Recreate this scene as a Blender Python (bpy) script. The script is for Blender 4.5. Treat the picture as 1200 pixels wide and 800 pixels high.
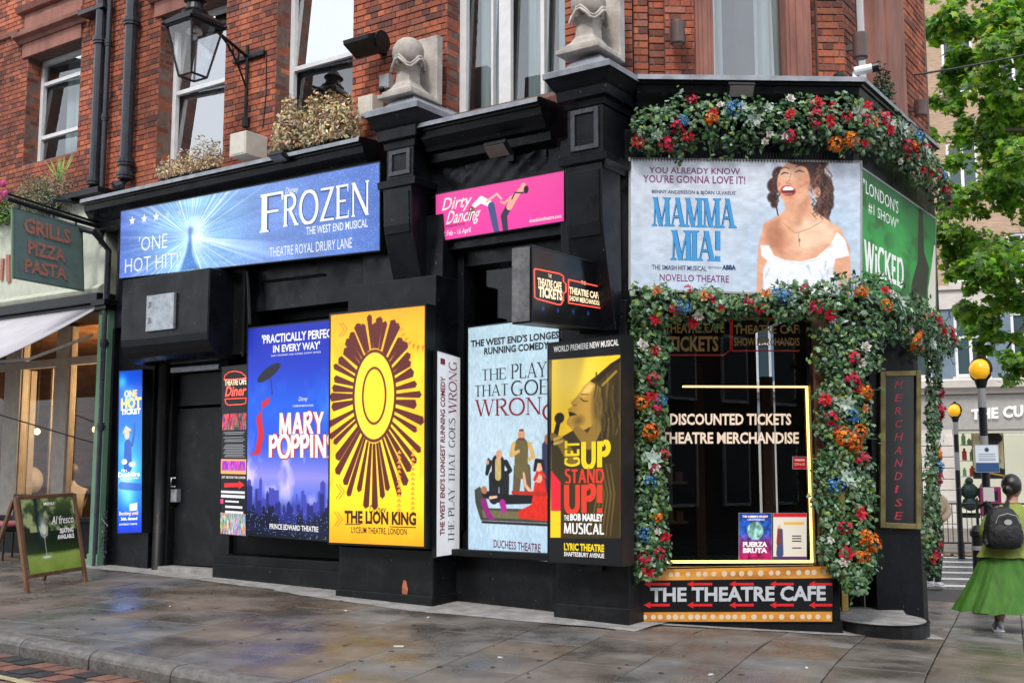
import bpy, math, random
import numpy as np
from mathutils import Vector, Matrix
random.seed(7); rng=np.random.default_rng(7)
SC=bpy.context.scene; COL=SC.collection
for o in list(bpy.data.objects): bpy.data.objects.remove(o)
R=math.radians
# ---------------------------------------------------------------- camera
FPX=1330.0; EYE=1.36; PITCH=math.atan(157/FPX)
cd=bpy.data.cameras.new('camera'); cam=bpy.data.objects.new('camera',cd); COL.objects.link(cam)
cd.sensor_width=36.0; cd.lens=36.0*FPX/1200.0; cd.clip_start=.05; cd.clip_end=600
cam.location=(0,0,EYE); cam.rotation_euler=(math.pi/2+PITCH,0,0); SC.camera=cam
# ---------------------------------------------------------------- sky, sun, exposure
SUN_EL=R(48); SUN_AZ=R(200)          # azimuth measured clockwise from +Y
w=bpy.data.worlds.new('World'); SC.world=w; w.use_nodes=True
nt=w.node_tree; bg=nt.nodes['Background']
sky=nt.nodes.new('ShaderNodeTexSky'); sky.sky_type='NISHITA'; sky.sun_disc=False
sky.sun_elevation=SUN_EL; sky.sun_rotation=SUN_AZ; sky.air_density=1.0; sky.dust_density=3.5; sky.ozone_density=1.0
mx=nt.nodes.new('ShaderNodeMixRGB'); mx.blend_type='MIX'; mx.inputs[0].default_value=.62; mx.inputs[2].default_value=(9.5,9.9,10.4,1)
nt.links.new(sky.outputs[0],mx.inputs[1]); nt.links.new(mx.outputs[0],bg.inputs[0]); bg.inputs[1].default_value=0.13
sd=bpy.data.lights.new('sun','SUN'); so=bpy.data.objects.new('sun',sd); COL.objects.link(so)
sd.energy=1.5; sd.angle=R(12); sd.color=(1,.95,.88)
dv=Vector((math.sin(SUN_AZ)*math.cos(SUN_EL),math.cos(SUN_AZ)*math.cos(SUN_EL),math.sin(SUN_EL)))
so.rotation_euler=dv.to_track_quat('Z','Y').to_euler(); so.location=(0,0,30)
vs=SC.view_settings; vs.view_transform='Standard'; vs.look='None'; vs.exposure=.68; vs.gamma=1.0
# ---------------------------------------------------------------- pixel helpers (photograph 1200x800) -> points on real planes
CAM=np.array([0,0,EYE]); CP,SP=math.cos(PITCH),math.sin(PITCH)
def ray(px,py):
    x=px-600.; z=400.-py; return np.array([x,FPX*CP-z*SP,FPX*SP+z*CP])/FPX
def gz(x,y):
    s=max((x-1.3)*.75+(y-10.4)*.66,0.)
    pl=-.0081*(x-1.3)+.0323*(y-10.4); pl=.35*math.tanh(pl/.35)
    return pl*math.exp(-s/3)-.072*s/math.sqrt(1+(s/5.5)**2)
def ground(px,py,dz=0):
    r=ray(px,py); zz=0.
    for i in range(60):
        p=r*(zz-EYE)/r[2]+CAM; zz=.5*zz+.5*(gz(p[0],p[1])+dz)
    return p
def atdepth(px,py,y): r=ray(px,py); return CAM+r*(y/r[1])
class Fr:
    def __init__(s,O,ang):
        s.O=np.array([O[0],O[1],0.]); s.a=ang
        s.u=np.array([math.cos(ang),math.sin(ang),0]); s.n=np.array([math.sin(ang),-math.cos(ang),0])
    def p(s,u,o,z): return s.O+s.u*u+s.n*o+np.array([0,0,z])
    def hit(s,px,py,off=0.):
        r=ray(px,py); t=(np.dot(s.O-CAM,s.n)+off)/np.dot(r,s.n); P=CAM+r*t
        return float(np.dot(P-s.O,s.u)),float(P[2])
    def U(s,px,off=0.,py=450): return s.hit(px,py,off)[0]
    def Z(s,px,py,off=0.): return s.hit(px,py,off)[1]
OL=ground(652,722)
L=Fr(OL,R(-34.6))
C=Fr(atdepth(750,731,10.72),R(2.0))
uCe=C.U(1010); PR=C.p(uCe,0,0)
RR=Fr(PR,R(90-34.6))
# ---------------------------------------------------------------- object helpers
def L_(c): return tuple((v/12.92 if v<=.04045 else ((v+.055)/1.055)**2.4) for v in c)
def hx(h): h=h.lstrip('#'); return L_(tuple(int(h[i:i+2],16)/255 for i in (0,2,4)))
def wloc(o):
    v=Vector((0,0,0))
    while o is not None: v+=o.location; o=o.parent
    return v
class MB:
    def __init__(s): s.v=[]; s.f=[]; s.mi=[]; s.c=[]; s.col=None
    def add(s,vs,fs,mi=0,col=None):
        b=len(s.v); s.v.extend([tuple(map(float,p)) for p in vs])
        for f in fs: s.f.append([b+i for i in f]); s.mi.append(mi); s.c.append(col)
    def box(s,fr,u0,u1,o0,o1,z0,z1,mi=0,col=None):
        P=[fr.p(u,o,z) for z in (z0,z1) for o in (o0,o1) for u in (u0,u1)]
        s.add(P,[(0,1,3,2),(4,6,7,5),(0,4,5,1),(2,3,7,6),(0,2,6,4),(1,5,7,3)],mi,col)
    def prism(s,fr,prof,u0,u1,mi=0):
        n=len(prof); P=[fr.p(u0,o,z) for o,z in prof]+[fr.p(u1,o,z) for o,z in prof]
        s.add(P,[tuple(range(n)),tuple(range(2*n-1,n-1,-1))]+[(i,n+i,n+(i+1)%n,(i+1)%n) for i in range(n)],mi)
    def poly(s,fr,pts,o0,o1,mi=0,col=None):      # outline in (u,z) given thickness o0..o1
        n=len(pts); P=[fr.p(u,o0,z) for u,z in pts]+[fr.p(u,o1,z) for u,z in pts]
        s.add(P,[tuple(range(n)),tuple(range(2*n-1,n-1,-1))]+[(i,n+i,n+(i+1)%n,(i+1)%n) for i in range(n)],mi,col)
    def tube(s,pts,r,n=8,mi=0,cap=True,col=None):
        pts=[np.array(p,float) for p in pts]; m=len(pts); rs=r if hasattr(r,'__len__') else [r]*m
        V=[]; 
        for i,p in enumerate(pts):
            d=pts[min(i+1,m-1)]-pts[max(i-1,0)]; d=d/(np.linalg.norm(d)+1e-9)
            a=np.array([0,0,1.]) if abs(d[2])<.9 else np.array([1.,0,0])
            x=np.cross(d,a); x/=np.linalg.norm(x); y=np.cross(d,x)
            for k in range(n):
                t=2*math.pi*k/n; V.append(p+rs[i]*(x*math.cos(t)+y*math.sin(t)))
        F=[(i*n+k,i*n+(k+1)%n,(i+1)*n+(k+1)%n,(i+1)*n+k) for i in range(m-1) for k in range(n)]
        if cap: F+= [tuple(range(n)),tuple(range(m*n-1,(m-1)*n-1,-1))]
        s.add(V,F,mi,col)
    def lathe(s,c,prof,n=20,mi=0,sq=False,ang0=0,squash=(1,1)):
        c=np.array(c,float); V=[]
        for r,z in prof:
            for k in range(n):
                t=ang0+2*math.pi*k/n; V.append(c+np.array([r*math.cos(t)*squash[0],r*math.sin(t)*squash[1],z]))
        m=len(prof)
        F=[(i*n+k,i*n+(k+1)%n,(i+1)*n+(k+1)%n,(i+1)*n+k) for i in range(m-1) for k in range(n)]
        F+=[tuple(range(n)),tuple(range(m*n-1,(m-1)*n-1,-1))]
        s.add(V,F,mi)
    def ball(s,c,r,n=12,mi=0,sc=(1,1,1)):
        c=np.array(c,float); V=[];m=n//2+1
        for i in range(m):
            a=math.pi*i/(m-1)
            for k in range(n):
                t=2*math.pi*k/n; V.append(c+r*np.array([math.sin(a)*math.cos(t)*sc[0],math.sin(a)*math.sin(t)*sc[1],math.cos(a)*sc[2]]))
        s.add(V,[(i*n+k,(i+1)*n+k,(i+1)*n+(k+1)%n,i*n+(k+1)%n) for i in range(m-1) for k in range(n)],mi)
    def mesh(s,name,mats,off=(0,0,0),smooth=False):
        me=bpy.data.meshes.new(name)
        v=np.array(s.v) if s.v else np.zeros((0,3)); v=v-np.array(off)
        me.from_pydata([tuple(p) for p in v],[],s.f)
        for m in (mats if isinstance(mats,(list,tuple)) else [mats]): me.materials.append(m)
        me.polygons.foreach_set('material_index',s.mi)
        if smooth: me.polygons.foreach_set('use_smooth',[True]*len(s.f))
        if any(c is not None for c in s.c):
            at=me.attributes.new('tint','FLOAT_COLOR','FACE')
            arr=[]
            for c in s.c: arr.extend((*(c if c is not None else (1,1,1)),1.0)[:4])
            at.data.foreach_set('color',arr)
        me.update(); return me
def ob(name,mb,mats,parent=None,bevel=0,smooth=False,label=None,kind=None):
    me=mb.mesh(name,mats,wloc(parent) if parent else (0,0,0),smooth)
    o=bpy.data.objects.new(name,me); COL.objects.link(o)
    if parent: o.parent=parent
    if bevel:
        m=o.modifiers.new('bevel','BEVEL'); m.width=bevel; m.segments=2; m.limit_method='ANGLE'; m.angle_limit=R(35)
    if label: o['label']=label
    if kind: o['kind']=kind
    return o
def thing(name,loc,label,cat,group=None):
    o=bpy.data.objects.new(name,None); COL.objects.link(o); o.location=tuple(float(x) for x in loc); o.empty_display_size=.2
    o['label']=label; o['category']=cat
    if group: o['group']=group
    return o
def tagt(o,label,cat,group=None):
    o['label']=label; o['category']=cat
    if group: o['group']=group
    return o
def inst(name,me,parent,mat4,label=None):
    o=bpy.data.objects.new(name,me); COL.objects.link(o)
    if parent: o.parent=parent; mat4=Matrix.Translation(-wloc(parent))@mat4
    o.matrix_basis=mat4
    if label: o['label']=label
    return o
def copy_tree(o,parent=None):
    c=o.copy(); COL.objects.link(c); c.parent=parent
    for ch in list(o.children): copy_tree(ch,c)
    return c
# ---------------------------------------------------------------- materials
def pm(name,col,rough=.5,metal=0,em=None,es=0,var=0,scale=8,bump=0,bscale=40,spec=.5,coat=0,col2=None,attr=False,rvar=0,dirt=0,dirtcol=(.25,.24,.22),stretch=None):
    m=bpy.data.materials.new(name); m.use_nodes=True; t=m.node_tree; N=t.nodes; b=N['Principled BSDF']; K=t.links
    b.inputs['Base Color'].default_value=(*col,1); b.inputs['Roughness'].default_value=rough; b.inputs['Metallic'].default_value=metal
    b.inputs['Specular IOR Level'].default_value=spec
    if coat: b.inputs['Coat Weight'].default_value=coat; b.inputs['Coat Roughness'].default_value=.08
    tc=N.new('ShaderNodeTexCoord'); src=tc.outputs['Object']
    if stretch:
        mp=N.new('ShaderNodeMapping'); mp.inputs['Scale'].default_value=stretch; K.new(src,mp.inputs[0]); src=mp.outputs[0]
    def noise(sc,det=6,ro=.6):
        n=N.new('ShaderNodeTexNoise'); n.inputs['Scale'].default_value=sc; n.inputs['Detail'].default_value=det; n.inputs['Roughness'].default_value=ro; K.new(src,n.inputs['Vector']); return n
    cur=None
    if attr:
        a=N.new('ShaderNodeAttribute'); a.attribute_name='tint'; cur=a.outputs['Color']
    if var or col2:
        n=noise(scale); r=N.new('ShaderNodeValToRGB'); r.color_ramp.elements[0].position=.32; r.color_ramp.elements[1].position=.68
        c2=col2 or tuple(min(1,c*(1+var)) for c in col); c1=col if col2 else tuple(c*(1-var) for c in col)
        r.color_ramp.elements[0].color=(*c1,1); r.color_ramp.elements[1].color=(*c2,1); K.new(n.outputs['Fac'],r.inputs[0])
        if cur is None: cur=r.outputs[0]
        else:
            q=N.new('ShaderNodeMixRGB'); q.blend_type='MULTIPLY'; q.inputs[0].default_value=1; K.new(cur,q.inputs[1]); K.new(r.outputs[0],q.inputs[2]); cur=q.outputs[0]
    if dirt:
        n=noise(3.1,9,.72); r=N.new('ShaderNodeValToRGB'); r.color_ramp.elements[0].position=.52; r.color_ramp.elements[1].position=.72
        r.color_ramp.elements[0].color=(0,0,0,1); r.color_ramp.elements[1].color=(dirt,dirt,dirt,1); K.new(n.outputs['Fac'],r.inputs[0])
        q=N.new('ShaderNodeMixRGB'); K.new(r.outputs[0],q.inputs[0])
        if cur: K.new(cur,q.inputs[1])
        else: q.inputs[1].default_value=(*col,1)
        q.inputs[2].default_value=(*dirtcol,1); cur=q.outputs[0]
    if name.startswith('black_') and 'paint' in name:
        mp=N.new('ShaderNodeMapping'); mp.inputs['Scale'].default_value=(9,9,.9); K.new(tc.outputs['Object'],mp.inputs[0]); n=N.new('ShaderNodeTexNoise'); n.inputs['Scale'].default_value=2.2; n.inputs['Detail'].default_value=9; n.inputs['Roughness'].default_value=.7; K.new(mp.outputs[0],n.inputs['Vector'])
        r=N.new('ShaderNodeValToRGB'); r.color_ramp.elements[0].position=.60; r.color_ramp.elements[1].position=.80; r.color_ramp.elements[0].color=(0,0,0,1); r.color_ramp.elements[1].color=(.6,.6,.6,1); K.new(n.outputs['Fac'],r.inputs[0])
        q=N.new('ShaderNodeMixRGB'); K.new(r.outputs[0],q.inputs[0]); K.new(cur,q.inputs[1]); q.inputs[2].default_value=(.045,.045,.046,1); cur=q.outputs[0]
        n=noise(34,4,.5); r=N.new('ShaderNodeValToRGB'); r.color_ramp.elements[0].position=.715; r.color_ramp.elements[1].position=.73; r.color_ramp.elements[0].color=(0,0,0,1); r.color_ramp.elements[1].color=(.9,.9,.9,1); K.new(n.outputs['Fac'],r.inputs[0])
        q=N.new('ShaderNodeMixRGB'); K.new(r.outputs[0],q.inputs[0]); K.new(cur,q.inputs[1]); q.inputs[2].default_value=(.14,.13,.12,1); cur=q.outputs[0]
    if cur: K.new(cur,b.inputs['Base Color'])
    if rvar:
        n=noise(scale*.7,5); r=N.new('ShaderNodeMapRange'); r.inputs[3].default_value=max(.03,rough-rvar); r.inputs[4].default_value=min(1,rough+rvar); r.inputs[1].default_value=.35; r.inputs[2].default_value=.65
        K.new(n.outputs['Fac'],r.inputs[0]); K.new(r.outputs[0],b.inputs['Roughness'])
    if bump:
        n=noise(bscale,8,.65); bm=N.new('ShaderNodeBump'); bm.inputs['Strength'].default_value=1; bm.inputs['Distance'].default_value=bump; K.new(n.outputs['Fac'],bm.inputs['Height']); K.new(bm.outputs[0],b.inputs['Normal'])
    if es:
        b.inputs['Emission Strength'].default_value=es
        b.inputs['Emission Color'].default_value=(*(em or col),1)
    return m
def glassm(name,refl=.12,tint=(.9,.95,.95),rough=.0):
    m=bpy.data.materials.new(name); m.use_nodes=True; t=m.node_tree; N=t.nodes; K=t.links; N.remove(N['Principled BSDF'])
    tr=N.new('ShaderNodeBsdfTransparent'); tr.inputs[0].default_value=(*tint,1); g=N.new('ShaderNodeBsdfGlossy'); g.inputs['Roughness'].default_value=rough; g.inputs[0].default_value=(1,1,1,1)
    lw=N.new('ShaderNodeLayerWeight'); pw=N.new('ShaderNodeMath'); pw.operation='POWER'; pw.inputs[1].default_value=4.5; K.new(lw.outputs['Facing'],pw.inputs[0]); ad=N.new('ShaderNodeMath'); ad.operation='ADD'; ad.inputs[1].default_value=refl
    mix=N.new('ShaderNodeMixShader'); K.new(pw.outputs[0],ad.inputs[0]); K.new(ad.outputs[0],mix.inputs[0]); K.new(tr.outputs[0],mix.inputs[1]); K.new(g.outputs[0],mix.inputs[2]); K.new(mix.outputs[0],N['Material Output'].inputs[0]); return m
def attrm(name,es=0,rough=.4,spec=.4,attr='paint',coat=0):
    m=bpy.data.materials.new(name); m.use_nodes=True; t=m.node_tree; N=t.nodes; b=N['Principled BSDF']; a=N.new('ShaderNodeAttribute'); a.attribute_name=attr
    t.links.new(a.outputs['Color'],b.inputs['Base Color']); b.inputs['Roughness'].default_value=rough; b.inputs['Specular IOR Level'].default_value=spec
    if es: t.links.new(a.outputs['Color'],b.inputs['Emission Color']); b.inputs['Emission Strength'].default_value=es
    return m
def brickm(name,obj):
    m=bpy.data.materials.new(name); m.use_nodes=True; t=m.node_tree; N=t.nodes; K=t.links; b=N['Principled BSDF']
    r=N.new('ShaderNodeValToRGB'); cr=r.color_ramp
    cols=[(0,(.10,.04,.034)),(.14,(.19,.060,.042)),(.4,(.31,.080,.042)),(.68,(.385,.102,.05)),(.9,(.45,.14,.068)),(1,(.25,.10,.075))]
    cr.elements[0].position=0; cr.elements[0].color=(*cols[0][1],1); cr.elements[1].position=1; cr.elements[1].color=(*cols[-1][1],1)
    for p,c in cols[1:-1]: e=cr.elements.new(p); e.color=(*c,1)
    if obj: s=N.new('ShaderNodeObjectInfo').outputs['Random']
    else: s=N.new('ShaderNodeAttribute'); s.attribute_name='tint'; s=s.outputs['Fac']
    K.new(s,r.inputs[0])
    g=N.new('ShaderNodeNewGeometry')
    n=N.new('ShaderNodeTexNoise'); n.inputs['Scale'].default_value=1.1; n.inputs['Detail'].default_value=8; K.new(g.outputs['Position'],n.inputs['Vector'])
    n2=N.new('ShaderNodeTexNoise'); n2.inputs['Scale'].default_value=45; n2.inputs['Detail'].default_value=6; K.new(g.outputs['Position'],n2.inputs['Vector'])
    mr=N.new('ShaderNodeMapRange'); mr.inputs[1].default_value=.35; mr.inputs[2].default_value=.65; mr.inputs[3].default_value=.48; mr.inputs[4].default_value=1.18; K.new(n.outputs['Fac'],mr.inputs[0])
    mr2=N.new('ShaderNodeMapRange'); mr2.inputs[1].default_value=.3; mr2.inputs[2].default_value=.7; mr2.inputs[3].default_value=.75; mr2.inputs[4].default_value=1.2; K.new(n2.outputs['Fac'],mr2.inputs[0])
    mu=N.new('ShaderNodeMath'); mu.operation='MULTIPLY'; K.new(mr.outputs[0],mu.inputs[0]); K.new(mr2.outputs[0],mu.inputs[1])
    v=N.new('ShaderNodeVectorMath'); v.operation='SCALE'; K.new(r.outputs[0],v.inputs[0]); K.new(mu.outputs[0],v.inputs['Scale']); K.new(v.outputs[0],b.inputs['Base Color'])
    bm=N.new('ShaderNodeBump'); bm.inputs['Distance'].default_value=.004; K.new(n2.outputs['Fac'],bm.inputs['Height']); K.new(bm.outputs[0],b.inputs['Normal'])
    b.inputs['Roughness'].default_value=.85; return m
M={}
M['black']=pm('black_gloss_paint',(.0048,.0056,.0080),.33,var=.3,scale=5,bump=.0012,bscale=14,rvar=.14,spec=.24,dirt=.3,dirtcol=(.017,.018,.021))
M['blackd']=pm('black_dull_paint',(.0045,.005,.006),.5,spec=.2,var=.4,scale=7,bump=.001,dirt=.4,dirtcol=(.020,.020,.020))
M['blackdusty']=pm('black_scuffed_paint',(.0062,.0070,.0085),.46,spec=.25,var=.4,scale=6,bump=.002,bscale=25,dirt=.5,dirtcol=(.034,.034,.033))
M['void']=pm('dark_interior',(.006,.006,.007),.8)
M['glass2']=glassm('upper_glass_dim',.16,(.6,.7,.72))
M['glass3']=glassm('upper_glass_bright',.62,(.5,.55,.6))
M['lead']=pm('lead_flashing',(.22,.24,.28),.45,var=.3,scale=6,bump=.004,bscale=15,dirt=.4)
M['stone']=pm('weathered_pale_stone',(.42,.385,.35),.85,var=.25,scale=5,bump=.006,bscale=30,dirt=.75,dirtcol=(.13,.12,.11))
M['redstone']=pm('red_terracotta_stone',(.25,.105,.08),.75,var=.3,scale=4,bump=.004,bscale=25,stretch=(1,1,.3),dirt=.4,dirtcol=(.12,.06,.05))
M['mortar']=pm('dark_mortar',(.155,.10,.085),.95,var=.3,scale=12,bump=.003)
M['brick']=brickm('red_brick',True); M['brickS']=brickm('red_brick_mass',False)
M['white']=pm('white_window_paint',(.66,.67,.69),.45,var=.08,scale=10)
M['glassw']=glassm('upper_window_glass',.42,(.55,.62,.66))
M['glass']=glassm('shop_window_glass',.02,(.75,.78,.8))
M['curtain']=pm('pale_net_curtain',(.5,.5,.5),.9,var=.25,scale=3,stretch=(6,6,.3))
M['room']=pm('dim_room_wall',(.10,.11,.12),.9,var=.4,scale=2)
M['iron']=pm('black_iron',(.008,.009,.011),.38,spec=.3,metal=0,var=.4,bump=.001)
M['pipe']=pm('dark_drainpipe_paint',(.020,.025,.034),.32,var=.3,rvar=.1)
M['paintred']=pm('exposed_red_patch',(.42,.13,.07),.9,var=.3,scale=20)
M['steel']=pm('galvanised_plate',(.36,.39,.43),.42,metal=.5,var=.25,scale=14,dirt=.3)
M['beige']=pm('cream_plastic',(.58,.55,.48),.5,var=.1,dirt=.25,dirtcol=(.2,.18,.15))
M['greyp']=pm('grey_plastic',(.32,.33,.34),.5,var=.1)
M['brownm']=pm('brown_metal',(.085,.05,.045),.4,var=.15)
M['lampglass']=pm('floodlight_glass',(.25,.24,.22),.12,var=.1)
M['led']=pm('warm_led_strip',(1,.7,.2),.4,em=(1,.60,.13),es=2.4)
M['gold']=pm('gold_paint',(.42,.28,.07),.35,metal=.6,var=.25,scale=10)
M['goldf']=pm('antique_gold_frame',(.20,.165,.065),.4,metal=.5,var=.4,scale=8)
M['wood']=pm('brown_wood',(.12,.055,.025),.5,var=.35,scale=6,stretch=(1,1,.15))
M['woodl']=pm('aged_oak',(.17,.085,.045),.55,var=.35,scale=8,stretch=(2,2,.3))
M['green']=pm('sage_green_paint',(.115,.235,.155),.5,var=.12,scale=4,dirt=.2,dirtcol=(.08,.13,.1))
M['cream']=pm('pale_green_cream_paint',(.44,.47,.38),.5,var=.12,dirt=.3,dirtcol=(.25,.27,.2))
M['signgreen']=pm('grey_green_sign',(.10,.155,.14),.55,var=.15,scale=9)
M['copper']=pm('faded_copper_letters',(.32,.13,.09),.6,var=.25,scale=30)
M['mull']=pm('cream_grey_painted_timber',(.46,.42,.37),.5,var=.15)
M['awning']=pm('white_awning_canvas',(.42,.41,.45),.85,var=.08,scale=3,bump=.01,bscale=2)
M['skin']=pm('skin',(.42,.23,.16),.55,var=.1); M['hair']=pm('black_hair',(.012,.010,.010),.35,var=.5,scale=60,stretch=(1,1,.2),bump=.003,bscale=80)
M['hairbr']=pm('brown_hair',(.05,.025,.015),.5,var=.4,scale=50)
M['lime']=pm('yellow_green_jacket',(.22,.27,.05),.8,var=.12,scale=8,bump=.012,bscale=7)
M['skirt']=pm('green_pleated_skirt',(.042,.145,.012),.75,var=.3,scale=5,bump=.002,stretch=(3,3,.3))
M['pack']=pm('black_nylon',(.010,.010,.012),.6,var=.5,bump=.03,bscale=9)
M['shoe']=pm('pale_grey_trainer',(.66,.66,.70),.6,var=.2,scale=20)
M['tan']=pm('beige_jacket',(.33,.26,.18),.85,var=.15,bump=.01,bscale=10); M['navy']=pm('dark_trousers',(.012,.013,.02),.8,var=.3)
M['greysh']=pm('pale_grey_shirt',(.35,.36,.38),.8,var=.1,bump=.008,bscale=9)
def T(name,col,es=0,rough=.5): 
    if name not in M: M[name]=pm(name,col,rough,em=col,es=es)
    return M[name]
# ================================================================ THE GROUND
KN=-5.55                                  # kerb line: distance along L.n from the world origin
nLx,nLy=float(L.n[0]),float(L.n[1])
def nd(x,y): return x*nLx+y*nLy
def sheet(name,mat,cond,dz,skirt=.3,xs=None,ys=None,zf=None):
    zf=zf or (lambda x,y:gz(x,y)+dz)
    V=[];idx={};F=[]
    def vid(i,j,low=0):
        k=(i,j,low)
        if k not in idx: idx[k]=len(V); V.append((xs[i],ys[j],zf(xs[i],ys[j])-(skirt if low else 0)))
        return idx[k]
    ok=[[cond((xs[i]+xs[i+1])/2,(ys[j]+ys[j+1])/2) for j in range(len(ys)-1)] for i in range(len(xs)-1)]
    for i in range(len(xs)-1):
        for j in range(len(ys)-1):
            if not ok[i][j]: continue
            F.append((vid(i,j),vid(i+1,j),vid(i+1,j+1),vid(i,j+1)))
            for di,dj,a,b in ((-1,0,(i,j+1),(i,j)),(1,0,(i+1,j),(i+1,j+1)),(0,-1,(i,j),(i+1,j)),(0,1,(i+1,j+1),(i,j+1))):
                ii,jj=i+di,j+dj
                if skirt and (ii<0 or jj<0 or ii>=len(xs)-1 or jj>=len(ys)-1 or not ok[ii][jj]):
                    F.append((vid(*b),vid(*a),vid(*a,1),vid(*b,1)))
    me=bpy.data.meshes.new(name); me.from_pydata(V,[],F); me.materials.append(mat); me.update()
    o=bpy.data.objects.new(name,me); COL.objects.link(o); o['kind']='structure'; return o
def spaced(a,b,fa,fb,f,c):
    r=[a]
    x=a
    while x<b:
        x+= f if fa<=x<fb else c
        r.append(x)
    return r
XS=spaced(-120,120,-12,16,.5,6); YS=spaced(-60,150,2,32,.5,6)
M['asphalt']=pm('wet_asphalt',(.06,.062,.066),.3,var=.3,scale=3,bump=.006,bscale=90,rvar=.15)
M['slabbed']=pm('pavement_bed_joint',(.035,.032,.03),.75,var=.4,scale=8,bump=.004)
sheet('road',M['asphalt'],lambda x,y:True,-.13,0,XS,YS)
def rot(a): c,s=math.cos(a),math.sin(a); return lambda p,q:(p*c-q*s,p*s+q*c)
# pavement beds (rotated grid so the kerb line is clean): local axes along kerb (L.u) and inward (-L.n)
def bed(name,s0,s1,t0,t1,cond=lambda x,y:True,step=.5,dz=-.012):
    V=[];F=[];ns=int((s1-s0)/step);ntt=int((t1-t0)/step)
    P=lambda s,t:(L.u[0]*s-L.n[0]*t, L.u[1]*s-L.n[1]*t)
    ids={}
    def vid(i,j,l=0):
        k=(i,j,l)
        if k not in ids:
            x,y=P(s0+i*step,t0+j*step); ids[k]=len(V); V.append((x,y,gz(x,y)+dz-(.2 if l else 0)))
        return ids[k]
    ok={(i,j):cond(*P(s0+(i+.5)*step,t0+(j+.5)*step)) for i in range(ns) for j in range(ntt)}
    for (i,j),k in ok.items():
        if not k: continue
        F.append((vid(i,j),vid(i+1,j),vid(i+1,j+1),vid(i,j+1)))
        for q,a,b in (((i-1,j),(i,j+1),(i,j)),((i+1,j),(i+1,j),(i+1,j+1)),((i,j-1),(i,j),(i+1,j)),((i,j+1),(i+1,j+1),(i,j+1))):
            if not ok.get(q): F.append((vid(*b),vid(*a),vid(*a,1),vid(*b,1)))
    me=bpy.data.meshes.new(name); me.from_pydata(V,[],F); me.materials.append(M['slabbed']); me.update()
    o=bpy.data.objects.new(name,me); COL.objects.link(o); o['kind']='structure'; return o
ROADN=17.2; ROADF=26.0
def sideroad(x,y): return y>ROADN-.18*(x-7) and x>2.5
pave=bed('pavement',-30,14,-KN,-KN+26,lambda x,y:not sideroad(x,y))
# --- paving slabs
def clip(poly,a,b,c):      # keep a*x+b*y<=c
    out=[]
    for i in range(len(poly)):
        p,q=poly[i],poly[(i+1)%len(poly)]; dp=a*p[0]+b*p[1]-c; dq=a*q[0]+b*q[1]-c
        if dp<=0: out.append(p)
        if dp*dq<0: t=dp/(dp-dq); out.append((p[0]+t*(q[0]-p[0]),p[1]+t*(q[1]-p[1])))
    return out
def slabmat(name,c1,c2,wet=1.0):
    m=pm(name,c1,.4,col2=c2,scale=1.9,bump=.003,bscale=16,dirt=.4,dirtcol=(.15,.145,.14)); t=m.node_tree; N=t.nodes; K=t.links; b=N['Principled BSDF']
    g=N.new('ShaderNodeNewGeometry'); n=N.new('ShaderNodeTexNoise'); n.inputs['Scale'].default_value=1.15; n.inputs['Detail'].default_value=7; n.inputs['Roughness'].default_value=.62; K.new(g.outputs['Position'],n.inputs['Vector'])
    r=N.new('ShaderNodeValToRGB'); e=r.color_ramp.elements; e[0].position=.40; e[0].color=(.17,.17,.17,1); e[1].position=.58; e[1].color=(.62,.62,.62,1); q=e.new(.47); q.color=(.32,.32,.32,1); K.new(n.outputs['Fac'],r.inputs[0]); K.new(r.outputs[0],b.inputs['Roughness'])
    mr=N.new('ShaderNodeMapRange'); mr.inputs[1].default_value=.40; mr.inputs[2].default_value=.62; mr.inputs[3].default_value=.72; mr.inputs[4].default_value=1.12; K.new(n.outputs['Fac'],mr.inputs[0])
    lk=b.inputs['Base Color'].links[0]; src=lk.from_socket; v=N.new('ShaderNodeVectorMath'); v.operation='SCALE'; K.new(src,v.inputs[0]); K.new(mr.outputs[0],v.inputs['Scale']); K.new(v.outputs[0],b.inputs['Base Color'])
    return m
SM=[slabmat('wet_york_stone',(.08,.070,.062),(.155,.138,.125)),slabmat('warm_york_stone',(.085,.067,.050),(.165,.135,.105)),
    slabmat('reddish_york_stone',(.092,.068,.058),(.165,.135,.118)),slabmat('grey_concrete_slab',(.088,.086,.085),(.17,.167,.165))]
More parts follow.
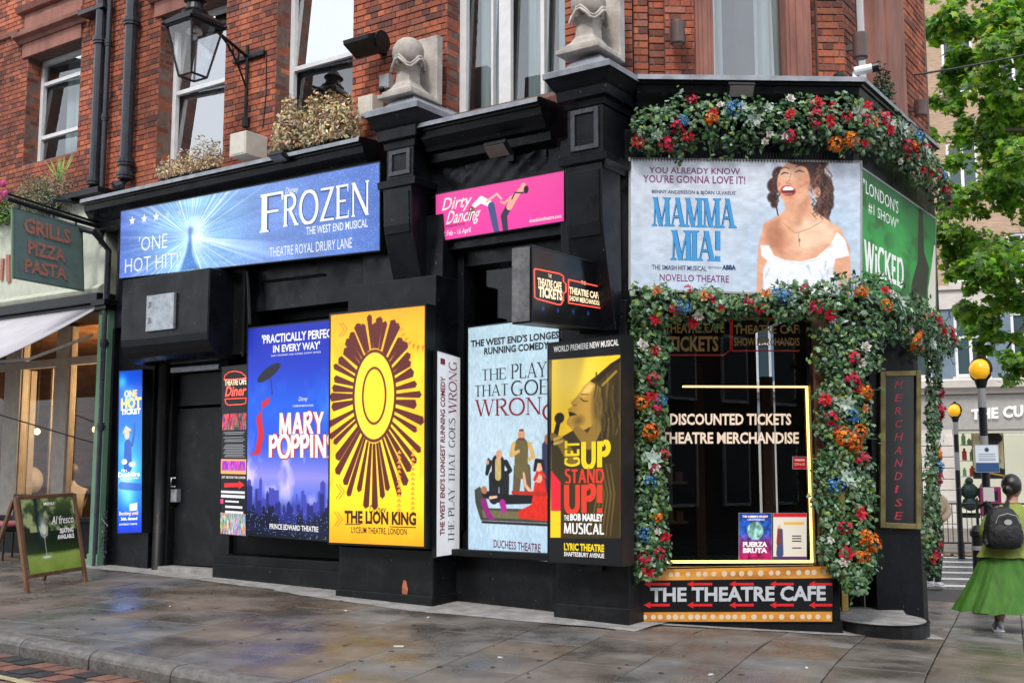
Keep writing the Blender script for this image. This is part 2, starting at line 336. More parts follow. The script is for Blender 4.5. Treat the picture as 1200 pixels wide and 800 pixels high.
def slabmesh(poly,mat,lift,tilt):
    # inset for the bevel and the joint
    cx=sum(p[0] for p in poly)/len(poly); cy=sum(p[1] for p in poly)/len(poly)
    def ins(d):
        r=[]
        n=len(poly)
        for i in range(n):
            p0,p1,p2=poly[i-1],poly[i],poly[(i+1)%n]
            e1=(p1[0]-p0[0],p1[1]-p0[1]); e2=(p2[0]-p1[0],p2[1]-p1[1])
            l1=math.hypot(*e1)+1e-9; l2=math.hypot(*e2)+1e-9
            n1=(-e1[1]/l1,e1[0]/l1); n2=(-e2[1]/l2,e2[0]/l2)
            k=1+n1[0]*n2[0]+n1[1]*n2[1]
            if k<.2: k=.2
            r.append((p1[0]+(n1[0]+n2[0])*d/k,p1[1]+(n1[1]+n2[1])*d/k))
        return r
    z=lambda x,y:gz(x,y)+.012+lift+tilt[0]*(x-cx)+tilt[1]*(y-cy)
    a=ins(.0045);b=ins(.010);n=len(poly)
    V=[(x-cx,y-cy,z(x,y)-.035-gz(cx,cy)) for x,y in a]+[(x-cx,y-cy,z(x,y)-.004-gz(cx,cy)) for x,y in a]+[(x-cx,y-cy,z(x,y)-gz(cx,cy)) for x,y in b]
    F=[tuple(range(2*n,3*n))]+[(k*n+i,k*n+(i+1)%n,(k+1)*n+(i+1)%n,(k+1)*n+i) for k in (0,1) for i in range(n)]
    me=bpy.data.meshes.new('paving_slab'); me.from_pydata(V,[],F); me.materials.append(mat); me.update()
    return me,(cx,cy,gz(cx,cy))
SA=R(23.5); sp=(math.sin(SA),math.cos(SA)); sq=(math.cos(SA),-math.sin(SA))
cand=[]
for r in range(-30,30):
    t=-12+random.random()*.4; q0=r*.66+.05
    while t<34:
        ln=random.choice((.6,.75,.9,.9,1.1))
        poly=[(sp[0]*a+sq[0]*b,sp[1]*a+sq[1]*b) for a,b in ((t,q0),(t,q0+.66),(t+ln,q0+.66),(t+ln,q0))]
        if (poly[1][0]-poly[0][0])*(poly[2][1]-poly[1][1])-(poly[1][1]-poly[0][1])*(poly[2][0]-poly[1][0])<0: poly=poly[::-1]
        t+=ln
        poly=clip(poly,nLx,nLy,KN-.16)
        if len(poly)<3: continue
        # not under the building
        cx=sum(p[0] for p in poly)/len(poly); cy=sum(p[1] for p in poly)/len(poly)
        if nd(cx,cy)<-9.33-.9 and (cx-1)*.15+ (cy-11.6)>0 and cx<3.2+.69*(cy-10.9)-.6: continue
        if cx<-11 or cx>11 or cy>ROADN-.18*(cx-7)-.3 or cy<3 or sideroad(cx,cy): continue
        ar=abs(sum(poly[i-1][0]*poly[i][1]-poly[i][0]*poly[i-1][1] for i in range(len(poly))))/2
        if ar<.02: continue
        cand.append((math.hypot(cx,cy)+ (6 if abs(cx)>cy*.5 else 0),poly))
cand.sort(key=lambda c:c[0])
for i,(d,poly) in enumerate(cand[:290]):
    me,lc=slabmesh(poly,random.choices(SM,(5,4,2,4))[0],random.uniform(-.0025,.0025),(random.uniform(-.003,.003),random.uniform(-.003,.003)))
    inst('paving_slab',me,pave,Matrix.Translation(lc))
if cand[290:]:
    V=[];F=[]
    for d,poly in cand[290:]:
        me,lc=slabmesh(poly,SM[0],0,(0,0)); b=len(V)
        V+=[tuple(Vector(v.co)+Vector(lc)) for v in me.vertices]; F+=[tuple(b+i for i in p.vertices) for p in me.polygons]; bpy.data.meshes.remove(me)
    me=bpy.data.meshes.new('paving_slabs_far'); me.from_pydata(V,[],F); me.materials.append(SM[0]); o=bpy.data.objects.new('distant_paving',me); COL.objects.link(o); o.parent=pave; o['kind']='stuff'
# --- cement fillet along the building foot
M['cement']=pm('pale_cement_fillet',(.26,.255,.25),.7,var=.3,scale=6,bump=.01,bscale=20,rvar=.1,dirt=.5,dirtcol=(.09,.085,.08))
def strip(name,pts,ws,dz,mat,par=None):
    V=[];F=[]
    for (x,y,nx,ny),(a,b) in zip(pts,ws):
        for k,t in enumerate((a,(a+b)/2,b)):
            X,Y=x+nx*t,y+ny*t; V.append((X,Y,gz(X,Y)+dz+(.02 if k==0 else .008 if k==1 else 0)))
    for i in range(len(pts)-1):
        for k in (0,1): F.append((3*i+k,3*i+k+1,3*i+k+4,3*i+k+3))
    me=bpy.data.meshes.new(name); me.from_pydata(V,[],F); me.materials.append(mat); me.update()
    o=bpy.data.objects.new(name,me); COL.objects.link(o); o['kind']='structure'
    return o
pts=[];ws=[]
for i in range(90):
    u=-8.3+i*.105; P=L.p(u,0,0); far=.36+.02*math.sin(i*.5)+.03*math.sin(i*.17+1)+random.uniform(-.012,.012)
    far+=.28*math.exp(-((u+1.6)/1.5)**2)
    if u<-3.4: far*=.8
    pts.append((P[0],P[1],L.n[0],L.n[1])); ws.append((-.3,far))
strip('cement_strip',pts,ws,.0155,M['cement'])
pts=[];ws=[]
for i in range(30):
    u=-.1+i*.1; P=C.p(u,0,0); pts.append((P[0],P[1],C.n[0],C.n[1])); ws.append((-.2,.16+.015*math.sin(i*.8)+random.uniform(-.01,.01)))
strip('corner_cement_strip',pts,ws,.0185,M['cement'])
# --- kerb stones
M['granite']=pm('worn_granite_kerb',(.15,.14,.13),.5,var=.35,scale=12,bump=.012,bscale=22,rvar=.15,dirt=.5,dirtcol=(.05,.048,.045))
kerb=thing('kerb',(L.u[0]*-6-L.n[0]*5.5,L.u[1]*-6-L.n[1]*5.5,0),'','kerb')
del kerb['label']; del kerb['category']; kerb['kind']='structure'
s=-13.9
while s<4:
    ln=random.uniform(.8,1.05); mb=MB()
    K0=Fr((L.u[0]*s,L.u[1]*s),L.a)
    prof=[(5.36,-.35),(5.36,-.004),(5.38,.004),(5.46,.008),(5.50,0),(5.525,-.02),(5.54,-.05),(5.545,-.35)]
    # offsets measured from the world origin along -n; frame O sits on that origin line
    n=len(prof);Vv=[]
    for k in range(5):
        uu=.006+(ln-.012)*k/4; 
        for (o,z) in prof:
            P=K0.p(uu,0,0)-L.n*(11.07-o+.0)*1.0 if False else K0.p(uu,0,0)-L.n*(11.07-o)
            j=random.uniform(-.004,.004)
            Vv.append((P[0]-L.n[0]*j,P[1]-L.n[1]*j,gz(P[0],P[1])+z+.012+j*.6))
    Fv=[(k*n+i,(k+1)*n+i,(k+1)*n+(i+1)%n,k*n+(i+1)%n) for k in range(4) for i in range(n)]+[tuple(range(n)),tuple(range(5*n-1,4*n-1,-1))]
    mb.add(Vv,Fv); ob('kerb_stone',mb,M['granite'],kerb,smooth=False); s+=ln
M['gum']=pm('trodden_gum',(.05,.048,.045),.6); mb=MB()
for i in range(150):
    x=random.uniform(-6,6); y=random.uniform(7.6,12.5)
    if nd(x,y)>KN-.3 or nd(x,y)<-9.0: continue
    r=random.uniform(.012,.026); z=gz(x,y)+.0165; mb.add([(x+r*math.cos(a)*random.uniform(.8,1.2),y+r*math.sin(a),z) for a in (0,1,2.1,3.1,4.2,5.2)],[(0,1,2,3,4,5)])
ob('gum_spots',mb,M['gum'],pave,kind='stuff')
# --- coloured road setts in the corner of the carriageway
SETT=[pm('charcoal_sett',(.03,.032,.036),.42,var=.4,scale=9,bump=.005,rvar=.1),pm('terracotta_sett',(.21,.095,.065),.5,var=.3,scale=9,bump=.005,rvar=.1),
      pm('buff_sett',(.24,.165,.11),.55,var=.3,scale=9,bump=.005,rvar=.1),pm('rust_sett',(.15,.075,.055),.5,var=.3,scale=9,bump=.005,rvar=.1)]
road=bpy.data.objects['road']; settmesh=[]
for m_ in SETT:
    mb=MB(); z=Fr((0,0),0); mb.box(z,-.095,.095,-.095,.095,-.05,.0)
    me=mb.mesh('road_sett',m_); settmesh.append(me)
lst=[]
for i in range(-44,16):
    for j in range(0,16):
        sx=i*.2+(.1 if j%2 else 0); tt=5.53-.12-j*.2
        x=L.u[0]*sx-L.n[0]*tt; y=L.u[1]*sx-L.n[1]*tt
        lst.append((math.hypot(x+2.8,y-7.6),i,j,x,y))
lst.sort()
for d,i,j,x,y in lst[:280]:
    o=inst('road_sett',settmesh[random.choices(range(4),(4,3,2,2))[0]],road,Matrix.Translation((x,y,gz(x,y)-.108+random.uniform(-.003,.003)))@Matrix.Rotation(L.a,4,'Z')@Matrix.Scale(1,4))
mb=MB()
for d,i,j,x,y in lst[280:]:
    F2=Fr((x,y),L.a); mb.box(F2,-.095,.095,-.095,.095,gz(x,y)-.15,gz(x,y)-.108)
ob('distant_setts',mb,SETT[3],road,kind='stuff')
pa=[]
for i in range(60):
    s_=-12+i*.2; tt=4.95; pa.append((L.u[0]*s_-L.n[0]*tt,L.u[1]*s_-L.n[1]*tt,L.n[0],L.n[1]))
def flatstrip(name,pts,a,b,dz,mat):
    V=[];F=[]
    for x,y,nx,ny in pts:
        for t in (a,b): X,Y=x+nx*t,y+ny*t; V.append((X,Y,gz(X,Y)+dz))
    F=[(2*i,2*i+1,2*i+3,2*i+2) for i in range(len(pts)-1)]
    me=bpy.data.meshes.new(name); me.from_pydata(V,[],F); me.materials.append(mat); o=bpy.data.objects.new(name,me); COL.objects.link(o); o['kind']='structure'
M['yellowline']=pm('worn_cream_road_paint',(.42,.36,.2),.6,var=.4,scale=14,dirt=.7,dirtcol=(.1,.09,.07))
flatstrip('painted_kerb_line',pa,-.04,.04,-.099,M['yellowline'])
# --- side road crossing, far pavement
M['zebra']=pm('white_road_paint',(.55,.55,.55),.45,var=.2,scale=5,dirt=.4,dirtcol=(.12,.12,.12))
zb=MB()
flush=sheet('side_road',M['asphalt'],lambda x,y:sideroad(x,y) and y<ROADF-.18*(x-7)+.3,-.02,.2,spaced(2.5,40,0,0,.5,.5),spaced(10,30,0,0,.5,.5))
for k in range(6):
    y0=ROADN+.6+k*1.45
    V=[];F=[]
    for i in range(15):
        x=5.2+i*.5
        for yy in (y0,y0+.42): Y=yy-.18*(x-7); V.append((x,Y,gz(x,Y)-.014))
    F=[(2*i,2*i+2,2*i+3,2*i+1) for i in range(14)]; zb.add(V,F)
o=ob('zebra_crossing',zb,M['zebra']); o['kind']='structure'
fp=sheet('far_pavement',pm('far_paving',(.16,.14,.12),.6,var=.3,scale=2),lambda x,y:y>ROADF-.18*(x-7) and x>2.5,.06,.3,spaced(2.5,60,0,0,.5,.5),spaced(14,70,14,30,.5,2))
# leaf litter in the far gutter
mb=MB()
for i in range(900):
    x=random.uniform(8,17); y=ROADF-.18*(x-7)-abs(random.gauss(0,.35))-.05; z=gz(x,y)+.01
    a=random.random()*6.28; r=random.uniform(.04,.08); c=random.choice([(.35,.2,.1),(.28,.14,.07),(.42,.28,.15),(.2,.11,.07)])
    P=[(x+r*math.cos(a+t)*(1 if t!=1.57 else .6),y+r*math.sin(a+t),z+random.uniform(0,.03)) for t in (0,1.57,3.14,4.71)]
    mb.add(P,[(0,1,2,3)],0,c)
ob('leaf_litter',mb,attrm('fallen_leaves',rough=.8,attr='tint'),kind='stuff')

# ================================================================ THE CORNER BUILDING
BLD=thing('corner_building',L.p(0,0,0),'red brick Victorian corner building with black painted shopfront below a long dark cornice','building')
def part(name,mb,mats,bevel=.006,**k): return ob(name,mb,mats,BLD,bevel=bevel,**k)
ZC=5.04        # cornice lead height
uL0=L.U(121,.10,500)+.003       # party line with the green restaurant
# wall core (upper): thick mortar backing on each plane, with the window openings left open
def openings_wall(mb,fr,o0,o1,u0,u1,z0,z1,ops):
    us=sorted({u0,u1,*[o[0] for o in ops],*[o[1] for o in ops]})
    for a,b in zip(us,us[1:]):
        m=(a+b)/2
        if m<u0 or m>u1: continue
        cuts=sorted([(max(z0,o[2]),min(z1,o[3])) for o in ops if o[0]<=m<=o[1]])
        z=z0
        for c0,c1 in cuts:
            if c0>z: mb.box(fr,a,b,o0,o1,z,c0)
            z=max(z,c1)
        if z<z1: mb.box(fr,a,b,o0,o1,z,z1)
ZT=11.5; WO=-.35       # top of what is built; brick face offset of the L wall
def zat(px,py,off): return L.Z(px,py,off)
def ux(px,off=WO,py=120): return L.U(px,off,py)
# windows on L: (reveal-left px, right px, sill z, head z)
WIN=[(ux(30),ux(92,WO-.0,120),zat(60,185,WO),zat(60,58,WO)),
     (ux(185),ux(262),zat(220,190,WO),zat(222,8,WO)),
     (ux(322),ux(412),zat(380,165,WO),zat(380,-60,WO)),
     (ux(523),ux(662),zat(600,118,WO),zat(600,-110,WO))]
opsL=[(a,b,c,d) for a,b,c,d in WIN]
uLr=L.U(722,WO,40)      # where the brick of L turns towards the chamfer
# brick wall backing
bw=MB(); openings_wall(bw,L,WO-.40,WO-.009,-16,uLr-.01,4.7,ZT,opsL)
bwp=part('brick_wall',bw,M['mortar'],bevel=0)
bricks=[]
BH=.075;BL_=.225
def lay(fr,off,u0,u1,z0,z1,ops=(),flip=False,phase=0,flemish=True):
    c=0; z=z0
    while z<z1-.02:
        header=(c%2==1); w=.1125 if header else .225
        u=u0-(w*.5 if header else 0)-phase
        first=True
        while u<u1:
            a,b=max(u,u0),min(u+w,u1); u+=w
            if b-a<.03: continue
            segs=[(a,b)]
            for o in ops:
                if o[2]<z+BH-.01 and o[3]>z+.01:
                    ns=[]
                    for (p,q) in segs:
                        if q<=o[0] or p>=o[1]: ns.append((p,q))
                        else:
                            if p<o[0]-.02: ns.append((p,o[0]))
                            if q>o[1]+.02: ns.append((o[1],q))
                    segs=ns
            for p,q in segs:
                if q-p>.025: bricks.append((fr,off+random.uniform(-.002,.002),p,q,z,z+BH))
        z+=BH; c+=1
lay(L,WO,-13.2,uLr,4.85,9.1,opsL)
# reveals of the L windows (left jambs face right, seen from the camera)
RD=.26
for (a,b,c,d) in WIN:
    fr=Fr(L.p(a,WO,0),L.a-math.pi/2)    # u runs into the wall, n points to +L.u
    fr.u=-L.n.copy(); fr.n=L.u.copy()
    z=c; k=0
    z=4.85+math.floor((c-4.85)/BH)*BH
    while z<min(d,9.0):
        cuts=(0,.09,.26) if k%2 else (0,.20,.26)
        for p,q in zip(cuts,cuts[1:]): bricks.append((fr,.0+random.uniform(-.001,.001),p,q,z,z+BH))
        z+=BH;k+=1
# chamfer upper: stepped piers then bay window with stone mullions
CO=-.30
cu=lambda px,off=CO:C.U(px,off,60)
zc0=4.85
cm=MB()
strips=[(722,742,-.32),(742,760,-.40),(760,779,-.46),(779,817,-.40)]
for x0,x1,off in strips:
    a,b=cu(x0,off),cu(x1,off)
    cm.box(C,a+.004,b-.004,off-.5,off-.008,4.7,ZT); lay(C,off,a,b,zc0,7.3)
a,b=cu(951,-.42),cu(989,-.42)
cm.box(C,a+.004,cu(958,-.42),-.9,-.46,4.7,ZT); cm.box(C,cu(958,-.38),b-.004,-.9,-.388,4.7,ZT)
lay(C,-.38,cu(958,-.38),b,zc0,7.3); lay(C,-.455,a,cu(958,-.455),zc0,7.3)
# the side of the bay turning along the right street
BR0=C.p(b,-.38,0); RB=Fr(BR0,R(90-34.6))
s1=RB.U(1003,0,30); s2=RB.U(1024,0,30); s3=RB.U(1061,0.02,60); s4=RB.U(1074,0,60)
cm.box(RB,.004,s1-.004,-.5,-.008,4.7,ZT); lay(RB,0,0,s1,zc0,7.8)
cm.box(RB,s3,s4+.6,-.6,-.03,4.7,ZT)
lay(RB,-.02,s3,s4+.5,zc0,9.0)
# closing walls behind (never seen from the street corner but the block is solid)
part('corner_brick_wall',cm,M['mortar'],bevel=0)
# brick objects
def bc(b): 
    fr,off,p,q,z0,z1=b; P=fr.p((p+q)/2,off,(z0+z1)/2); 
    f=P[1]*CP+(P[2]-EYE)*SP; return P,f
def inview(P):
    d=P-CAM; f=d[1]*CP+d[2]*SP; up=-d[1]*SP+d[2]*CP
    X=600+FPX*d[0]/f; Y=400-FPX*up/f
    return -10<X<1210 and -10<Y<810
vis=[];rest=[]
for b in bricks:
    P,f=bc(b)
    (vis if inview(P) else rest).append((f/((b[3]-b[2])**.5),b))
vis.sort(key=lambda t:t[0]); rest+=vis[298:]; vis=vis[:298]
bme={}
for _,b in vis:
    fr,off,p,q,z0,z1=b; w=q-p; key=round(w,2)
    if key not in bme:
        variants=[]
        for v in range(2):
            mb=MB(); g=.005; W=key/2-g; H=BH/2-g; z_=Fr((0,0),0)
            e=.004
            ring=lambda w_,h_,y: [(-w_,y,-h_),(w_,y,-h_),(w_,y,h_),(-w_,y,h_)]
            V=ring(W,H,.03)+ring(W,H,-.0)+ring(W-e,H-e,-e)
            V=[(x+random.uniform(-.0015,.0015),y,zz+random.uniform(-.0015,.0015)) for x,y,zz in V]
            F=[(8,9,10,11)]+[(k*4+i,k*4+(i+1)%4,(k+1)*4+(i+1)%4,(k+1)*4+i) for k in (0,1) for i in range(4)]
            mb.add(V,F); variants.append(mb.mesh('brick',M['brick']))
        bme[key]=variants
    P=fr.p((p+q)/2,off,(z0+z1)/2); u=Vector(fr.u); n=Vector(fr.n)
    m4=Matrix(((u.x,-n.x,0,P[0]),(u.y,-n.y,0,P[1]),(0,0,1,P[2]),(0,0,0,1)))
    inst('brick',random.choice(bme[key]),bwp,m4)
V=[];F=[];cc=[]
for _,b in [(0,r[1]) for r in rest]:
    fr,off,p,q,z0,z1=b; g=.005;e=.004; k=len(V)
    for (o_,i_) in ((off-.03,0),(off,0),(off+.0,e)):
        oo=off-.03 if o_==off-.03 else (off-e if i_==0 else off)
        for (uu,zz) in ((p+g+i_,z0+g+i_),(q-g-i_,z0+g+i_),(q-g-i_,z1-g-i_),(p+g+i_,z1-g-i_)): V.append(tuple(fr.p(uu,oo,zz)))
    fs=[(8,9,10,11)]+[(r_*4+i,r_*4+(i+1)%4,(r_+1)*4+(i+1)%4,(r_+1)*4+i) for r_ in (0,1) for i in range(4)]
    c=random.random()
    for f in fs: F.append([k+i for i in f]); cc.append((c,c,c))
mb=MB(); mb.v=V; mb.f=F; mb.mi=[0]*len(F); mb.c=cc
ob('brickwork',mb,M['brickS'],bwp,kind='stuff')
# --- sash windows
def sash(fr,a,b,z0,z1,dep,name='window',gm='glassw',bars=(),rails=(),trans=None,curt=(),fw=.07,blank=False):
    mb=MB(); y0,y1=dep-.05,dep+.02
    mb.box(fr,a,a+fw,y0,y1,z0,z1); mb.box(fr,b-fw,b,y0,y1,z0,z1); mb.box(fr,a+fw,b-fw,y0,y1,z0,z0+fw*1.2); mb.box(fr,a+fw,b-fw,y0,y1,z1-fw,z1)
    w=part(name,mb,M['white'],bevel=.005)
    m2=MB()
    for r_ in rails:
        m2=MB(); m2.box(fr,a+fw,b-fw,y0+.003,y1-.012,r_-.03,r_+.03); ob('meeting_rail',m2,M['white'],w,bevel=.004)
    
    m2=MB()
    for x,wd in bars:
        m2=MB(); m2.box(fr,x-wd/2,x+wd/2,y0+.006,y1-.004,z0+fw*1.2,z1-fw); ob('glazing_bar',m2,M['white'],w,bevel=.004)
    zz_=[z0+fw]+sorted(rails)+[z1-fw]
    for q0,q1 in zip(zz_,zz_[1:]):
        g=MB(); tl=min(.09,(q1-q0)*.07); yw=.05*(b-a); g.add([fr.p(a+fw*.6,dep-.012,q0),fr.p(b-fw*.6,dep-.012-yw,q0),fr.p(b-fw*.6,dep-.012-yw-tl,q1),fr.p(a+fw*.6,dep-.012-tl,q1)],[(0,1,2,3)]); ob('pane',g,M['glass2' if (gm=='glass3' and q0<zz_[1]-.01) else gm],w)
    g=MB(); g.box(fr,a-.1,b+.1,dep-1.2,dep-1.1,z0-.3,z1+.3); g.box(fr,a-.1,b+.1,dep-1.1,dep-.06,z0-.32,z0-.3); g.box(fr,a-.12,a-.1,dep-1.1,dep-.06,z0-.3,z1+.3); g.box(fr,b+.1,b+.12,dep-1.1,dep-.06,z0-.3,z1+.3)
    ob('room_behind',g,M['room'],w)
    if curt:
        g=MB()
        for (c0,c1) in curt:
            n=max(4,int((c1-c0)/.03)); P=[]
            for i in range(n+1):
                uu=c0+(c1-c0)*i/n; P.append((uu,dep-.23+.02*math.sin(i*1.7)))
            Vv=[fr.p(u_,o_,z) for z in (z0,z1) for u_,o_ in P]
            g.add(Vv,[(i,i+1,n+2+i,n+1+i) for i in range(n)])
        ob('curtain',g,M['curtain'],w)
    return w
for k,(a,b,c,d) in enumerate(WIN):
    dep=WO-RD; w=b-a
    if k==0: sash(L,a,b+.02,c-.1,d,dep,gm='glass2',rails=(c+.28*(d-c),c+.78*(d-c)),curt=((a+.25*w,a+.6*w),))
    if k==1: sash(L,a,b+.02,c-.1,d,dep,rails=(c+.52*(d-c),))
    if k==2: sash(L,a,b+.02,c-.1,d+.4,dep,gm='glass3',rails=(zat(380,72,dep),),bars=(),curt=())
    if k==3: sash(L,a,b+.02,c-.2,d+.4,dep,gm='glass2',bars=((a+.40*w,.16),(a+.29*w,.03),(a+.72*w,.05)),rails=(),curt=((a+.08*w,a+.27*w),(a+.50*w,a+.68*w),(a+.76*w,a+.84*w)),fw=.09)
# stone heads for the first two windows (lintel, moulded hood, pediment)
a,b,c,d=WIN[0]
def hood(a,b,d,full):
    m=MB(); m.box(L,a-.12,b+.02,WO-.02,WO+.03,d,d+.22); m.box(L,a-.0,b,WO-RD,WO-.02,d+.001,d+.05)
    m.prism(L,[(WO-.02,d+.22),(WO+.05,d+.22),(WO+.08,d+.27),(WO+.16,d+.30),(WO+.17,d+.36),(WO-.02,d+.38)],a-.22,b+.12)
    h=part('window_hood',m,M['redstone'])
    if full:
        m=MB(); n=14; pts=[(a-.15+(b-a+.2)*i/n,d+.45+.16*math.sin(math.pi*(i/n))**2+.02*math.cos(i*2.2)) for i in range(n+1)]
        m.poly(L,pts+[(b+.05,d+.39),(a-.15,d+.39)],WO-.02,WO+.07); ob('scrolled_crest',m,M['redstone'],h)
        m=MB(); m.prism(L,[(WO-.02,d+.70),(WO+.10,d+.72),(WO+.14,d+.80),(WO-.02,d+.84)],a-.22,b+.12); m.box(L,a-.1,b+.02,WO-.02,WO+.025,d+.385,d+.70)
        ob('panel_moulding',m,M['redstone'],h)
hood(a,b,d,True)
hood(WIN[1][0],WIN[1][1],WIN[1][3],False)
m=MB(); m.prism(L,[(WO-.02,d+.42),(WO+.04,d+.43),(WO+.06,d+.5),(WO-.02,d+.53)],-13,a-.24); part('string_course',m,M['redstone'])
# bay window over the corner
f0,f1=cu(835,-.42),cu(926,-.42)
sash(C,f0-.02,f1+.02,4.9,8.2,-.46,gm='glass2',fw=.05,curt=((f0,f0+.16),(f1-.3,f1)))
for x0,x1 in ((816,837),(923,952)):
    m=MB(); a,b=cu(x0,-.30),cu(x1,-.30); m.box(C,a,b,-.62,-.32,4.7,8.6); m.box(C,a+.03,b-.03,-.3201,-.30,4.7,8.6); m.box(C,a+(b-a)*.36,a+(b-a)*.64,-.32,-.285,4.7,8.6); part('stone_mullion',m,M['redstone'])
sash(RB,s1,s2,4.95,8.2,-.12,gm='glass2',fw=.05)
m=MB(); m.box(RB,s2,s3,-.4,.02,4.7,9.2); m.box(RB,s2+(s3-s2)*.35,s2+(s3-s2)*.62,0.0,.045,4.7,9.2); part('stone_mullion',m,M['redstone'])

# --- cornice along the three fronts
PROF=[(-.62,5.12),(.33,5.045),(.36,5.03),(.365,4.985),(.33,4.975),(.325,4.955),(.30,4.95),(.285,4.88),(.22,4.80),(.20,4.76),(.13,4.745),(.12,4.66),(.04,4.62),(-.62,4.62)]
def sweep(path,prof,mb,mi=0,leadn=0):
    # path: list of xy points, outward normal is to the right of travel
    P=[np.array(p[:2]) for p in path]; n=len(P); pr=len(prof); rows=[]
    for i in range(n):
        def nrm(a,b): d=b-a; d/=np.linalg.norm(d); return np.array([d[1],-d[0]])
        n1=nrm(P[i-1],P[i]) if i>0 else None; n2=nrm(P[i],P[i+1]) if i<n-1 else None
        if n1 is None: m=n2
        elif n2 is None: m=n1
        else: m=(n1+n2)/(1+np.dot(n1,n2))
        rows.append([(P[i][0]+m[0]*o,P[i][1]+m[1]*o,z) for o,z in prof])
    V=[p for r in rows for p in r]
    F=[(i*pr+j,i*pr+(j+1)%pr,(i+1)*pr+(j+1)%pr,(i+1)*pr+j) for i in range(n-1) for j in range(pr)]
    mb.add(V,[tuple(range(pr)),tuple(range(n*pr-1,(n-1)*pr-1,-1))]+F,mi)
    for q in range(len(mb.f)-len(F),len(mb.f)):
        j=(q-(len(mb.f)-len(F)))%pr
        if j in (0,1,2): mb.mi[q]=1
# pilasters (u ranges at their fronts)
P1=(L.U(398,.30,600),L.U(508,.30,600)); P2=(L.U(652,.12,690),L.U(737,.12,690))
cx=C.U(1010); uRe=RR.U(1098,0,300)
cor=MB()
xy=lambda P:(float(P[0]),float(P[1]))
sweep([xy(L.p(uL0-.35,0,0)),xy(L.p(L.U(425,.3,150),0,0))],PROF,cor)
part('cornice',cor,[M['black'],M['lead']],bevel=0)
cor=MB(); sweep([xy(L.p(L.U(500,.2,150),0,0)),xy(L.p(L.U(640,.2,100),0,0))],PROF,cor); part('cornice',cor,[M['black'],M['lead']],bevel=0)
CE=C.U(1008)
CUP=C.Z(880,89,.16)-5.03
CS=-.20; PROF2=[(o,z+CUP) for o,z in PROF]
q0=C.p(0,CS,0); q1=RR.p(0,CS,0)
tt=np.linalg.solve(np.array([[C.u[0],-RR.u[0]],[C.u[1],-RR.u[1]]]),(q1-q0)[:2]); QC=q0+C.u*tt[0]
uEnd=RR.U(1100,CS+.36,180)-.30
cor=MB(); sweep([xy(C.p(C.U(748,.2,100),CS,0)),xy(QC),xy(RR.p(uEnd,CS,0)),xy(RR.p(uEnd,-3,0))],PROF2,cor); part('cornice',cor,[M['black'],M['lead']],bevel=0)
# --- fascia boards and the frieze behind the signs
fz=MB()
fz.box(L,uL0,P1[0]+.1,-.5,.0,3.30,4.70); fz.box(L,P1[1]-.1,P2[0]+.1,-.5,0,3.72,4.70)
part('fascia',fz,M['black'])
fz=MB(); fz.box(C,-.35,CE,-.5,0,3.02,4.70); fz.box(RR,.0,uRe,-.5,0,3.02,4.70); part('fascia',fz,M['black'])
# wrinkled sheet over the middle fascia
m=MB(); ua,ub=L.U(505,.02,170),L.U(640,.02,150); nx,nz=40,14; V=[]
for j in range(nz+1):
    for i in range(nx+1):
        u=ua+(ub-ua)*i/nx; z=4.36+.27*j/nz; V.append(L.p(u,.012+.010*math.sin(u*9+z*14)+.004*math.sin(u*27-z*31)+.004*math.sin(z*24+u*5),z))
m.add(V,[(j*(nx+1)+i,j*(nx+1)+i+1,(j+1)*(nx+1)+i+1,(j+1)*(nx+1)+i) for j in range(nz) for i in range(nx)])
part('wrinkled_sheeting',m,M['black'],bevel=0,smooth=True)
# --- pilasters with their console brackets
def pilaster(P,off,kpx,zp,side=.5):
    a,b=P; w=b-a
    m=MB(); m.box(L,a,b,-side,off,-.3,.62); m.box(L,a-.015,b+.015,-side,off+.03,-.3,.17)
    pp=part('pilaster',m,M['blackdusty'],bevel=.01)
    return pp
pp1=pilaster(P1,.30,None,0); 
m=MB(); m.box(L,P1[0]+.03,P1[1]-.02,-.5,.26,.62,3.42); ob('pilaster_shaft',m,M['black'],pp1,bevel=.008)
m=MB(); m.box(L,P1[0]+.09,P1[1]-.06,-.3,.10,3.42,4.1); ob('pilaster_neck',m,M['black'],pp1,bevel=.008)
pp2=pilaster(P2,.12,None,0)
m=MB(); m.box(L,P2[0]+.03,P2[1]-.03,-.3,.06,.62,3.0); ob('pilaster_shaft',m,M['black'],pp2,bevel=.008)
m=MB(); m.box(L,P2[0]+.03,L.U(720,.06,300),-.35,.06,3.001,4.65); ob('pilaster_neck',m,M['black'],pp2,bevel=.008)
def console(par,u0,u1,o,ztop,zbot):
    H=ztop-zbot; pr=[(0,ztop),(o,ztop)]
    for i in range(13):
        t=i/12; pr.append((o*(1-.12*t if t<.35 else (.958-1.02*(t-.35)**1.15)*1.0),ztop-.06-(H-.06)*t))
    pr.append((0,zbot)); m=MB()
    m.prism(L,pr,u0,u1); c=ob('console_bracket',m,M['black'],par,bevel=.008)
    m=MB(); m.prism(L,[(p*1.0+.012,z) for p,z in pr[2:8]]+[(.02,pr[7][1]),(.02,pr[2][1])],u0+.03,u1-.03); ob('bracket_face',m,M['black'],par,bevel=.004)
CAPK=.55
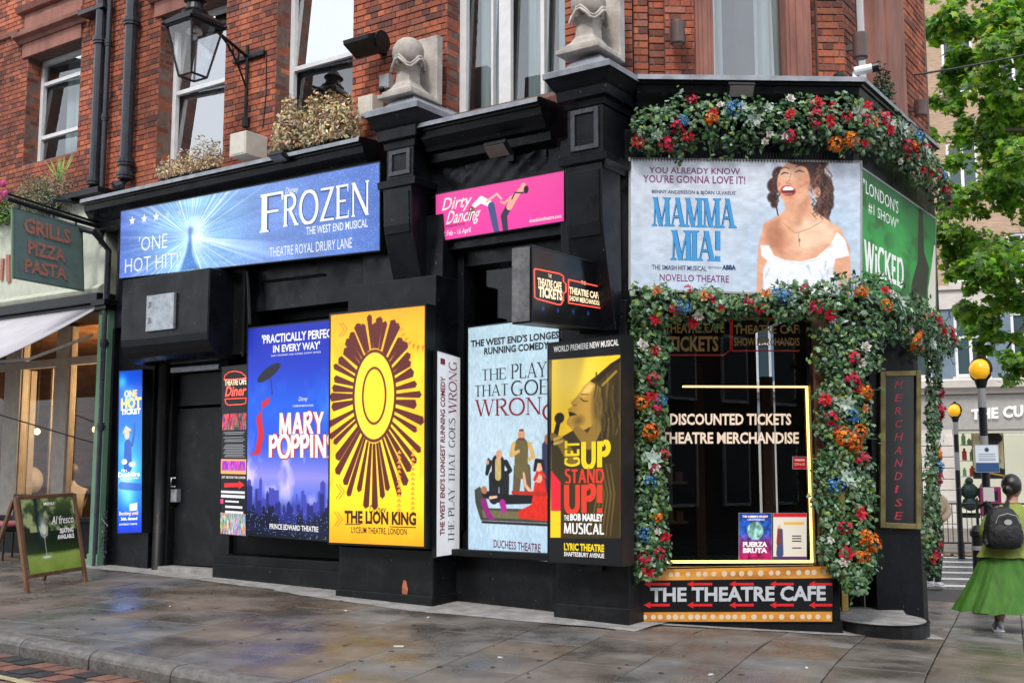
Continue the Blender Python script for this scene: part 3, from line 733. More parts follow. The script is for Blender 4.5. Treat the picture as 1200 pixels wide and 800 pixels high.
def cap(par,u0,u1,o,zb,zt,ztop,bpx):
    # small moulding under the block, the block with its framed panel, then the crown
    zm=zb
    m=MB(); pr=[(-.1,zm-.16),(o+.01,zm-.16),(o+.02,zm-.12),(o+.06,zm-.09),(o+.065,zm-.02),(o+.03,zm),(-.1,zm)]
    path=[xy(L.p(u0,-.1,0)),xy(L.p(u0,o,0)),xy(L.p(u1,o,0)),xy(L.p(u1,-.1,0))]
    sweep(path,[(p-o if p>0 else -.02,z) for p,z in pr],m); mm=[0]*len(m.mi); m.mi=mm
    m.box(L,u0+.001,u1-.001,-.12,.002,zm-.16,zm)
    ob('capital_moulding',m,M['black'],par)
    m=MB(); m.box(L,u0+.01,u1-.01,-.2,o,zm+.001,zt); b=ob('capital_block',m,M['black'],par,bevel=.004)
    m=MB(); f=.045; za,zb_=zm+.04,zt-.02; oo=o+.018
    m.box(L,u0+.05,u0+.05+f,o,oo,za,zb_); m.box(L,u1-.05-f,u1-.05,o,oo,za,zb_); m.box(L,u0+.05+f,u1-.05-f,o,oo,za,za+f); m.box(L,u0+.05+f,u1-.05-f,o,oo,zb_-f,zb_)
    ob('panel_frame',m,pm('edge_worn_black_paint',(.04,.045,.055),.4,var=.5,scale=30),par,bevel=.003)
    m=MB(); h=ztop-.08-zt; q=[(.001,zt),(o+.01,zt),(o+.02,zt+.16*h),(o+.06,zt+.22*h),(o+.07,zt+.48*h),(o+.09,zt+.55*h),(o+.135,zt+.82*h),(o+.15,zt+.85*h),(o+.153,zt+h),(o+.13,zt+h+.02),(o+.03,zt+h+.06),(o-.08,ztop+.10),(o-.12,ztop+.10)]
    path=[xy(L.p(u0,-.62,0)),xy(L.p(u0,o,0)),xy(L.p(u1,o,0)),xy(L.p(u1,-.62,0))]
    sweep(path,[((p-o)*1.12 if i_<len(q)-3 else p-o,z) for i_,(p,z) in enumerate(q)],m); m.mi=[0]*len(m.mi)
    nf=len(m.mi)
    for k_ in range(2,nf):
        if (k_-2)%len(q) in (7,8,9,10,11): m.mi[k_]=1
    m.box(L,u0+.01,u1-.01,-.62,o-.01,zt+.001,ztop-.002); m.box(L,u0+.1,u1-.1,-.5,o-.1,ztop-.002,ztop+.099)
    ob('capital_crown',m,[M['black'],M['lead']],par)
# bracket 1
b0,b1=L.U(449,.36,230),L.U(482,.36,230)
console(pp1,b0,b1,.36,L.Z(447,222,.36),L.Z(470,345,.15))
cap(pp1,b0,b1+.0,.32,L.Z(449,212,.36),L.Z(450,176,.36),L.Z(484,121,.48)+.1,0)
b2,b3=L.U(662,.36,200),L.U(705,.36,200)
console(pp2,b2,b3,.36,L.Z(657,198,.36),L.Z(690,390,.1))
cap(pp2,b2,b3,.32,L.Z(660,184,.36),L.Z(665,128,.36),L.Z(715,72,.48)+.1,0)
# --- ball finials
M['stoneball']=pm('stained_stone_ball',(.36,.33,.30),.85,var=.35,scale=7,bump=.006,bscale=30,dirt=.9,dirtcol=(.10,.10,.10))
def finial(par,uc,base,sc):
    c=L.p(uc,.12,0); a=[]
    f=thing('ball_finial',L.p(uc,.12,base),'','x'); del f['label']; del f['category']; f.parent=par; f.location=Vector(L.p(uc,.12,base))-par.location
    m=MB(); m.box(L,uc-.20*sc,uc+.24*sc,-.20,-.10,base,base+.82*sc); ob('back_slab',m,M['stone'],f,bevel=.008)
    m=MB(); 
    for r,z0,z1 in ((.25,.0,.05),(.21,.05,.09)): m.box(L,uc-r*sc,uc+r*sc,.12-r*sc,.12+r*sc,base+z0*sc,base+z1*sc)
    ang=L.a+math.pi/4
    m.lathe((c[0],c[1],base+.09*sc),[(.27*sc,0),(.20*sc,.05*sc),(.145*sc,.12*sc),(.135*sc,.24*sc),(.17*sc,.32*sc)],4,ang0=ang)
    ob('pedestal',m,M['stone'],f,bevel=.008)
    m=MB(); m.ball((c[0],c[1],base+.57*sc),.185*sc,24); ob('stone_ball',m,M['stoneball'],f,smooth=True)
    m=MB()
    for k in range(2):
        pts=[]
        for i in range(25):
            t=2*math.pi*i/24; r=(.192+.012*k)*sc; zz=.06*math.cos(4*(t-L.a))*sc
            q=np.array([math.cos(t),math.sin(t)]); pts.append((c[0]+q[0]*r*.95,c[1]+q[1]*r*.95,base+(.44-.035*k)*sc+zz))
        m.tube(pts,.016*sc,6,cap=False)
    ob('carved_collar',m,M['stone'],f,smooth=True)
finial(BLD,L.U(478,.12,100),L.Z(478,119,.12),.95)
finial(BLD,L.U(690,.12,60),L.Z(690,68,.12),.95)
# --- ground floor behind the posters, left to right
gf=MB()
gf.box(L,uL0,L.U(135,-.1,600),-.5,.02,-.3,3.3)                     # end pier beside the green shopfront
gf.box(L,L.U(135,-.1,600),L.U(178,-.1,600),-.5,-.06,-.3,3.3)
part('end_pier',gf,M['black'])
dl,dr=L.U(203,-.22,600),L.U(268,-.22,600); dzt=L.Z(235,436,-.22)
gf=MB(); gf.box(L,L.U(178,-.1,600),dl,-.5,-.14,-.3,3.3); gf.box(L,dl,dr,-.5,-.14,dzt,3.3); part('door_surround',gf,M['blackd'])
m=MB(); 
uc=L.U(189,-.08,500); P=L.p(uc,-.1,0); m.tube([(P[0],P[1],-.1),(P[0],P[1],3.2)],.075,14); part('round_mullion',m,M['blackdusty'],bevel=0,smooth=True)
m=MB(); m.box(L,dl,dr,-.30,-.24,.25,dzt-.45); m.box(L,dl,dr,-.30,-.232,dzt-.42,dzt-.005); d_=part('door',m,M['blackdusty'])
m=MB(); m.box(L,L.U(202,-.2,580),L.U(209,-.2,580),-.24,-.17,L.Z(205,588,-.2),L.Z(205,573,-.2)); ob('door_lock',m,M['steel'],d_,bevel=.004)
m=MB(); m.tube([L.p(dl+.05,-.19,1.33),L.p(dl+.05,-.13,1.33),L.p(dl+.05,-.13,1.22),L.p(dl+.05,-.19,1.22)],.012,6); ob('door_handle',m,M['steel'],d_,smooth=True)
m=MB(); m.box(L,dl-.02,dr+.02,-.35,-.02,-.2,.235); part('door_step',m,M['cement'])
m=MB(); m.box(L,dl+.02,dr-.1,-.14,-.08,dzt+.002,dzt+.07); part('door_head_strip',m,M['steel'])
# shutter box
sl,sr=L.U(141,.48,400),L.U(243,.48,400); szt=L.Z(190,318,.48); szb=L.Z(190,421,.48)
pr=[(0,szt-.04),(.48,szt-.04),(.48,szb+.28)]+[(.48-.30*(1-math.cos(t)),szb+.28-.28*math.sin(t)) for t in (.3,.6,.9,1.2,1.5708)]+[(0,szb)]
m=MB(); m.prism(L,pr,sl,sr); sb=part('shutter_box',m,M['black'],bevel=.012)
m=MB(); m.box(L,L.U(173,.5,360),L.U(205,.5,360),.481,.52,L.Z(188,387,.5),L.Z(188,345,.5)); pl=ob('metal_plate',m,M['steel'],sb,bevel=.004)
m=MB()
for uu in (L.U(174,.53,360),):
    for zz in (L.Z(174,352,.52)-.05,L.Z(174,380,.52)+.05): m.box(L,uu-.02,uu+.02,.50,.54,zz-.03,zz+.03)
ob('hinge',m,M['steel'],pl)
m=MB(); m.box(L,sr,L.U(290,.1,400),-.1,.10,szb+.04,szt); m.box(L,sr+.2,sr+.24,.10,.14,szb,szt); part('shutter_end',m,M['blackd'])
# window bay behind the blue poster
wl,wr=L.U(270,-.2,400),P1[0]+.05
m=MB(); m.box(L,dr,wr,-.5,.0,-.3,.42); m.box(L,dr+.03,wr,0,.035,.08,.32); m.box(L,dr,wr,-.5,.07,-.3,.05); part('stall_riser',m,M['blackdusty'],bevel=.008)
m=MB(); m.box(L,dr,wr,-.5,-.30,.42,3.3); m.box(L,wl,wr,-.3,-.24,2.84,2.92); m.box(L,wl+.02,wr,-.3,-.26,3.2,3.3); part('boarded_window',m,M['blackd'])
# middle bay, between the pilasters
ml,mr=P1[1]-.02,P2[0]+.03
m=MB(); m.box(L,ml,mr,-.5,-.08,-.3,.55); m.box(L,ml,mr,-.5,.06,.55,.62); part('stall_riser',m,M['blackdusty'],bevel=.008)
m=MB(); m.box(L,ml,mr,-.34,-.14,.62,.8); m.box(L,ml,L.U(543,-.1,400),-.34,-.10,.8,3.72); m.box(L,mr-.12,mr,-.34,-.14,.8,3.72); m.box(L,L.U(543,-.1,400),mr-.12,-.34,-.14,3.55,3.72); wf=part('shop_window',m,M['black'])
g=MB(); g.box(L,L.U(543,-.1,400),mr-.12,-.30,-.29,.8,3.55); ob('pane',g,M['glass'],wf)
g=MB(); g.box(L,ml-.2,mr+.2,-1.3,-1.2,.2,3.9); ob('room_behind',g,pm('brown_room',(.07,.055,.04),.8,var=.5,scale=2,stretch=(1,1,6)),wf)
m=MB()
for k in range(26): m.box(L,L.U(575,-.1,400),mr-.1,-1.0,-.99,2.55+k*.04,2.57+k*.04)
ob('window_blind',m,pm('brown_blind',(.085,.07,.05),.7),wf)
# --- chamfered corner: shop window, entrance, pillar
wx0,wx1=C.U(757),C.U(958); zs=C.Z(860,664,.0); zh=C.Z(860,372,0)
m=MB(); m.box(C,-.35,C.U(976),-.5,-.0,-.5,zs-.02); rz=part('stall_riser',m,M['blackd'])
m=MB(); m.box(C,-.35,C.U(779),-.25,-.02,zs-.02,3.02); m.box(C,wx1-.06,C.U(976),-.35,-.02,zs-.02,3.02); m.box(C,C.U(779),wx1-.06,-.25,-.02,zh+.1,3.02); wf=part('corner_shop_window',m,M['blackd'])
m=MB(); m.box(C,wx1-.04,C.U(974),-.02,.02,zs,3.0); ob('bronze_jamb',m,M['wood'],wf)
g=MB(); g.box(C,C.U(779),wx1-.06,-.14,-.13,zs,zh+.1); ob('pane',g,M['glass'],wf)
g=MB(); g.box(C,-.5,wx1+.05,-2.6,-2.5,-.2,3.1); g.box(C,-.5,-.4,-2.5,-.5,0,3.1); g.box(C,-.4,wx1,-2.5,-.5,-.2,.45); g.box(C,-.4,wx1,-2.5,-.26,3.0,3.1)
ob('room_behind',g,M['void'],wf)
# shelves with faint stock inside
for k in range(3):
    g=MB(); z=.85+k*.42; g.box(C,.15,.75,-1.7,-1.5,z,z+.03)
    sh=ob('shelf',g,pm('dim_gold_shelf',(.16,.11,.03),.5),wf)
    for q in range(5):
        g=MB(); a=.2+q*.11; g.box(C,a,a+.07,-1.66,-1.56,z+.031,z+.13+.05*(q%2)); ob('stock_box',g,T('stock%d'%(q%3),[(.2,.12,.04),(.15,.05,.05),(.05,.08,.12)][q%3]),sh)
g=MB(); g.box(C,1.5,1.62,-1.3,-1.2,.45,2.4); g.box(C,.9,1.0,-1.9,-1.8,.45,2.6); ob('inner_post',g,pm('dim_timber',(.09,.04,.025),.6),wf)
# LED strip
zlt=C.Z(880,453,-.12); zlb=zs+.03
def ledpart(u0,u1,z0,z1,o0=-.125,o1=-.10):
    g=MB(); g.box(C,u0,u1,o0,o1,z0,z1); ob('led_strip',g,M['led'],wf)
ledpart(C.U(800,-.12),C.U(944,-.12),zlt-.007,zlt+.007); ledpart(C.U(944,-.12),C.U(944,-.12)+.016,zlb,zlt+.007); ledpart(C.U(779),C.U(944,-.12),zlb-.0,zlb+.022)
g=MB(); g.box(C,C.U(779),C.U(974),-.13,.05,zs-.045,zs-.004); ob('window_sill',g,M['gold'],wf,bevel=.004)
# step
stz=gz(*C.p(C.U(1005),.0,0)[:2])+.125
m=MB(); cxs=C.U(1022); pts=[]
n=16
e0=C.p(C.U(976),.02,0)
arc=[]
for i in range(n+1):
    t=math.pi*(1.0-1.15*i/n); a=C.p(C.U(1028,-.1)+.44*math.cos(t)*1.0,-.32+.60*math.sin(t),0); arc.append((a[0],a[1]))
arc.append(tuple(C.p(C.U(1072,-.7),-1.3,0)[:2])); arc.append(tuple(C.p(C.U(976),-1.3,0)[:2]))
nn=len(arc); m.add([(x,y,stz-.5) for x,y in arc]+[(x,y,stz) for x,y in arc],[tuple(range(nn)),tuple(range(2*nn-1,nn-1,-1))]+[(i,(i+1)%nn,nn+(i+1)%nn,nn+i) for i in range(nn)])
es_=part('entrance_step',m,M['blackdusty'],bevel=.01)
m=MB(); cc_=np.mean(np.array(arc),0); ar2=[(x+(cc_[0]-x)*.07,y+(cc_[1]-y)*.07) for x,y in arc]; m.add([(x,y,stz+.004) for x,y in ar2],[tuple(range(nn))]); ob('worn_tread',m,M['cement'],es_)
# entrance recess
PD=atdepth(1050,709,11.85)[1]
Pf=Fr(atdepth(1028,709,11.75),R(2.5))
pw=Pf.U(1078,0,600)
m=MB(); m.box(Pf,0,pw,-.35,0,-.6,3.02); pil=part('entrance_pillar',m,M['black'])
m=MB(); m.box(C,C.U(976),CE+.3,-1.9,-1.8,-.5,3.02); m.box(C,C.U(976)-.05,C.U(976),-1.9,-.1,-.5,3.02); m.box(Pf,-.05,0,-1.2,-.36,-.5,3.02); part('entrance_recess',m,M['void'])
m=MB(); m.box(C,C.U(976),CE,-1.8,0.0,2.95,3.02); part('entrance_soffit',m,M['blackd'])
m=MB(); m.box(C,C.U(999,-.3),C.U(1007,-.3),-.9,-.85,stz,stz+2.4); part('brass_door_edge',m,M['gold'])
# side wall along the right-hand street
m=MB(); m.box(RR,RR.U(1074,-.05,600)-.1,RR.U(1083,-.05,600),-.5,-.05,-.6,3.02); part('side_wall',m,M['black']); m=MB(); m.box(RR,RR.U(1074,-.05,600),uRe,-1.2,-.001,2.94,3.019); part('canopy_soffit',m,M['blackd'])
# solid back of the block so that it has real depth
m=MB(); m.box(L,uL0+.1,-2.6,-6,-1.45,-.5,ZT-1); m.box(C,-.6,1.6,-6,-2.9,-.6,ZT-1); part('rear_block',m,M['mortar'],bevel=0)
m=MB()
m.box(L,-16.2,-1.2,-5,-.3,ZT,ZT+.2); part('flat_roof',m,M['lead'],bevel=0)
# exposed patch in the black paint
m=MB(); u=L.U(472,.33,688); z=L.Z(472,697,.33); m.poly(L,[(u-.03,z),(u+.035,z),(u+.045,z+.06),(u+.02,z+.14),(u-.01,z+.15),(u-.03,z+.09)],.301,.304); part('chipped_paint_patch',m,M['paintred'],bevel=0)
# wall-mounted drain pipes
def pipe(pts,r,collars=()):
    m=MB(); m.tube(pts,r,12)
    for c in collars:
        c=np.array(c); m.tube([c-np.array([0,0,.05]),c+np.array([0,0,.05])],r*1.28,12); m.tube([c-np.array([0,0,.012]),c+np.array([0,0,.012])],r*1.45,12)
    part('drainpipe',m,M['pipe'],bevel=0,smooth=False)
for (px,zb,r,cz) in ((113,217,.075,((0,50),)),(149,210,.085,((0,28),(0,190)))):
    u=L.U(px,WO+.12,150); zz=L.Z(px,zb,WO+.12)
    pipe([L.p(u,WO+.12,zz),L.p(u,WO+.12,9.6)],r,[L.p(u,WO+.12,L.Z(px,c[1],WO+.12)) for c in cz]+[L.p(u,WO+.12,zz+.06)])
    m=MB(); m.tube([L.p(u,WO+.12,zz+.02),L.p(u-.02,WO+.16,zz-.08),L.p(u-.06,WO+.25,zz-.12)],r*.9,10); part('pipe_shoe',m,M['pipe'],bevel=0)
u=L.U(124,WO+.1,120); ub=L.U(121,.12,400)
pipe([L.p(u,WO+.1,9.6),L.p(u,WO+.1,5.32),L.p(u,WO+.12,5.26),L.p(u-.1,.12,5.12),L.p(u-.12,.42,5.08),L.p(u-.12,.42,4.78)],.04,[L.p(u,WO+.1,6.4),L.p(u,WO+.1,7.5)])
pipe([L.p(u-.12,.42,4.80),L.p(ub+.03,.35,4.55),L.p(ub,.10,4.35),L.p(ub,.10,.1)],.042,[L.p(ub,.1,3.1),L.p(ub,.1,2.0)])
m=MB(); m.box(L,L.U(98,WO+.1,18),L.U(127,WO+.1,14),WO,WO+.2,L.Z(112,14,WO+.1)-.03,L.Z(112,14,WO+.1)+.03); part('pipe_bracket',m,M['pipe'])
# ================================================================ OPPOSITE SIDE OF THE STREET (seen in reflections)
def simple_block(name,fr,u0,u1,o0,o1,z1,wall,label,cat,win,floors,cols,grp=None):
    t=thing(name,fr.p((u0+u1)/2,o0,gz(0,0)-.2),label,cat,grp)
    m=MB(); m.box(fr,u0,u1,min(o0,o1),max(o0,o1),-.6,z1); ob('wall',m,wall,t)
    s=1 if o1<o0 else -1
    for k in range(floors):
        for c in range(cols):
            a=u0+(c+.28)*(u1-u0)/cols; b=u0+(c+.72)*(u1-u0)/cols; z=.5+k*3.3
            m=MB(); m.box(fr,a-.08,b+.08,o0-.02 if s>0 else o0-.10,o0+.10 if s>0 else o0+.02,z-.1,z+2.1); w=ob('window',m,M['white'],t)
            m=MB(); m.box(fr,a,b,o0+.101 if s>0 else o0-.11,o0+.11 if s>0 else o0-.101,z,z+2.0); ob('pane',m,M['darkpane'],w)
    return t
M['darkpane']=pm('dark_window_pane',(.03,.035,.04),.08)
Op=Fr((-L.n[0]*-7.0,-L.n[1]*-7.0),L.a)         # 7 m on the other side of the camera
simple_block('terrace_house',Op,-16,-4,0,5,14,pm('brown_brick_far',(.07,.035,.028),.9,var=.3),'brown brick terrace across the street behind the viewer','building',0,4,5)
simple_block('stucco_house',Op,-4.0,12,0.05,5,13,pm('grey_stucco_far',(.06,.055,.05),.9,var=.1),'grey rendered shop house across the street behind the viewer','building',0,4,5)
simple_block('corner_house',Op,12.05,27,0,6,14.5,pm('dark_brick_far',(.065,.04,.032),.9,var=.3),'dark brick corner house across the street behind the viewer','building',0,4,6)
# ================================================================ PAINTED PRINTS (flat print on the posters)
def vnoise(W,H,n,seed,stretch=1):
    r=np.random.default_rng(seed); g=r.random((int(n)+2,int(n*stretch)+2))
    y=np.linspace(0,n-1e-3,H); x=np.linspace(0,int(n*stretch)-1e-3,W); yi=y.astype(int); xi=x.astype(int); fy=(y-yi)[:,None]; fx=(x-xi)[None]
    fx=fx*fx*(3-2*fx); fy=fy*fy*(3-2*fy)
    a=g[yi][:,xi];b=g[yi][:,xi+1];c=g[yi+1][:,xi];d=g[yi+1][:,xi+1]
    return a*(1-fx)*(1-fy)+b*fx*(1-fy)+c*(1-fx)*fy+d*fx*fy
def fbm(W,H,n,seed): return (vnoise(W,H,n,seed)+.5*vnoise(W,H,n*2,seed+1)+.25*vnoise(W,H,n*4,seed+2)+.12*vnoise(W,H,n*8,seed+3))/1.87
class Cv:
    """picture plane: x 0..A (right), y 0..1 (up)"""
    def __init__(s,A,H,c='#ffffff'):
        s.A=A; s.H=H; s.W=max(4,int(H*A)); s.X,s.Y=np.meshgrid(np.linspace(0,A,s.W),np.linspace(0,1,s.H)); s.im=np.ones((s.H,s.W,3))*s.c(c); s.px=1.0/s.H
    def c(s,h):
        if isinstance(h,str): h=h.lstrip('#'); return np.array([int(h[i:i+2],16)/255 for i in (0,2,4)])
        return np.array(h)
    def mix(s,m,col):
        m=np.clip(m,0,1)[...,None]; col=s.c(col) if not (isinstance(col,np.ndarray) and col.ndim==3) else col
        s.im=s.im*(1-m)+col*m
    def grad(s,stops):
        ys=[k for k,_ in stops]; cs=np.array([s.c(c) for _,c in stops]); s.im=np.stack([np.interp(s.Y,ys,cs[:,i]) for i in range(3)],-1)
    def ell(s,cx,cy,rx,ry,col,rot=0,soft=1.5,al=1):
        c_,s_=math.cos(rot),math.sin(rot); x=(s.X-cx)*c_+(s.Y-cy)*s_; y=-(s.X-cx)*s_+(s.Y-cy)*c_
        d=(np.sqrt((x/rx)**2+(y/ry)**2)-1)*min(rx,ry); s.mix(al*(.5-d/(soft*s.px)),col)
    def glow(s,cx,cy,r,col,al=1,p=1): 
        d=np.sqrt((s.X-cx)**2+(s.Y-cy)**2)/r; s.mix(al*np.exp(-d**2*2)**p,col)
    def poly(s,pts,col,soft=1.2,al=1):
        P=np.array(pts,float); ins=np.zeros_like(s.X,bool); dm=np.full(s.X.shape,9.)
        n=len(P)
        for i in range(n):
            x0,y0=P[i]; x1,y1=P[(i+1)%n]
            if y0!=y1:
                c=((s.Y>=min(y0,y1))&(s.Y<max(y0,y1))&(s.X<(x1-x0)*(s.Y-y0)/(y1-y0)+x0)); ins^=c
            dx,dy=x1-x0,y1-y0; l=dx*dx+dy*dy+1e-12; t=np.clip(((s.X-x0)*dx+(s.Y-y0)*dy)/l,0,1); dm=np.minimum(dm,np.hypot(s.X-x0-t*dx,s.Y-y0-t*dy))
        d=np.where(ins,-dm,dm); s.mix(al*(.5-d/(soft*s.px)),col)
    def line(s,pts,w,col,soft=1.2,al=1):
        m=np.zeros_like(s.X); ws=w if hasattr(w,'__len__') else [w]*len(pts)
        for (x0,y0),(x1,y1),w0,w1 in zip(pts,pts[1:],ws,ws[1:]):
            dx,dy=x1-x0,y1-y0; l=dx*dx+dy*dy+1e-12; t=np.clip(((s.X-x0)*dx+(s.Y-y0)*dy)/l,0,1); d=np.hypot(s.X-x0-t*dx,s.Y-y0-t*dy)-(w0+(w1-w0)*t)/2
            m=np.maximum(m,np.clip(.5-d/(soft*s.px),0,1))
        s.mix(al*m,col)
    def tex(s,n,seed,amp): s.im=np.clip(s.im*(1+amp*(fbm(s.W,s.H,n,seed)[...,None]-.5)*2),0,1)
# -- homography px -> unit square
def homog(q):
    src=q; dst=[(0,1),(1,1),(1,0),(0,0)]; A=[];B=[]
    for (x,y),(u,v) in zip(src,dst):
        A.append([x,y,1,0,0,0,-u*x,-u*y]);B.append(u);A.append([0,0,0,x,y,1,-v*x,-v*y]);B.append(v)
    h=np.linalg.solve(np.array(A,float),np.array(B,float)); return np.append(h,1).reshape(3,3)
MATP={}
class Panel:
    def __init__(s,q3,qpx=None):
        s.q=[np.array(p,float) for p in q3]    # TL TR BR BL
        n=np.cross(s.q[1]-s.q[3],s.q[0]-s.q[2]); n/=np.linalg.norm(n)
        if np.dot(n,CAM-s.q[0])<0: n=-n
        s.n=n; s.h=homog(qpx) if qpx else None
        s.Wm=(np.linalg.norm(s.q[1]-s.q[0])+np.linalg.norm(s.q[2]-s.q[3]))/2; s.Hm=(np.linalg.norm(s.q[0]-s.q[3])+np.linalg.norm(s.q[1]-s.q[2]))/2; s.A=s.Wm/s.Hm
    def P(s,a,b,d=0): return (s.q[3]*(1-a)*(1-b)+s.q[2]*a*(1-b)+s.q[1]*a*b+s.q[0]*(1-a)*b)+s.n*d
    def ab(s,x,y): v=s.h@np.array([x,y,1.]); return v[0]/v[2],v[1]/v[2]
    def art(s,cv,parent,es=0,rough=.35,d=.002,name='printed_picture',curve=None,label=None):
        key=(es,rough)
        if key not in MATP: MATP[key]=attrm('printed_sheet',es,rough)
        W,H=cv.W,cv.H; a=np.linspace(0,1,W)[None,:,None]; b=np.linspace(0,1,H)[:,None,None]
        q=s.q; V=(q[3]*(1-a)*(1-b)+q[2]*a*(1-b)+q[1]*a*b+q[0]*(1-a)*b)+s.n*d-np.array(wloc(parent)); V=V.reshape(-1,3)
        i=np.arange(W*H).reshape(H,W); F=np.stack([i[:-1,:-1],i[:-1,1:],i[1:,1:],i[1:,:-1]],-1).reshape(-1,4)
        me=bpy.data.meshes.new(name); me.vertices.add(len(V)); me.vertices.foreach_set('co',V.astype(np.float32).ravel())
        me.loops.add(F.size); me.loops.foreach_set('vertex_index',F.astype(np.int32).ravel()); me.polygons.add(len(F)); me.polygons.foreach_set('loop_start',np.arange(0,F.size,4,dtype=np.int32))
        me.update(calc_edges=True)
        c=np.clip(cv.im,0,1); c=np.where(c<=.04045,c/12.92,((c+.055)/1.055)**2.4); c=np.concatenate([c,np.ones((*c.shape[:2],1))],-1).astype(np.float32)
        at=me.attributes.new('paint','FLOAT_COLOR','POINT'); at.data.foreach_set('color',c.reshape(-1)); me.materials.append(MATP[key])
        o=bpy.data.objects.new(name,me); COL.objects.link(o); o.parent=parent
        if label: o['label']=label
        return o
    def casing(s,parent,mat,t=.08,e=.015,name='casing',back=None):
        # box behind the print with a thin proud rim
        ea,eb=e/s.Wm,e/s.Hm; R4=lambda a0,a1,b0,b1,d:[s.P(a0,b0,d),s.P(a1,b0,d),s.P(a1,b1,d),s.P(a0,b1,d)]
        m=MB(); V=R4(-ea,1+ea,-eb,1+eb,-t)+R4(-ea,1+ea,-eb,1+eb,0.006)+R4(0,1,0,1,.006)+R4(0,1,0,1,0)
        F=[(0,3,2,1)]+[(k*4+i,k*4+(i+1)%4,(k+1)*4+(i+1)%4,(k+1)*4+i) for k in (0,1,2) for i in range(4)]+[(12,13,14,15)]
        m.add(V,F); return ob(name,m,mat,parent)
    def flat(s,polys,parent,mat,d=.004,name='printed_shape'):
        m=MB()
        for k,p in enumerate(polys): m.add([s.P(a,b,d+k*.00025) for a,b in p],[tuple(range(len(p)))])
        return ob(name,m,mat,parent)
    def put(s,pts2,faces,parent,mat,a0,b0,a1,b1,d,name='lettering',shear=0):
        m=MB(); m.add([s.P(a0+(a1-a0)*x+shear*y*(b1-b0)*s.Hm/s.Wm,b0+(b1-b0)*y,d+z) for x,y,z in pts2],faces); return ob(name,m,mat,parent)
    def textab(s,txt,a0,b0,a1,b1,parent,mat,d=.004,bold=0,shear=0,name='lettering',sp=1.0,outline=None,om=None,font=None,ext=0,descend=False):
        if outline: s.textab(txt,a0,b0,a1,b1,parent,om,d-.0012,bold+outline,shear,name+'_outline',sp,font=font)
        if font: V,F=stroketext(txt,font,bold)
        else: V,F=fonttext(txt,bold,sp,descend)
        return s.put(V,F,parent,mat,a0,b0,a1,b1,d,name,shear)
    def text(s,txt,xl,yl,xr,yr,h,parent,mat,**k):
        a0,b0=s.ab(xl,yl); a1,_=s.ab(xr,yr); _,b1=s.ab(xl,yl-h); return s.textab(txt,a0,b0,a1,b1,parent,mat,**k)
_tc={}
def fonttext(txt,bold,sp,descend):
    key=(txt,bold,sp)
    if key in _tc: return _tc[key]
    cu_=bpy.data.curves.new('t','FONT'); cu_.body=txt; cu_.resolution_u=2; cu_.offset=bold; cu_.space_character=sp; cu_.size=1
    o=bpy.data.objects.new('t',cu_); COL.objects.link(o); dg=bpy.context.evaluated_depsgraph_get(); me=o.evaluated_get(dg).to_mesh()
    V=np.array([tuple(v.co) for v in me.vertices]); F=[tuple(p.vertices) for p in me.polygons]; o.evaluated_get(dg).to_mesh_clear(); bpy.data.objects.remove(o); bpy.data.curves.remove(cu_)
    x0,x1=V[:,0].min(),V[:,0].max(); cap=.73
    if txt.upper()==txt: y0=min(0,V[:,1].min()) if any(c in ',Q' for c in txt)==False else 0; y1=V[:,1].max()
    else: y0=0; y1=V[:,1].max()
    y0=0 if y0>-.05 else 0
    r=([((x-x0)/(x1-x0),(y-y0)/(y1-y0),0) for x,y,_ in V],F); _tc[key]=r; return r
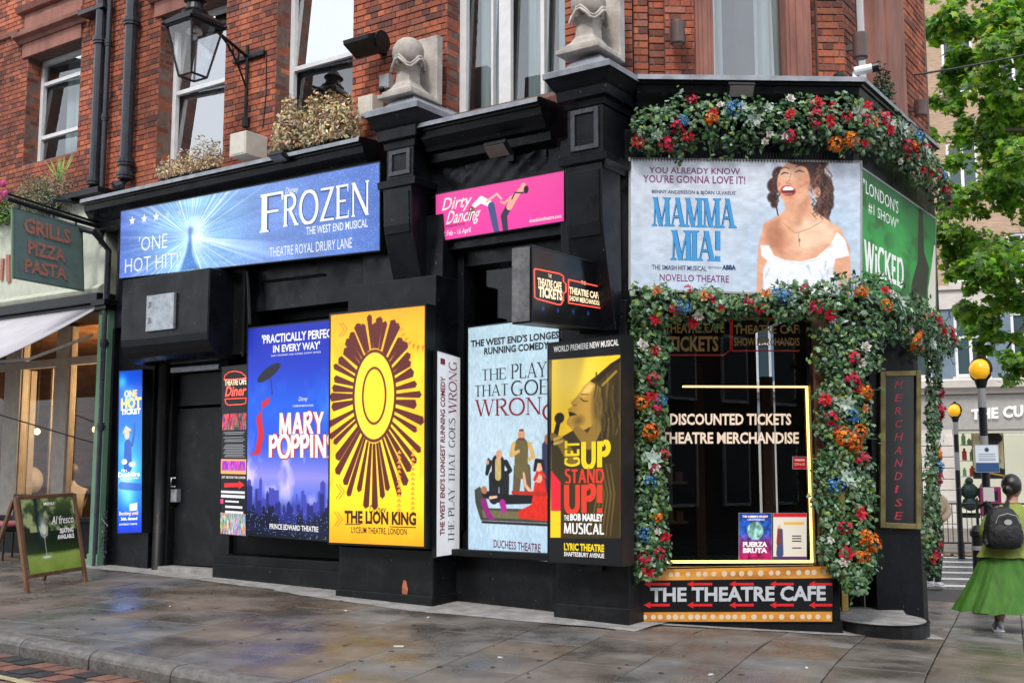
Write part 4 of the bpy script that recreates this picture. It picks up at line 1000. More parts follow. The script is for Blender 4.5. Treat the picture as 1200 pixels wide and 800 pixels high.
# -- a small stroke alphabet for serif and condensed lettering; each glyph (width, strokes); stroke=(weight,pts,serif ends)
def arc(cx,cy,rx,ry,a0,a1,n=14): return [(cx+rx*math.cos(R(a0+(a1-a0)*i/n)),cy+ry*math.sin(R(a0+(a1-a0)*i/n))) for i in range(n+1)]
GL={
'T':(.62,[('K',[(.31,0),(.31,1)],'b'),('t',[(.0,1),(.62,1)],'v')]),
'H':(.72,[('K',[(.09,0),(.09,1)],'bt'),('K',[(.63,0),(.63,1)],'bt'),('t',[(.09,.52),(.63,.52)],'')]),
'E':(.54,[('K',[(.09,0),(.09,1)],''),('t',[(.0,1),(.52,1)],'e'),('t',[(.09,.52),(.42,.52)],''),('t',[(0,0),(.54,0)],'e')]),
'F':(.52,[('K',[(.09,0),(.09,1)],'b'),('t',[(.0,1),(.52,1)],'e'),('t',[(.09,.52),(.42,.52)],'')]),
'L':(.52,[('K',[(.09,0),(.09,1)],'t'),('t',[(0,0),(.52,0)],'e')]),
'P':(.56,[('K',[(.09,0),(.09,1)],'b'),('t',[(.0,1),(.30,1)],''),('K',arc(.28,.75,.24,.25,90,-90),''),('t',[(.09,.5),(.28,.5)],'')]),
'R':(.64,[('K',[(.09,0),(.09,1)],'b'),('t',[(.0,1),(.30,1)],''),('K',arc(.28,.76,.24,.24,90,-90),''),('t',[(.09,.52),(.28,.52)],''),('K',[(.28,.52),(.60,0)],'b')]),
'A':(.74,[('t',[(.08,0),(.37,1)],'b'),('K',[(.37,1),(.66,0)],'b'),('t',[(.17,.33),(.57,.33)],'')]),
'Y':(.70,[('K',[(.07,1),(.35,.45)],'t'),('t',[(.63,1),(.35,.45)],'t'),('K',[(.35,.45),(.35,0)],'b')]),
'G':(.76,[('K',arc(.40,.5,.34,.5,60,270),''),('t',arc(.40,.5,.34,.5,270,310),''),('t',arc(.40,.5,.34,.5,60,40,4),'v'),('K',[(.64,.05),(.64,.42)],'t')]),
'O':(.82,[('K',arc(.41,.5,.37,.5,60,300),''),('K',arc(.41,.5,.37,.5,-60,60),'')]),
'S':(.52,[('K',arc(.26,.75,.2,.25,40,200,10)+arc(.26,.25,.22,.27,60,-150,12),'')]),
'W':(1.02,[('K',[(.07,1),(.31,0)],'t'),('t',[(.31,0),(.51,1)],''),('K',[(.51,1),(.73,0)],'t'),('t',[(.73,0),(.95,1)],'t')]),
'N':(.78,[('t',[(.1,0),(.1,1)],'bt'),('K',[(.1,1),(.68,0)],''),('t',[(.68,0),(.68,1)],'t')]),
'M':(.92,[('t',[(.1,0),(.14,1)],'bt'),('K',[(.14,1),(.45,.0)],''),('t',[(.45,.0),(.76,1)],''),('K',[(.78,1),(.82,0)],'bt')]),
'I':(.24,[('K',[(.12,0),(.12,1)],'bt')]),
'D':(.74,[('K',[(.09,0),(.09,1)],''),('t',[(0,1),(.32,1)],''),('K',arc(.30,.5,.40,.5,90,-90),''),('t',[(0,0),(.32,0)],'')]),
'C':(.66,[('K',arc(.38,.5,.34,.5,45,315),'')]),
'K':(.68,[('K',[(.09,0),(.09,1)],'bt'),('t',[(.60,1),(.12,.45)],'t'),('K',[(.25,.58),(.64,0)],'b')]),
'U':(.70,[('K',[(.1,1)]+[(.1,.3)]+arc(.35,.3,.25,.3,180,270,8),'T'),('t',arc(.35,.3,.25,.3,270,360,8)+[(.60,1)],'v')]),
'Z':(.60,[('t',[(.03,1),(.58,1)],''),('K',[(.55,1),(.05,0)],''),('t',[(.02,0),(.6,0)],'')]),
'B':(.60,[('K',[(.09,0),(.09,1)],''),('t',[(0,1),(.3,1)],''),('K',arc(.28,.76,.22,.24,90,-90),''),('t',[(.09,.52),(.3,.52)],''),('K',arc(.29,.26,.26,.26,90,-90),''),('t',[(0,0),(.3,0)],'')]),
'!':(.26,[('K',[(.13,.36),(.13,1)],''),('K',[(.13,0),(.13,.17)],'')]),
' ':(.34,[]), 'i':(.24,[('K',[(.12,0),(.12,.72)],''),('K',[(.12,.84),(.12,.98)],'')]),
'\'':(.16,[('t',[(.08,.8),(.10,1)],'')]),
}
FONTS={'serif':dict(K=.105,t=.04,serif=.075,sh=.028,gap=.07),'heavyserif':dict(K=.20,t=.055,serif=.10,sh=.04,gap=.05),'thin':dict(K=.065,t=.065,serif=0,sh=0,gap=.10),
 'deco':dict(K=.12,t=.07,serif=0,sh=0,gap=.10),'bold':dict(K=.20,t=.17,serif=0,sh=0,gap=.10),'icy':dict(K=.13,t=.07,serif=.045,sh=.03,gap=.09)}
def stroketext(txt,font,bold=0):
    f=FONTS[font]; V=[];F=[];x=0;k=0
    for ch in txt:
        w,st=GL.get(ch,GL[' '])
        for wt,pts,fl in st:
            hw=f[wt]/2+bold; n=len(pts); z=k*.00018; k+=1; b=len(V)
            pts=[(p[0],p[1]*(1-0)+0) for p in pts]
            # clamp so strokes stay inside cap height
            L_s=[]
            if n==2 and abs(pts[0][1]-pts[1][1])<.01: sh_=(-hw if pts[0][1]>.99 else hw if pts[0][1]<.01 else 0); pts=[(p[0],p[1]+sh_) for p in pts]
            for i,p in enumerate(pts):
                p0=pts[max(i-1,0)];p1=pts[min(i+1,n-1)]; dx,dy=p1[0]-p0[0],p1[1]-p0[1]; l=math.hypot(dx,dy)+1e-9
                horiz=abs(dx)>abs(dy)*4
                if n==2 and not horiz and abs(dy)>.2:   # straight leg: cut horizontally
                    ox,oy=hw*l/abs(dy)*(1 if dy>0 else 1),0
                    L_s.append(((p[0]-ox,p[1]),(p[0]+ox,p[1])))
                else: L_s.append(((p[0]+dy/l*hw*-1,p[1]+dx/l*hw),(p[0]+dy/l*hw,p[1]-dx/l*hw)))
            for (l_,r_) in L_s:
                for q in (l_,r_): V.append((x+q[0],min(1+bold,max(0-bold,q[1])) if n==2 else min(1.03+bold,max(-.03-bold,q[1])),z))
            for i in range(n-1): F.append((b+2*i,b+2*i+1,b+2*i+3,b+2*i+2))
            if f['serif']:
                ends=[]
                lo,hi=(pts[0],pts[-1]) if pts[0][1]<pts[-1][1] else (pts[-1],pts[0])
                if 'b' in fl: ends.append((lo,1))
                if 't' in fl or 'T' in fl: ends.append((hi,-1))
                for (px_,py_),sg in ends:
                    b=len(V); sw=hw+f['serif']; z2=z+.00009
                    for q in ((px_-sw,py_),(px_+sw,py_),(px_+sw,py_+sg*f['sh']),(px_+hw,py_+sg*f['sh']*2.2),(px_-hw,py_+sg*f['sh']*2.2),(px_-sw,py_+sg*f['sh'])): V.append((x+q[0],q[1],z2))
                    F.append((b,b+1,b+2,b+3,b+4,b+5) if sg>0 else (b+5,b+4,b+3,b+2,b+1,b))
                if 'e' in fl:
                    px_,py_=pts[-1]; sg=-1 if py_>.5 else 1; b=len(V); z2=z+.00009
                    for q in ((px_,py_),(px_,py_+sg*.2),(px_-f['sh'],py_+sg*.2),(px_-f['serif'],py_+sg*.02)): V.append((x+q[0],q[1],z2))
                    F.append((b,b+1,b+2,b+3))
        x+=w+f['gap']
    x0=min(v[0] for v in V); x1=max(v[0] for v in V)
    return [((v[0]-x0)/(x1-x0),v[1],v[2]) for v in V],F
def lt(name,h,es=0,rough=.4): return T('print_'+name,tuple(c*.85 for c in hx(h)),es*(.5 if es<.6 else 1),rough)
def pq(fr,px,offs):   # 3-D corners for a px quad on a frame
    if not hasattr(offs,'__len__'): offs=[offs]*4
    out=[]
    for (x,y),o in zip(px,offs):
        u,z=fr.hit(x,y,o); out.append(fr.p(u,o,z))
    return out
def poster(name,label,cat,fr,px,off,t=.08,group=None,rim=.012,mat=None,bot=None):
    P=Panel(pq(fr,px,off),px); th=thing(name,P.P(.5,0,-t/2),label,cat,group); P.casing(th,mat or M['iron'],t,rim); return P,th
ES=.20
WH=lambda:lt('white','#f4f4f2',.35)
# ---------------- winter musical banner
P,t=poster('poster_banner','long icy blue banner reading FROZEN above the black shutter box','banner',L,[(142,248),(445,190),(445,293),(140,326)],(.34,.34,.26,.26),.10)
cv=Cv(P.A,190); W,H=cv.W,cv.H
x=cv.X/P.A; cv.im=np.stack([np.interp(x,[0,.3,.62,1],v) for v in ([.34,.55,.42,.30],[.46,.78,.55,.44],[.80,.92,.82,.76])],-1)
cx_,cy_=P.A*.31,.46; th_=np.arctan2(cv.Y-cy_,cv.X-cx_); rr=np.hypot(cv.X-cx_,cv.Y-cy_)
ray_=np.random.default_rng(3).random(260); ri=((th_+math.pi)/(2*math.pi)*259); r0=ray_[ri.astype(int)]*(1-ri%1)+ray_[(ri.astype(int)+1)%260]*(ri%1)
cv.mix(np.clip((r0-.55)*2.6,0,1)*np.exp(-(rr/1.1)**2)*np.clip(rr*4,0,1),'#eaf8ff')
cv.mix(np.clip((.35-r0)*2,0,1)*np.exp(-(rr/1.0)**2)*.6,'#2f62b8')
cv.glow(cx_+.1,cy_,.34,'#e8f6fb',.8)
cv.poly([(cx_-.22,0),(cx_-.09,.25),(cx_-.05,.42),(cx_-.02,.6),(cx_+.03,.42),(cx_+.05,.22),(cx_+.20,0)],'#3f78bd',8,.75)
cv.glow(cx_,.55,.09,'#3c5aa6',.7)
n_=np.random.default_rng(9).random((H,W)); cv.mix((n_>.93)*np.exp(-((cv.X-cx_-.32)**2+(cv.Y-.45)**2)/.05)*.9,'#1b2f50'); cv.mix((n_<.03)*.6,'#ffffff')
cv.tex(9,4,.16); P.art(cv,t,ES*.75)
wm=lt('icewhite','#e9f1fa',.45)
for i,sx in enumerate((153,166,179,192,205)):
    a,b=P.ab(sx+1,259-i*2.2); r=.075; pts=[]
    for k in range(10):
        q=r if k%2==0 else r*.42; an=math.pi/2+k*math.pi/5; pts.append((a+q*math.cos(an)/P.A,b+q*math.sin(an)))
    P.flat([pts],t,wm if i<3 else lt('paleblue','#b9d6ef',.3),name='printed_star')
P.text("'ONE",161,295,192,289,17,t,wm,bold=-.005); P.text("HOT HIT!'",146,320,207,311,17,t,wm,bold=-.005)
P.text('F',297,274,325,266,44,t,wm,font='icy',outline=.02,om=lt('deepblue','#2a3f86'))
P.text('ROZEN',325,267,432,249,37,t,wm,font='icy',outline=.02,om=lt('deepblue','#2a3f86'))
P.text('Disney',328,228.5,343,226,7,t,wm,shear=.2); P.text('THE WEST END MUSICAL',353,276,430,264,9,t,wm,bold=.01); P.text('THEATRE ROYAL DRURY LANE',309,302,410,284,11,t,wm)
# ---------------- pink dance banner
P,t=poster('poster_banner','small hot pink banner with two dancers between the black pilasters','banner',L,[(511,228),(661,200),(661,259),(511,283)],(.12,.12,.06,.06),.08)
cv=Cv(P.A,150,'#e0429a'); cv.grad([(0,'#e63fa0'),(1,'#e24c9c')])
# generic pair of dancers: one bending back, one leaning over
cv.line([(1.02,.62),(1.20,.72),(1.42,.60),(1.52,.40)],[.11,.15,.13,.10],'#ece6ea'); cv.line([(1.46,.55),(1.56,.15),(1.60,0)],[.17,.15,.13],'#44507e'); cv.ell(.97,.52,.07,.09,'#8a5a48'); cv.line([(.93,.56),(.90,.42),(.93,.34)],[.09,.10,.06],'#5b3a33')
cv.line([(1.35,.66),(1.60,.78),(1.72,.66)],[.05,.05,.04],'#e5b6a6')
cv.line([(1.82,.02),(1.78,.30),(1.92,.50)],[.13,.16,.15],'#37324a'); cv.line([(1.92,.48),(2.02,.62),(2.18,.76)],[.16,.16,.11],'#e3a692'); cv.ell(2.26,.82,.07,.085,'#e2a894'); cv.ell(2.33,.76,.06,.08,'#2c2026')
cv.line([(1.98,.62),(2.06,.74),(2.26,.70)],[.03,.03,.03],'#382c3a'); cv.line([(1.95,.66),(1.80,.56),(1.70,.60)],[.06,.05,.04],'#e3a692')
P.art(cv,t,ES); 
P.text('Dirty',518,247,551,238,14,t,WH(),shear=.35,bold=.012); P.text('Dancing',523,263,561,247,15,t,WH(),shear=.35,bold=.012); P.text('2 Feb - 16 April',520,277,552,272,6,t,WH(),bold=.02); P.text('dominiontheatre.com',621,261,658,254,4.5,t,WH(),bold=.02)
P.text('THE CLASSIC STORY ON STAGE',522,267,545,262,2.5,t,lt('wine','#7a1f55'),bold=.01)
# ---------------- nanny musical poster
P,t=poster('theatre_poster','deep blue poster reading MARY POPPINS tucked behind the yellow poster','poster',L,[(291,385),(396,374),(396,634),(289,626)],.13,.10)
cv=Cv(P.A,400); cv.grad([(0,'#050a1c'),(.10,'#0d1f6e'),(.20,'#5a6fd8'),(.28,'#8a86d8'),(.42,'#2a4fd0'),(.62,'#0d56d6'),(.8,'#0a2fb4'),(1,'#0822a0')])
f=fbm(cv.W,cv.H,7,21); cv.mix(np.clip((f-.52)*5,0,1)*np.exp(-((cv.Y-.28)/.14)**2),'#c9bdf0'); cv.mix(np.clip((f-.5)*4,0,1)*np.exp(-((cv.Y-.62)/.12)**2)*.35,'#58a4ff')
r_=np.random.default_rng(5)
for layer,(c,hh) in enumerate((('#3c3fa8',.20),('#1b2270',.165),('#060c2e',.12))):
    xq=0
    while xq<P.A:
        wq=r_.uniform(.008,.035); hq=hh*r_.uniform(.55,1.25)*(1+.5*abs(xq-P.A/2)/P.A*1.4-.2); cv.poly([(xq,.04),(xq,hq),(xq+wq*.5,hq+.02*r_.random()),(xq+wq,hq),(xq+wq,.04)],c,1.2); xq+=wq*.85
cv.mix((np.random.default_rng(2).random((cv.H,cv.W))>.985)*(cv.Y<.12),'#9fc2ff')
# plain red swirl and dark oval in place of the figure
cv.poly([(.055,.40),(.075,.48),(.06,.56),(.10,.60),(.15,.63),(.155,.66),(.10,.635),(.10,.56),(.115,.47),(.09,.385),(.02,.38)],'#c4182c',1.5); cv.ell(.145,.775,.085,.026,'#10101e',.45,1.5); cv.line([(.155,.77),(.17,.67)],.005,'#15152a')
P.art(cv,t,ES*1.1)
P.text("'PRACTICALLY PERFECT",307,402.5,394,394,10,t,WH(),bold=.03); P.text("IN EVERY WAY'",320,413,375,408,8.5,t,WH(),bold=.03)
P.text('DAILY TELEGRAPH, DAILY EXPRESS, SUNDAY EXPRESS',318,418,376,414,2,t,WH(),bold=.0)
rd=lt('posterred','#c8142a',.3)
P.text('MARY',327,509,380,504,25,t,WH(),font='bold',outline=.055,om=rd,bold=.012); P.text('POPPINS',315,536,395,532,26,t,WH(),font='bold',outline=.055,om=rd,bold=.012)
P.text('Disney',350,470,360,469,5,t,WH(),shear=.2); P.text('CAMERON MACKINTOSH',343,477,367,475,2.2,t,WH(),bold=.01)
P.text('PRINCE EDWARD THEATRE',316,619,373,622,6,t,WH(),bold=.02)
# ---------------- yellow poster
P,t=poster('theatre_poster','bright yellow poster with brown rays reading THE LION KING','poster',L,[(388,369),(498,358),(497,640),(386,635)],.42,.15,rim=.02)
cv=Cv(P.A,420); cv.grad([(0,'#f0a312'),(.14,'#ffd21c'),(.3,'#ffe02a'),(.75,'#ffd828'),(1,'#f6a21c')]); f=fbm(cv.W,cv.H,6,33); cv.mix(np.clip((f-.5)*2,0,.35),'#f29a12')
br='#5a1c18'; CX,CY=P.A*.48,.63
# abstract sun: a plain oval ringed with ragged rays
g_=np.random.default_rng(12)
for k in range(44):
    an=2*math.pi*k/44+g_.uniform(-.03,.03); c_,s_=math.cos(an),math.sin(an); ri_=.17*(1+.12*abs(s_)); ro=(.30+.05*g_.random())*(1.0 if s_>0 else 1.0+.38*(-s_)); wd=.010+.006*g_.random()
    rx=1.0 if abs(c_)<.5 else .8
    a0=(CX+c_*ri_*.62,CY+s_*ri_*1.08); a1=(CX+c_*ro*.72,CY+s_*ro); nx_,ny_=-s_,c_
    cv.poly([(a0[0]+nx_*wd*.5,a0[1]+ny_*wd*.5),(a1[0]+nx_*wd*1.5,a1[1]+ny_*wd*1.5),(a1[0]+c_*.012,a1[1]+s_*.012),(a1[0]-nx_*wd*1.2,a1[1]-ny_*wd*1.2),(a0[0]-nx_*wd*.6,a0[1]-ny_*wd*.6)],br,1.3)
cv.ell(CX,CY,.125,.20,br); cv.ell(CX,CY,.112,.187,'#ffe23a'); cv.ell(CX,CY,.070,.125,br); cv.ell(CX,CY,.060,.115,'#ffd62a')
for k in range(9):
    t_=k/8*math.pi; cv.poly([(P.A*.98-.12*math.cos(t_*.5)-.008,.96-.13*math.sin(t_*.5)),(P.A*.98-.12*math.cos(t_*.5)+.008,.96-.13*math.sin(t_*.5)),(P.A*.98-.145*math.cos(t_*.5),.96-.155*math.sin(t_*.5))],'#e56a2c',1)
for k in range(14): yy=.12+k*.02; cv.poly([(P.A*.72,yy),(P.A*.72+.014,yy+.016),(P.A*.72+.028,yy)],'#ef9a2a',1,.8); cv.poly([(P.A*.86,yy+.01),(P.A*.86+.014,yy+.026),(P.A*.86+.028,yy+.01)],'#ef9a2a',1,.8)
for (x0,y0) in ((.03,.10),(.05,.93),(.04,.22)): 
    for q in (0,.018): cv.line([(x0+q,y0-.03),(x0+.03+q,y0),(x0+q,y0+.03)],.004,'#df6a22')
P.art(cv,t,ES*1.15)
bk=lt('nearblack','#1a1210'); db=lt('darkbrown','#4a1512',.05)
P.text('Disney',433,601,452,602,9,t,bk,shear=.2); P.text('THE LION KING',404,612,488,615,14,t,db,bold=.045); P.flat([[P.ab(405,613.5),P.ab(423,614),P.ab(423,615),P.ab(405,614.5)],[P.ab(457,616.5),P.ab(488,617.5),P.ab(488,618.5),P.ab(457,617.5)]],t,db)
P.text('LYCEUM THEATRE, LONDON',412,624,477,626,7,t,bk,bold=.01)
# ---------------- side poster on the pilaster return
Fs=Fr((0,0),0); Fs.O=np.array(L.p(P1[1]+.045,0,0)); Fs.O[2]=0; Fs.u=-L.n.copy(); Fs.n=L.u.copy()
def sq(px,off=0):
    return [Fs.O*1+Fs.u*Fs.hit(x,y,off)[0]+Fs.n*off+np.array([0,0,Fs.hit(x,y,off)[1]]) for x,y in px]
qp=[(512,411),(539,419),(538,648),(511,652)]
P=Panel(sq(qp),qp); t=thing('theatre_poster',P.P(.5,0,-.02),'narrow white poster with sideways lettering on the return of the pilaster','poster'); P.casing(t,M['iron'],.04,.012)
cv=Cv(P.A,200,'#dfe0e4'); cv.tex(4,3,.05); P.art(cv,t,.25)
def vtext(P,txt,a0,b0,a1,b1,par,mat,font=None,bold=0,d=.004):   # reads upwards
    V,F=(stroketext(txt,font,bold) if font else fonttext(txt,bold,1,False)); m=MB()
    m.add([P.P(a1-(a1-a0)*y,b0+(b1-b0)*x,d+z) for x,y,z in V],F); return ob('lettering',m,mat,par)
cr=lt('crimson','#9c1430'); 
vtext(P,"THE WEST END'S LONGEST RUNNING COMEDY",.14,.10,.34,.88,t,cr,bold=.03); vtext(P,'THE PLAY THAT GOES',.50,.06,.76,.68,t,lt('ink','#20242c'),font='serif')
vtext(P,'WRONG',.50,.70,.84,.97,t,cr,font='serif')
P.flat([[(.14,.94),(.34,.94),(.34,.97),(.14,.97)]],t,cr)
# ---------------- the pale blue poster in the window bay
P,t=poster('theatre_poster','pale blue poster of a cast around a sofa reading THE PLAY THAT GOES WRONG','poster',L,[(549,384),(655,371),(655,659),(549,647)],-.03,.06)
A=P.A; cv=Cv(A,420); cv.grad([(0,'#a9c6dc'),(.5,'#b4cddd'),(1,'#a8c4d2')]); cv.tex(3,8,.06)
def U(x,y): a,b=P.ab(x,y); return (a*A,b)
def W_(p): return p/100*.35      # px to canvas
s1_=1/283.
def ln(pts,ws,c,**k): cv.line([U(*p) for p in pts],[w*s1_ for w in ws],c,**k)
def el(x,y,rx,ry,c,rot=0,**k): q=U(x,y); cv.ell(q[0],q[1],rx*s1_,ry*s1_,c,rot,**k)
# man in dinner jacket
ln([(578,585),(578,560)],[14,15],'#1b1c22'); ln([(590,585),(590,560)],[14,15],'#1b1c22'); ln([(583,562),(583,543)],[20,19],'#16171c'); ln([(583,560),(583,542)],[9,9],'#b8a468'); ln([(574,543),(570,556),(572,540)],[6,5,4],'#17181d'); ln([(592,543),(597,552),(591,558)],[7,6,5],'#17181d'); el(584,534,4.6,6,'#c99374'); el(571,543,2.2,3,'#c99374')
# tall man in brown waistcoat
ln([(604,578),(606,550)],[10,12],'#5d5036'); ln([(618,578),(616,550)],[10,12],'#5d5036'); ln([(610,553),(610,524)],[19,20],'#645a36'); ln([(601,522),(598,535),(607,530)],[6,5,4],'#c9a35e'); ln([(620,522),(624,536),(619,540)],[6,6,4],'#c9a35e'); el(610,511,5,6.5,'#c48a6a'); ln([(608.5,505.5),(612,505.5)],[2.5,2.5],'#5a3b26'); ln([(607,516),(613,516)],[3,3],'#5b3a25')
# man partly hidden
ln([(641,575),(641,525)],[14,15],'#2e3352'); el(641,516,4,6,'#9a664a'); 
# sofa and reclining man
cv.poly([U(*p) for p in ((556,575),(562,571),(568,580),(572,596),(652,598),(652,614),(563,610),(557,590))],'#3f4138'); cv.poly([U(*p) for p in ((564,598),(650,602),(650,610),(566,607))],'#6d6647'); ln([(565,612),(650,616)],[3,3],'#221e1a')
ln([(568,580),(590,586),(625,586)],[9,12,10],'#16161c'); el(567,575,4.5,5,'#a8704e',.4); ln([(566,588),(572,604),(577,608)],[8,8,4],'#8b1d77'); ln([(588,590),(590,598)],[9,8],'#a5208c'); ln([(574,584),(581,583)],[4,3],'#d6b29a')
# woman in red
cv.poly([U(*p) for p in ((626,566),(638,562),(641,584),(648,612),(608,608),(606,600),(622,592))],'#cf2a1c'); ln([(631,562),(631,548)],[10,8],'#dca58a'); ln([(626,563),(631,552),(638,560)],[4,5,4],'#cf2a1c'); el(631,548,4.6,6,'#e0ac92'); ln([(626,552),(628,541),(635,542),(637,551)],[4,5,5,4],'#17141c'); ln([(622,578),(615,570),(613,556)],[5,4,3],'#dca58a'); ln([(600,578),(640,580)],[4,5],'#b3281f'); 
cv.tex(60,2,.10)
P.art(cv,t,.22)
ink=lt('ink','#20242c')
P.text("THE WEST END'S LONGEST",552,407,661,394,8,t,ink,bold=.035); P.text('RUNNING COMEDY',567,416,643,406,8,t,ink,bold=.035)
P.text('THE',564,447,592,445,13,t,ink,font='serif'); P.text('PLAY',598,445,641,441,17,t,ink,font='serif')
P.text('THAT',556,466,595,463,13,t,ink,font='serif'); P.text('GOES',598,465,655,460,17,t,ink,font='serif')
P.text('WRON',556,489,634,484,19,t,cr,font='serif'); P.text('G',635,494,656,492,19,t,cr,font='serif')
P.text('DUCHESS THEATRE',578,641,633,642,9,t,lt('wine2','#7c1b2e'),bold=.01)
# ---------------- the singer light box
P,t=poster('theatre_light_box','tall black light box with yellow and red poster of a singer on the corner pilaster','light box',L,[(643,403),(728,393),(728,662),(643,657)],.35,.22,rim=.012)
A=P.A; cv=Cv(A,420,'#15161a'); s1_=1/262.
cv.poly([U(*p) for p in ((647,422),(727,416),(727,630),(645,630))],'#f7c724',1); q=U(665,440); cv.glow(q[0],q[1],.22,'#ffe98a',.6)
msk=(cv.Y<U(680,550)[1])&(cv.Y>U(680,600)[1])&(cv.X>U(646,500)[0])&(cv.X<U(727,500)[0]); cv.mix(msk*1.,'#dd2638')
msk2=1
dk='#3a3018'; 
# generic singer: head thrown back towards a microphone, long hair, draped shirt
cv.poly([U(*p) for p in ((727,420),(716,426),(700,440),(691,447),(700,470),(698,500),(672,505),(660,512),(646,522),(646,552),(657,566),(657,640),(727,640))],dk,2)
cv.poly([U(*p) for p in ((691,447),(684,453),(679.7,460),(675,466),(668.5,472.5),(670.5,477),(665,480.5),(667,483.5),(672,486),(667,489),(664.5,493),(664,498),(671,505.5),(681,507),(692,501),(703,500),(706,478),(704,455))],'#b88f3a',1.6)
cv.poly([U(*p) for p in ((690,449),(683,456),(679,464),(684,466),(693,460),(700,452))],'#e0bd62',6,.8); el(678,494,8,6,'#6b5424',.3,soft=8,al=.6); el(700,478,7,22,'#4a3a1c',0,soft=14,al=.8)
ln([(680,468),(684,471),(689,471)],[1.2,1.6,1],'#3a2c12'); ln([(681,463),(689,463)],[1.6,1.2],'#4f3d1a',al=.8); cv.poly([U(*p) for p in ((666,483),(673,485),(676,487),(667,489))],'#2b1d0e',1.2); el(699,497,3,4,'#c39c48')
ln([(672,476),(676,475)],[1.2,1],'#6b5020'); ln([(676,505),(690,520),(700,500)],[10,16,14],'#8a6c30')
r8=np.random.default_rng(8)
for k in range(34):
    x=r8.uniform(698,725); y=r8.uniform(432,500); ln([(x,y),(x+r8.uniform(-2,3),y+14),(x+r8.uniform(-3,4),y+30)],[2.4,2.6,1.4],['#5a4a26','#2c2412','#6d5a2c','#453818'][k%4],al=.75)
ln([(700,446),(716,430),(727,422)],[5,6,5],'#2c2412'); ln([(706,452),(722,436)],[3,3],'#f3c93a',al=.5)
el(655.5,491,7,6.5,'#231e14',.4); ln([(654,498),(649,520)],[6,8],'#1c1810'); ln([(648,512),(660,522),(670,540)],[8,13,16],'#7d6329'); ln([(650,516),(658,513)],[4,3],'#caa24a'); ln([(650,521),(659,518)],[4,3],'#caa24a')
for k in range(6): ln([(690+k*5,545),(700+k*4,580),(690+k*5,628)],[1.5,2.5,1.5],'#8a7338',al=.5)
cv.poly([U(*p) for p in ((645,631),(728,631),(728,662),(643,658))],'#17181c',1); cv.poly([U(*p) for p in ((643,403),(728,393),(728,416),(643,422))],'#17181c',1)
P.art(cv,t,ES*.9); ye=lt('posteryellow','#f6d920',.35); rr_=lt('coral','#e8402e',.35)
P.text('WORLD PREMIERE NEW MUSICAL',649,413,725,407,7,t,WH(),bold=.02)
vtext(P,'GET',*[P.ab(662,548)[0],P.ab(662,548)[1],P.ab(679,548)[0],P.ab(662,518)[1]],t,ye,font='bold')
P.text('UP',681,549,716,549,30,t,ye,font='bold',bold=.02); P.text('STAND',662,567,708,567,16,t,rr_,font='bold'); P.text('UP!',661,601,706,601,32,t,rr_,font='bold',bold=.02)
P.text('THE',661,610,667,610,6,t,WH(),bold=.03); P.text('BOB MARLEY',668,610,707,611,8,t,WH(),bold=.05); P.text('MUSICAL',661,625,708,626,12,t,WH(),font='bold')
P.text('LYRIC THEATRE',661,644,708,645,8,t,ye,bold=.04); P.text('SHAFTESBURY AVENUE',661,651,708,652,5,t,WH(),bold=.02)
m=MB(); m.box(L,L.U(676,.3,600),L.U(696,.3,600),.05,.16,L.Z(690,668,.35)-.02,L.Z(690,664,.35)); ob('mounting_bracket',m,M['iron'],t)
# ---------------- slim blue digital screen
P,t=poster('poster_screen','slim glowing blue screen reading ONE HOT TICKET left of the black door','poster screen',L,[(140,435),(167,433),(166,623),(138,624)],.06,.14,rim=.012)
A=P.A; cv=Cv(A,300); cv.grad([(0,'#0a2fc4'),(.12,'#0a55d8'),(.35,'#1480e6'),(.7,'#0f66d8'),(1,'#0840b8')]); s1_=1/190.
for gx,gy,r,c in ((.03,.93,.06,'#4ac0ff'),(.10,.83,.08,'#5ac8ff'),(.13,.40,.10,'#7fe0ff'),(.07,.30,.1,'#c8f2ff'),(.07,.52,.12,'#49b4f8'),(.10,.22,.1,'#6ad2ff')): cv.glow(gx,gy,r,c,.8)
ln([(150,545),(150,520)],[16,13],'#2452a8'); ln([(155,520),(158,505),(158,495)],[5,4,3],'#2452a8'); el(149,508,4.5,6,'#d9b49a'); ln([(145,506),(148,500),(153,503)],[3,4,3],'#b8b4b0'); el(146,540,5,3,'#dff4ff'); el(155,543,6,3,'#c4ecff')
ln([(142,568),(164,570)],[9,9],'#15398e',al=.6); cv.poly([U(*p) for p in ((152,590),(161,588),(161,597),(152,598))],'#cfd8c0',1)
P.art(cv,t,.45,.15); gd=lt('glowgold','#f2d27a',.6); wg=lt('glowwhite','#f5fbff',.7)
P.text('ONE',146,465,161,464,8,t,gd,bold=.03); P.text('HOT',142,478,166,477,12,t,gd,bold=.05); P.text('TICKET',142,485,165,485,6,t,wg,bold=.04); P.text('Mrs.',143,552,150,552,3.5,t,wg); P.text('Doubtfire',139,558,164,558,5.5,t,wg,bold=.02); P.text('THE NEW MUSICAL COMEDY',141,561,163,561,1.6,t,wg)
P.text('Booking until',140,603,162,604,4,t,gd,bold=.02); P.text('26th, demand',142,609,161,610,3.5,t,wg,bold=.02); P.text('SHAFTESBURY THEATRE',140,615,161,615,2,t,wg)
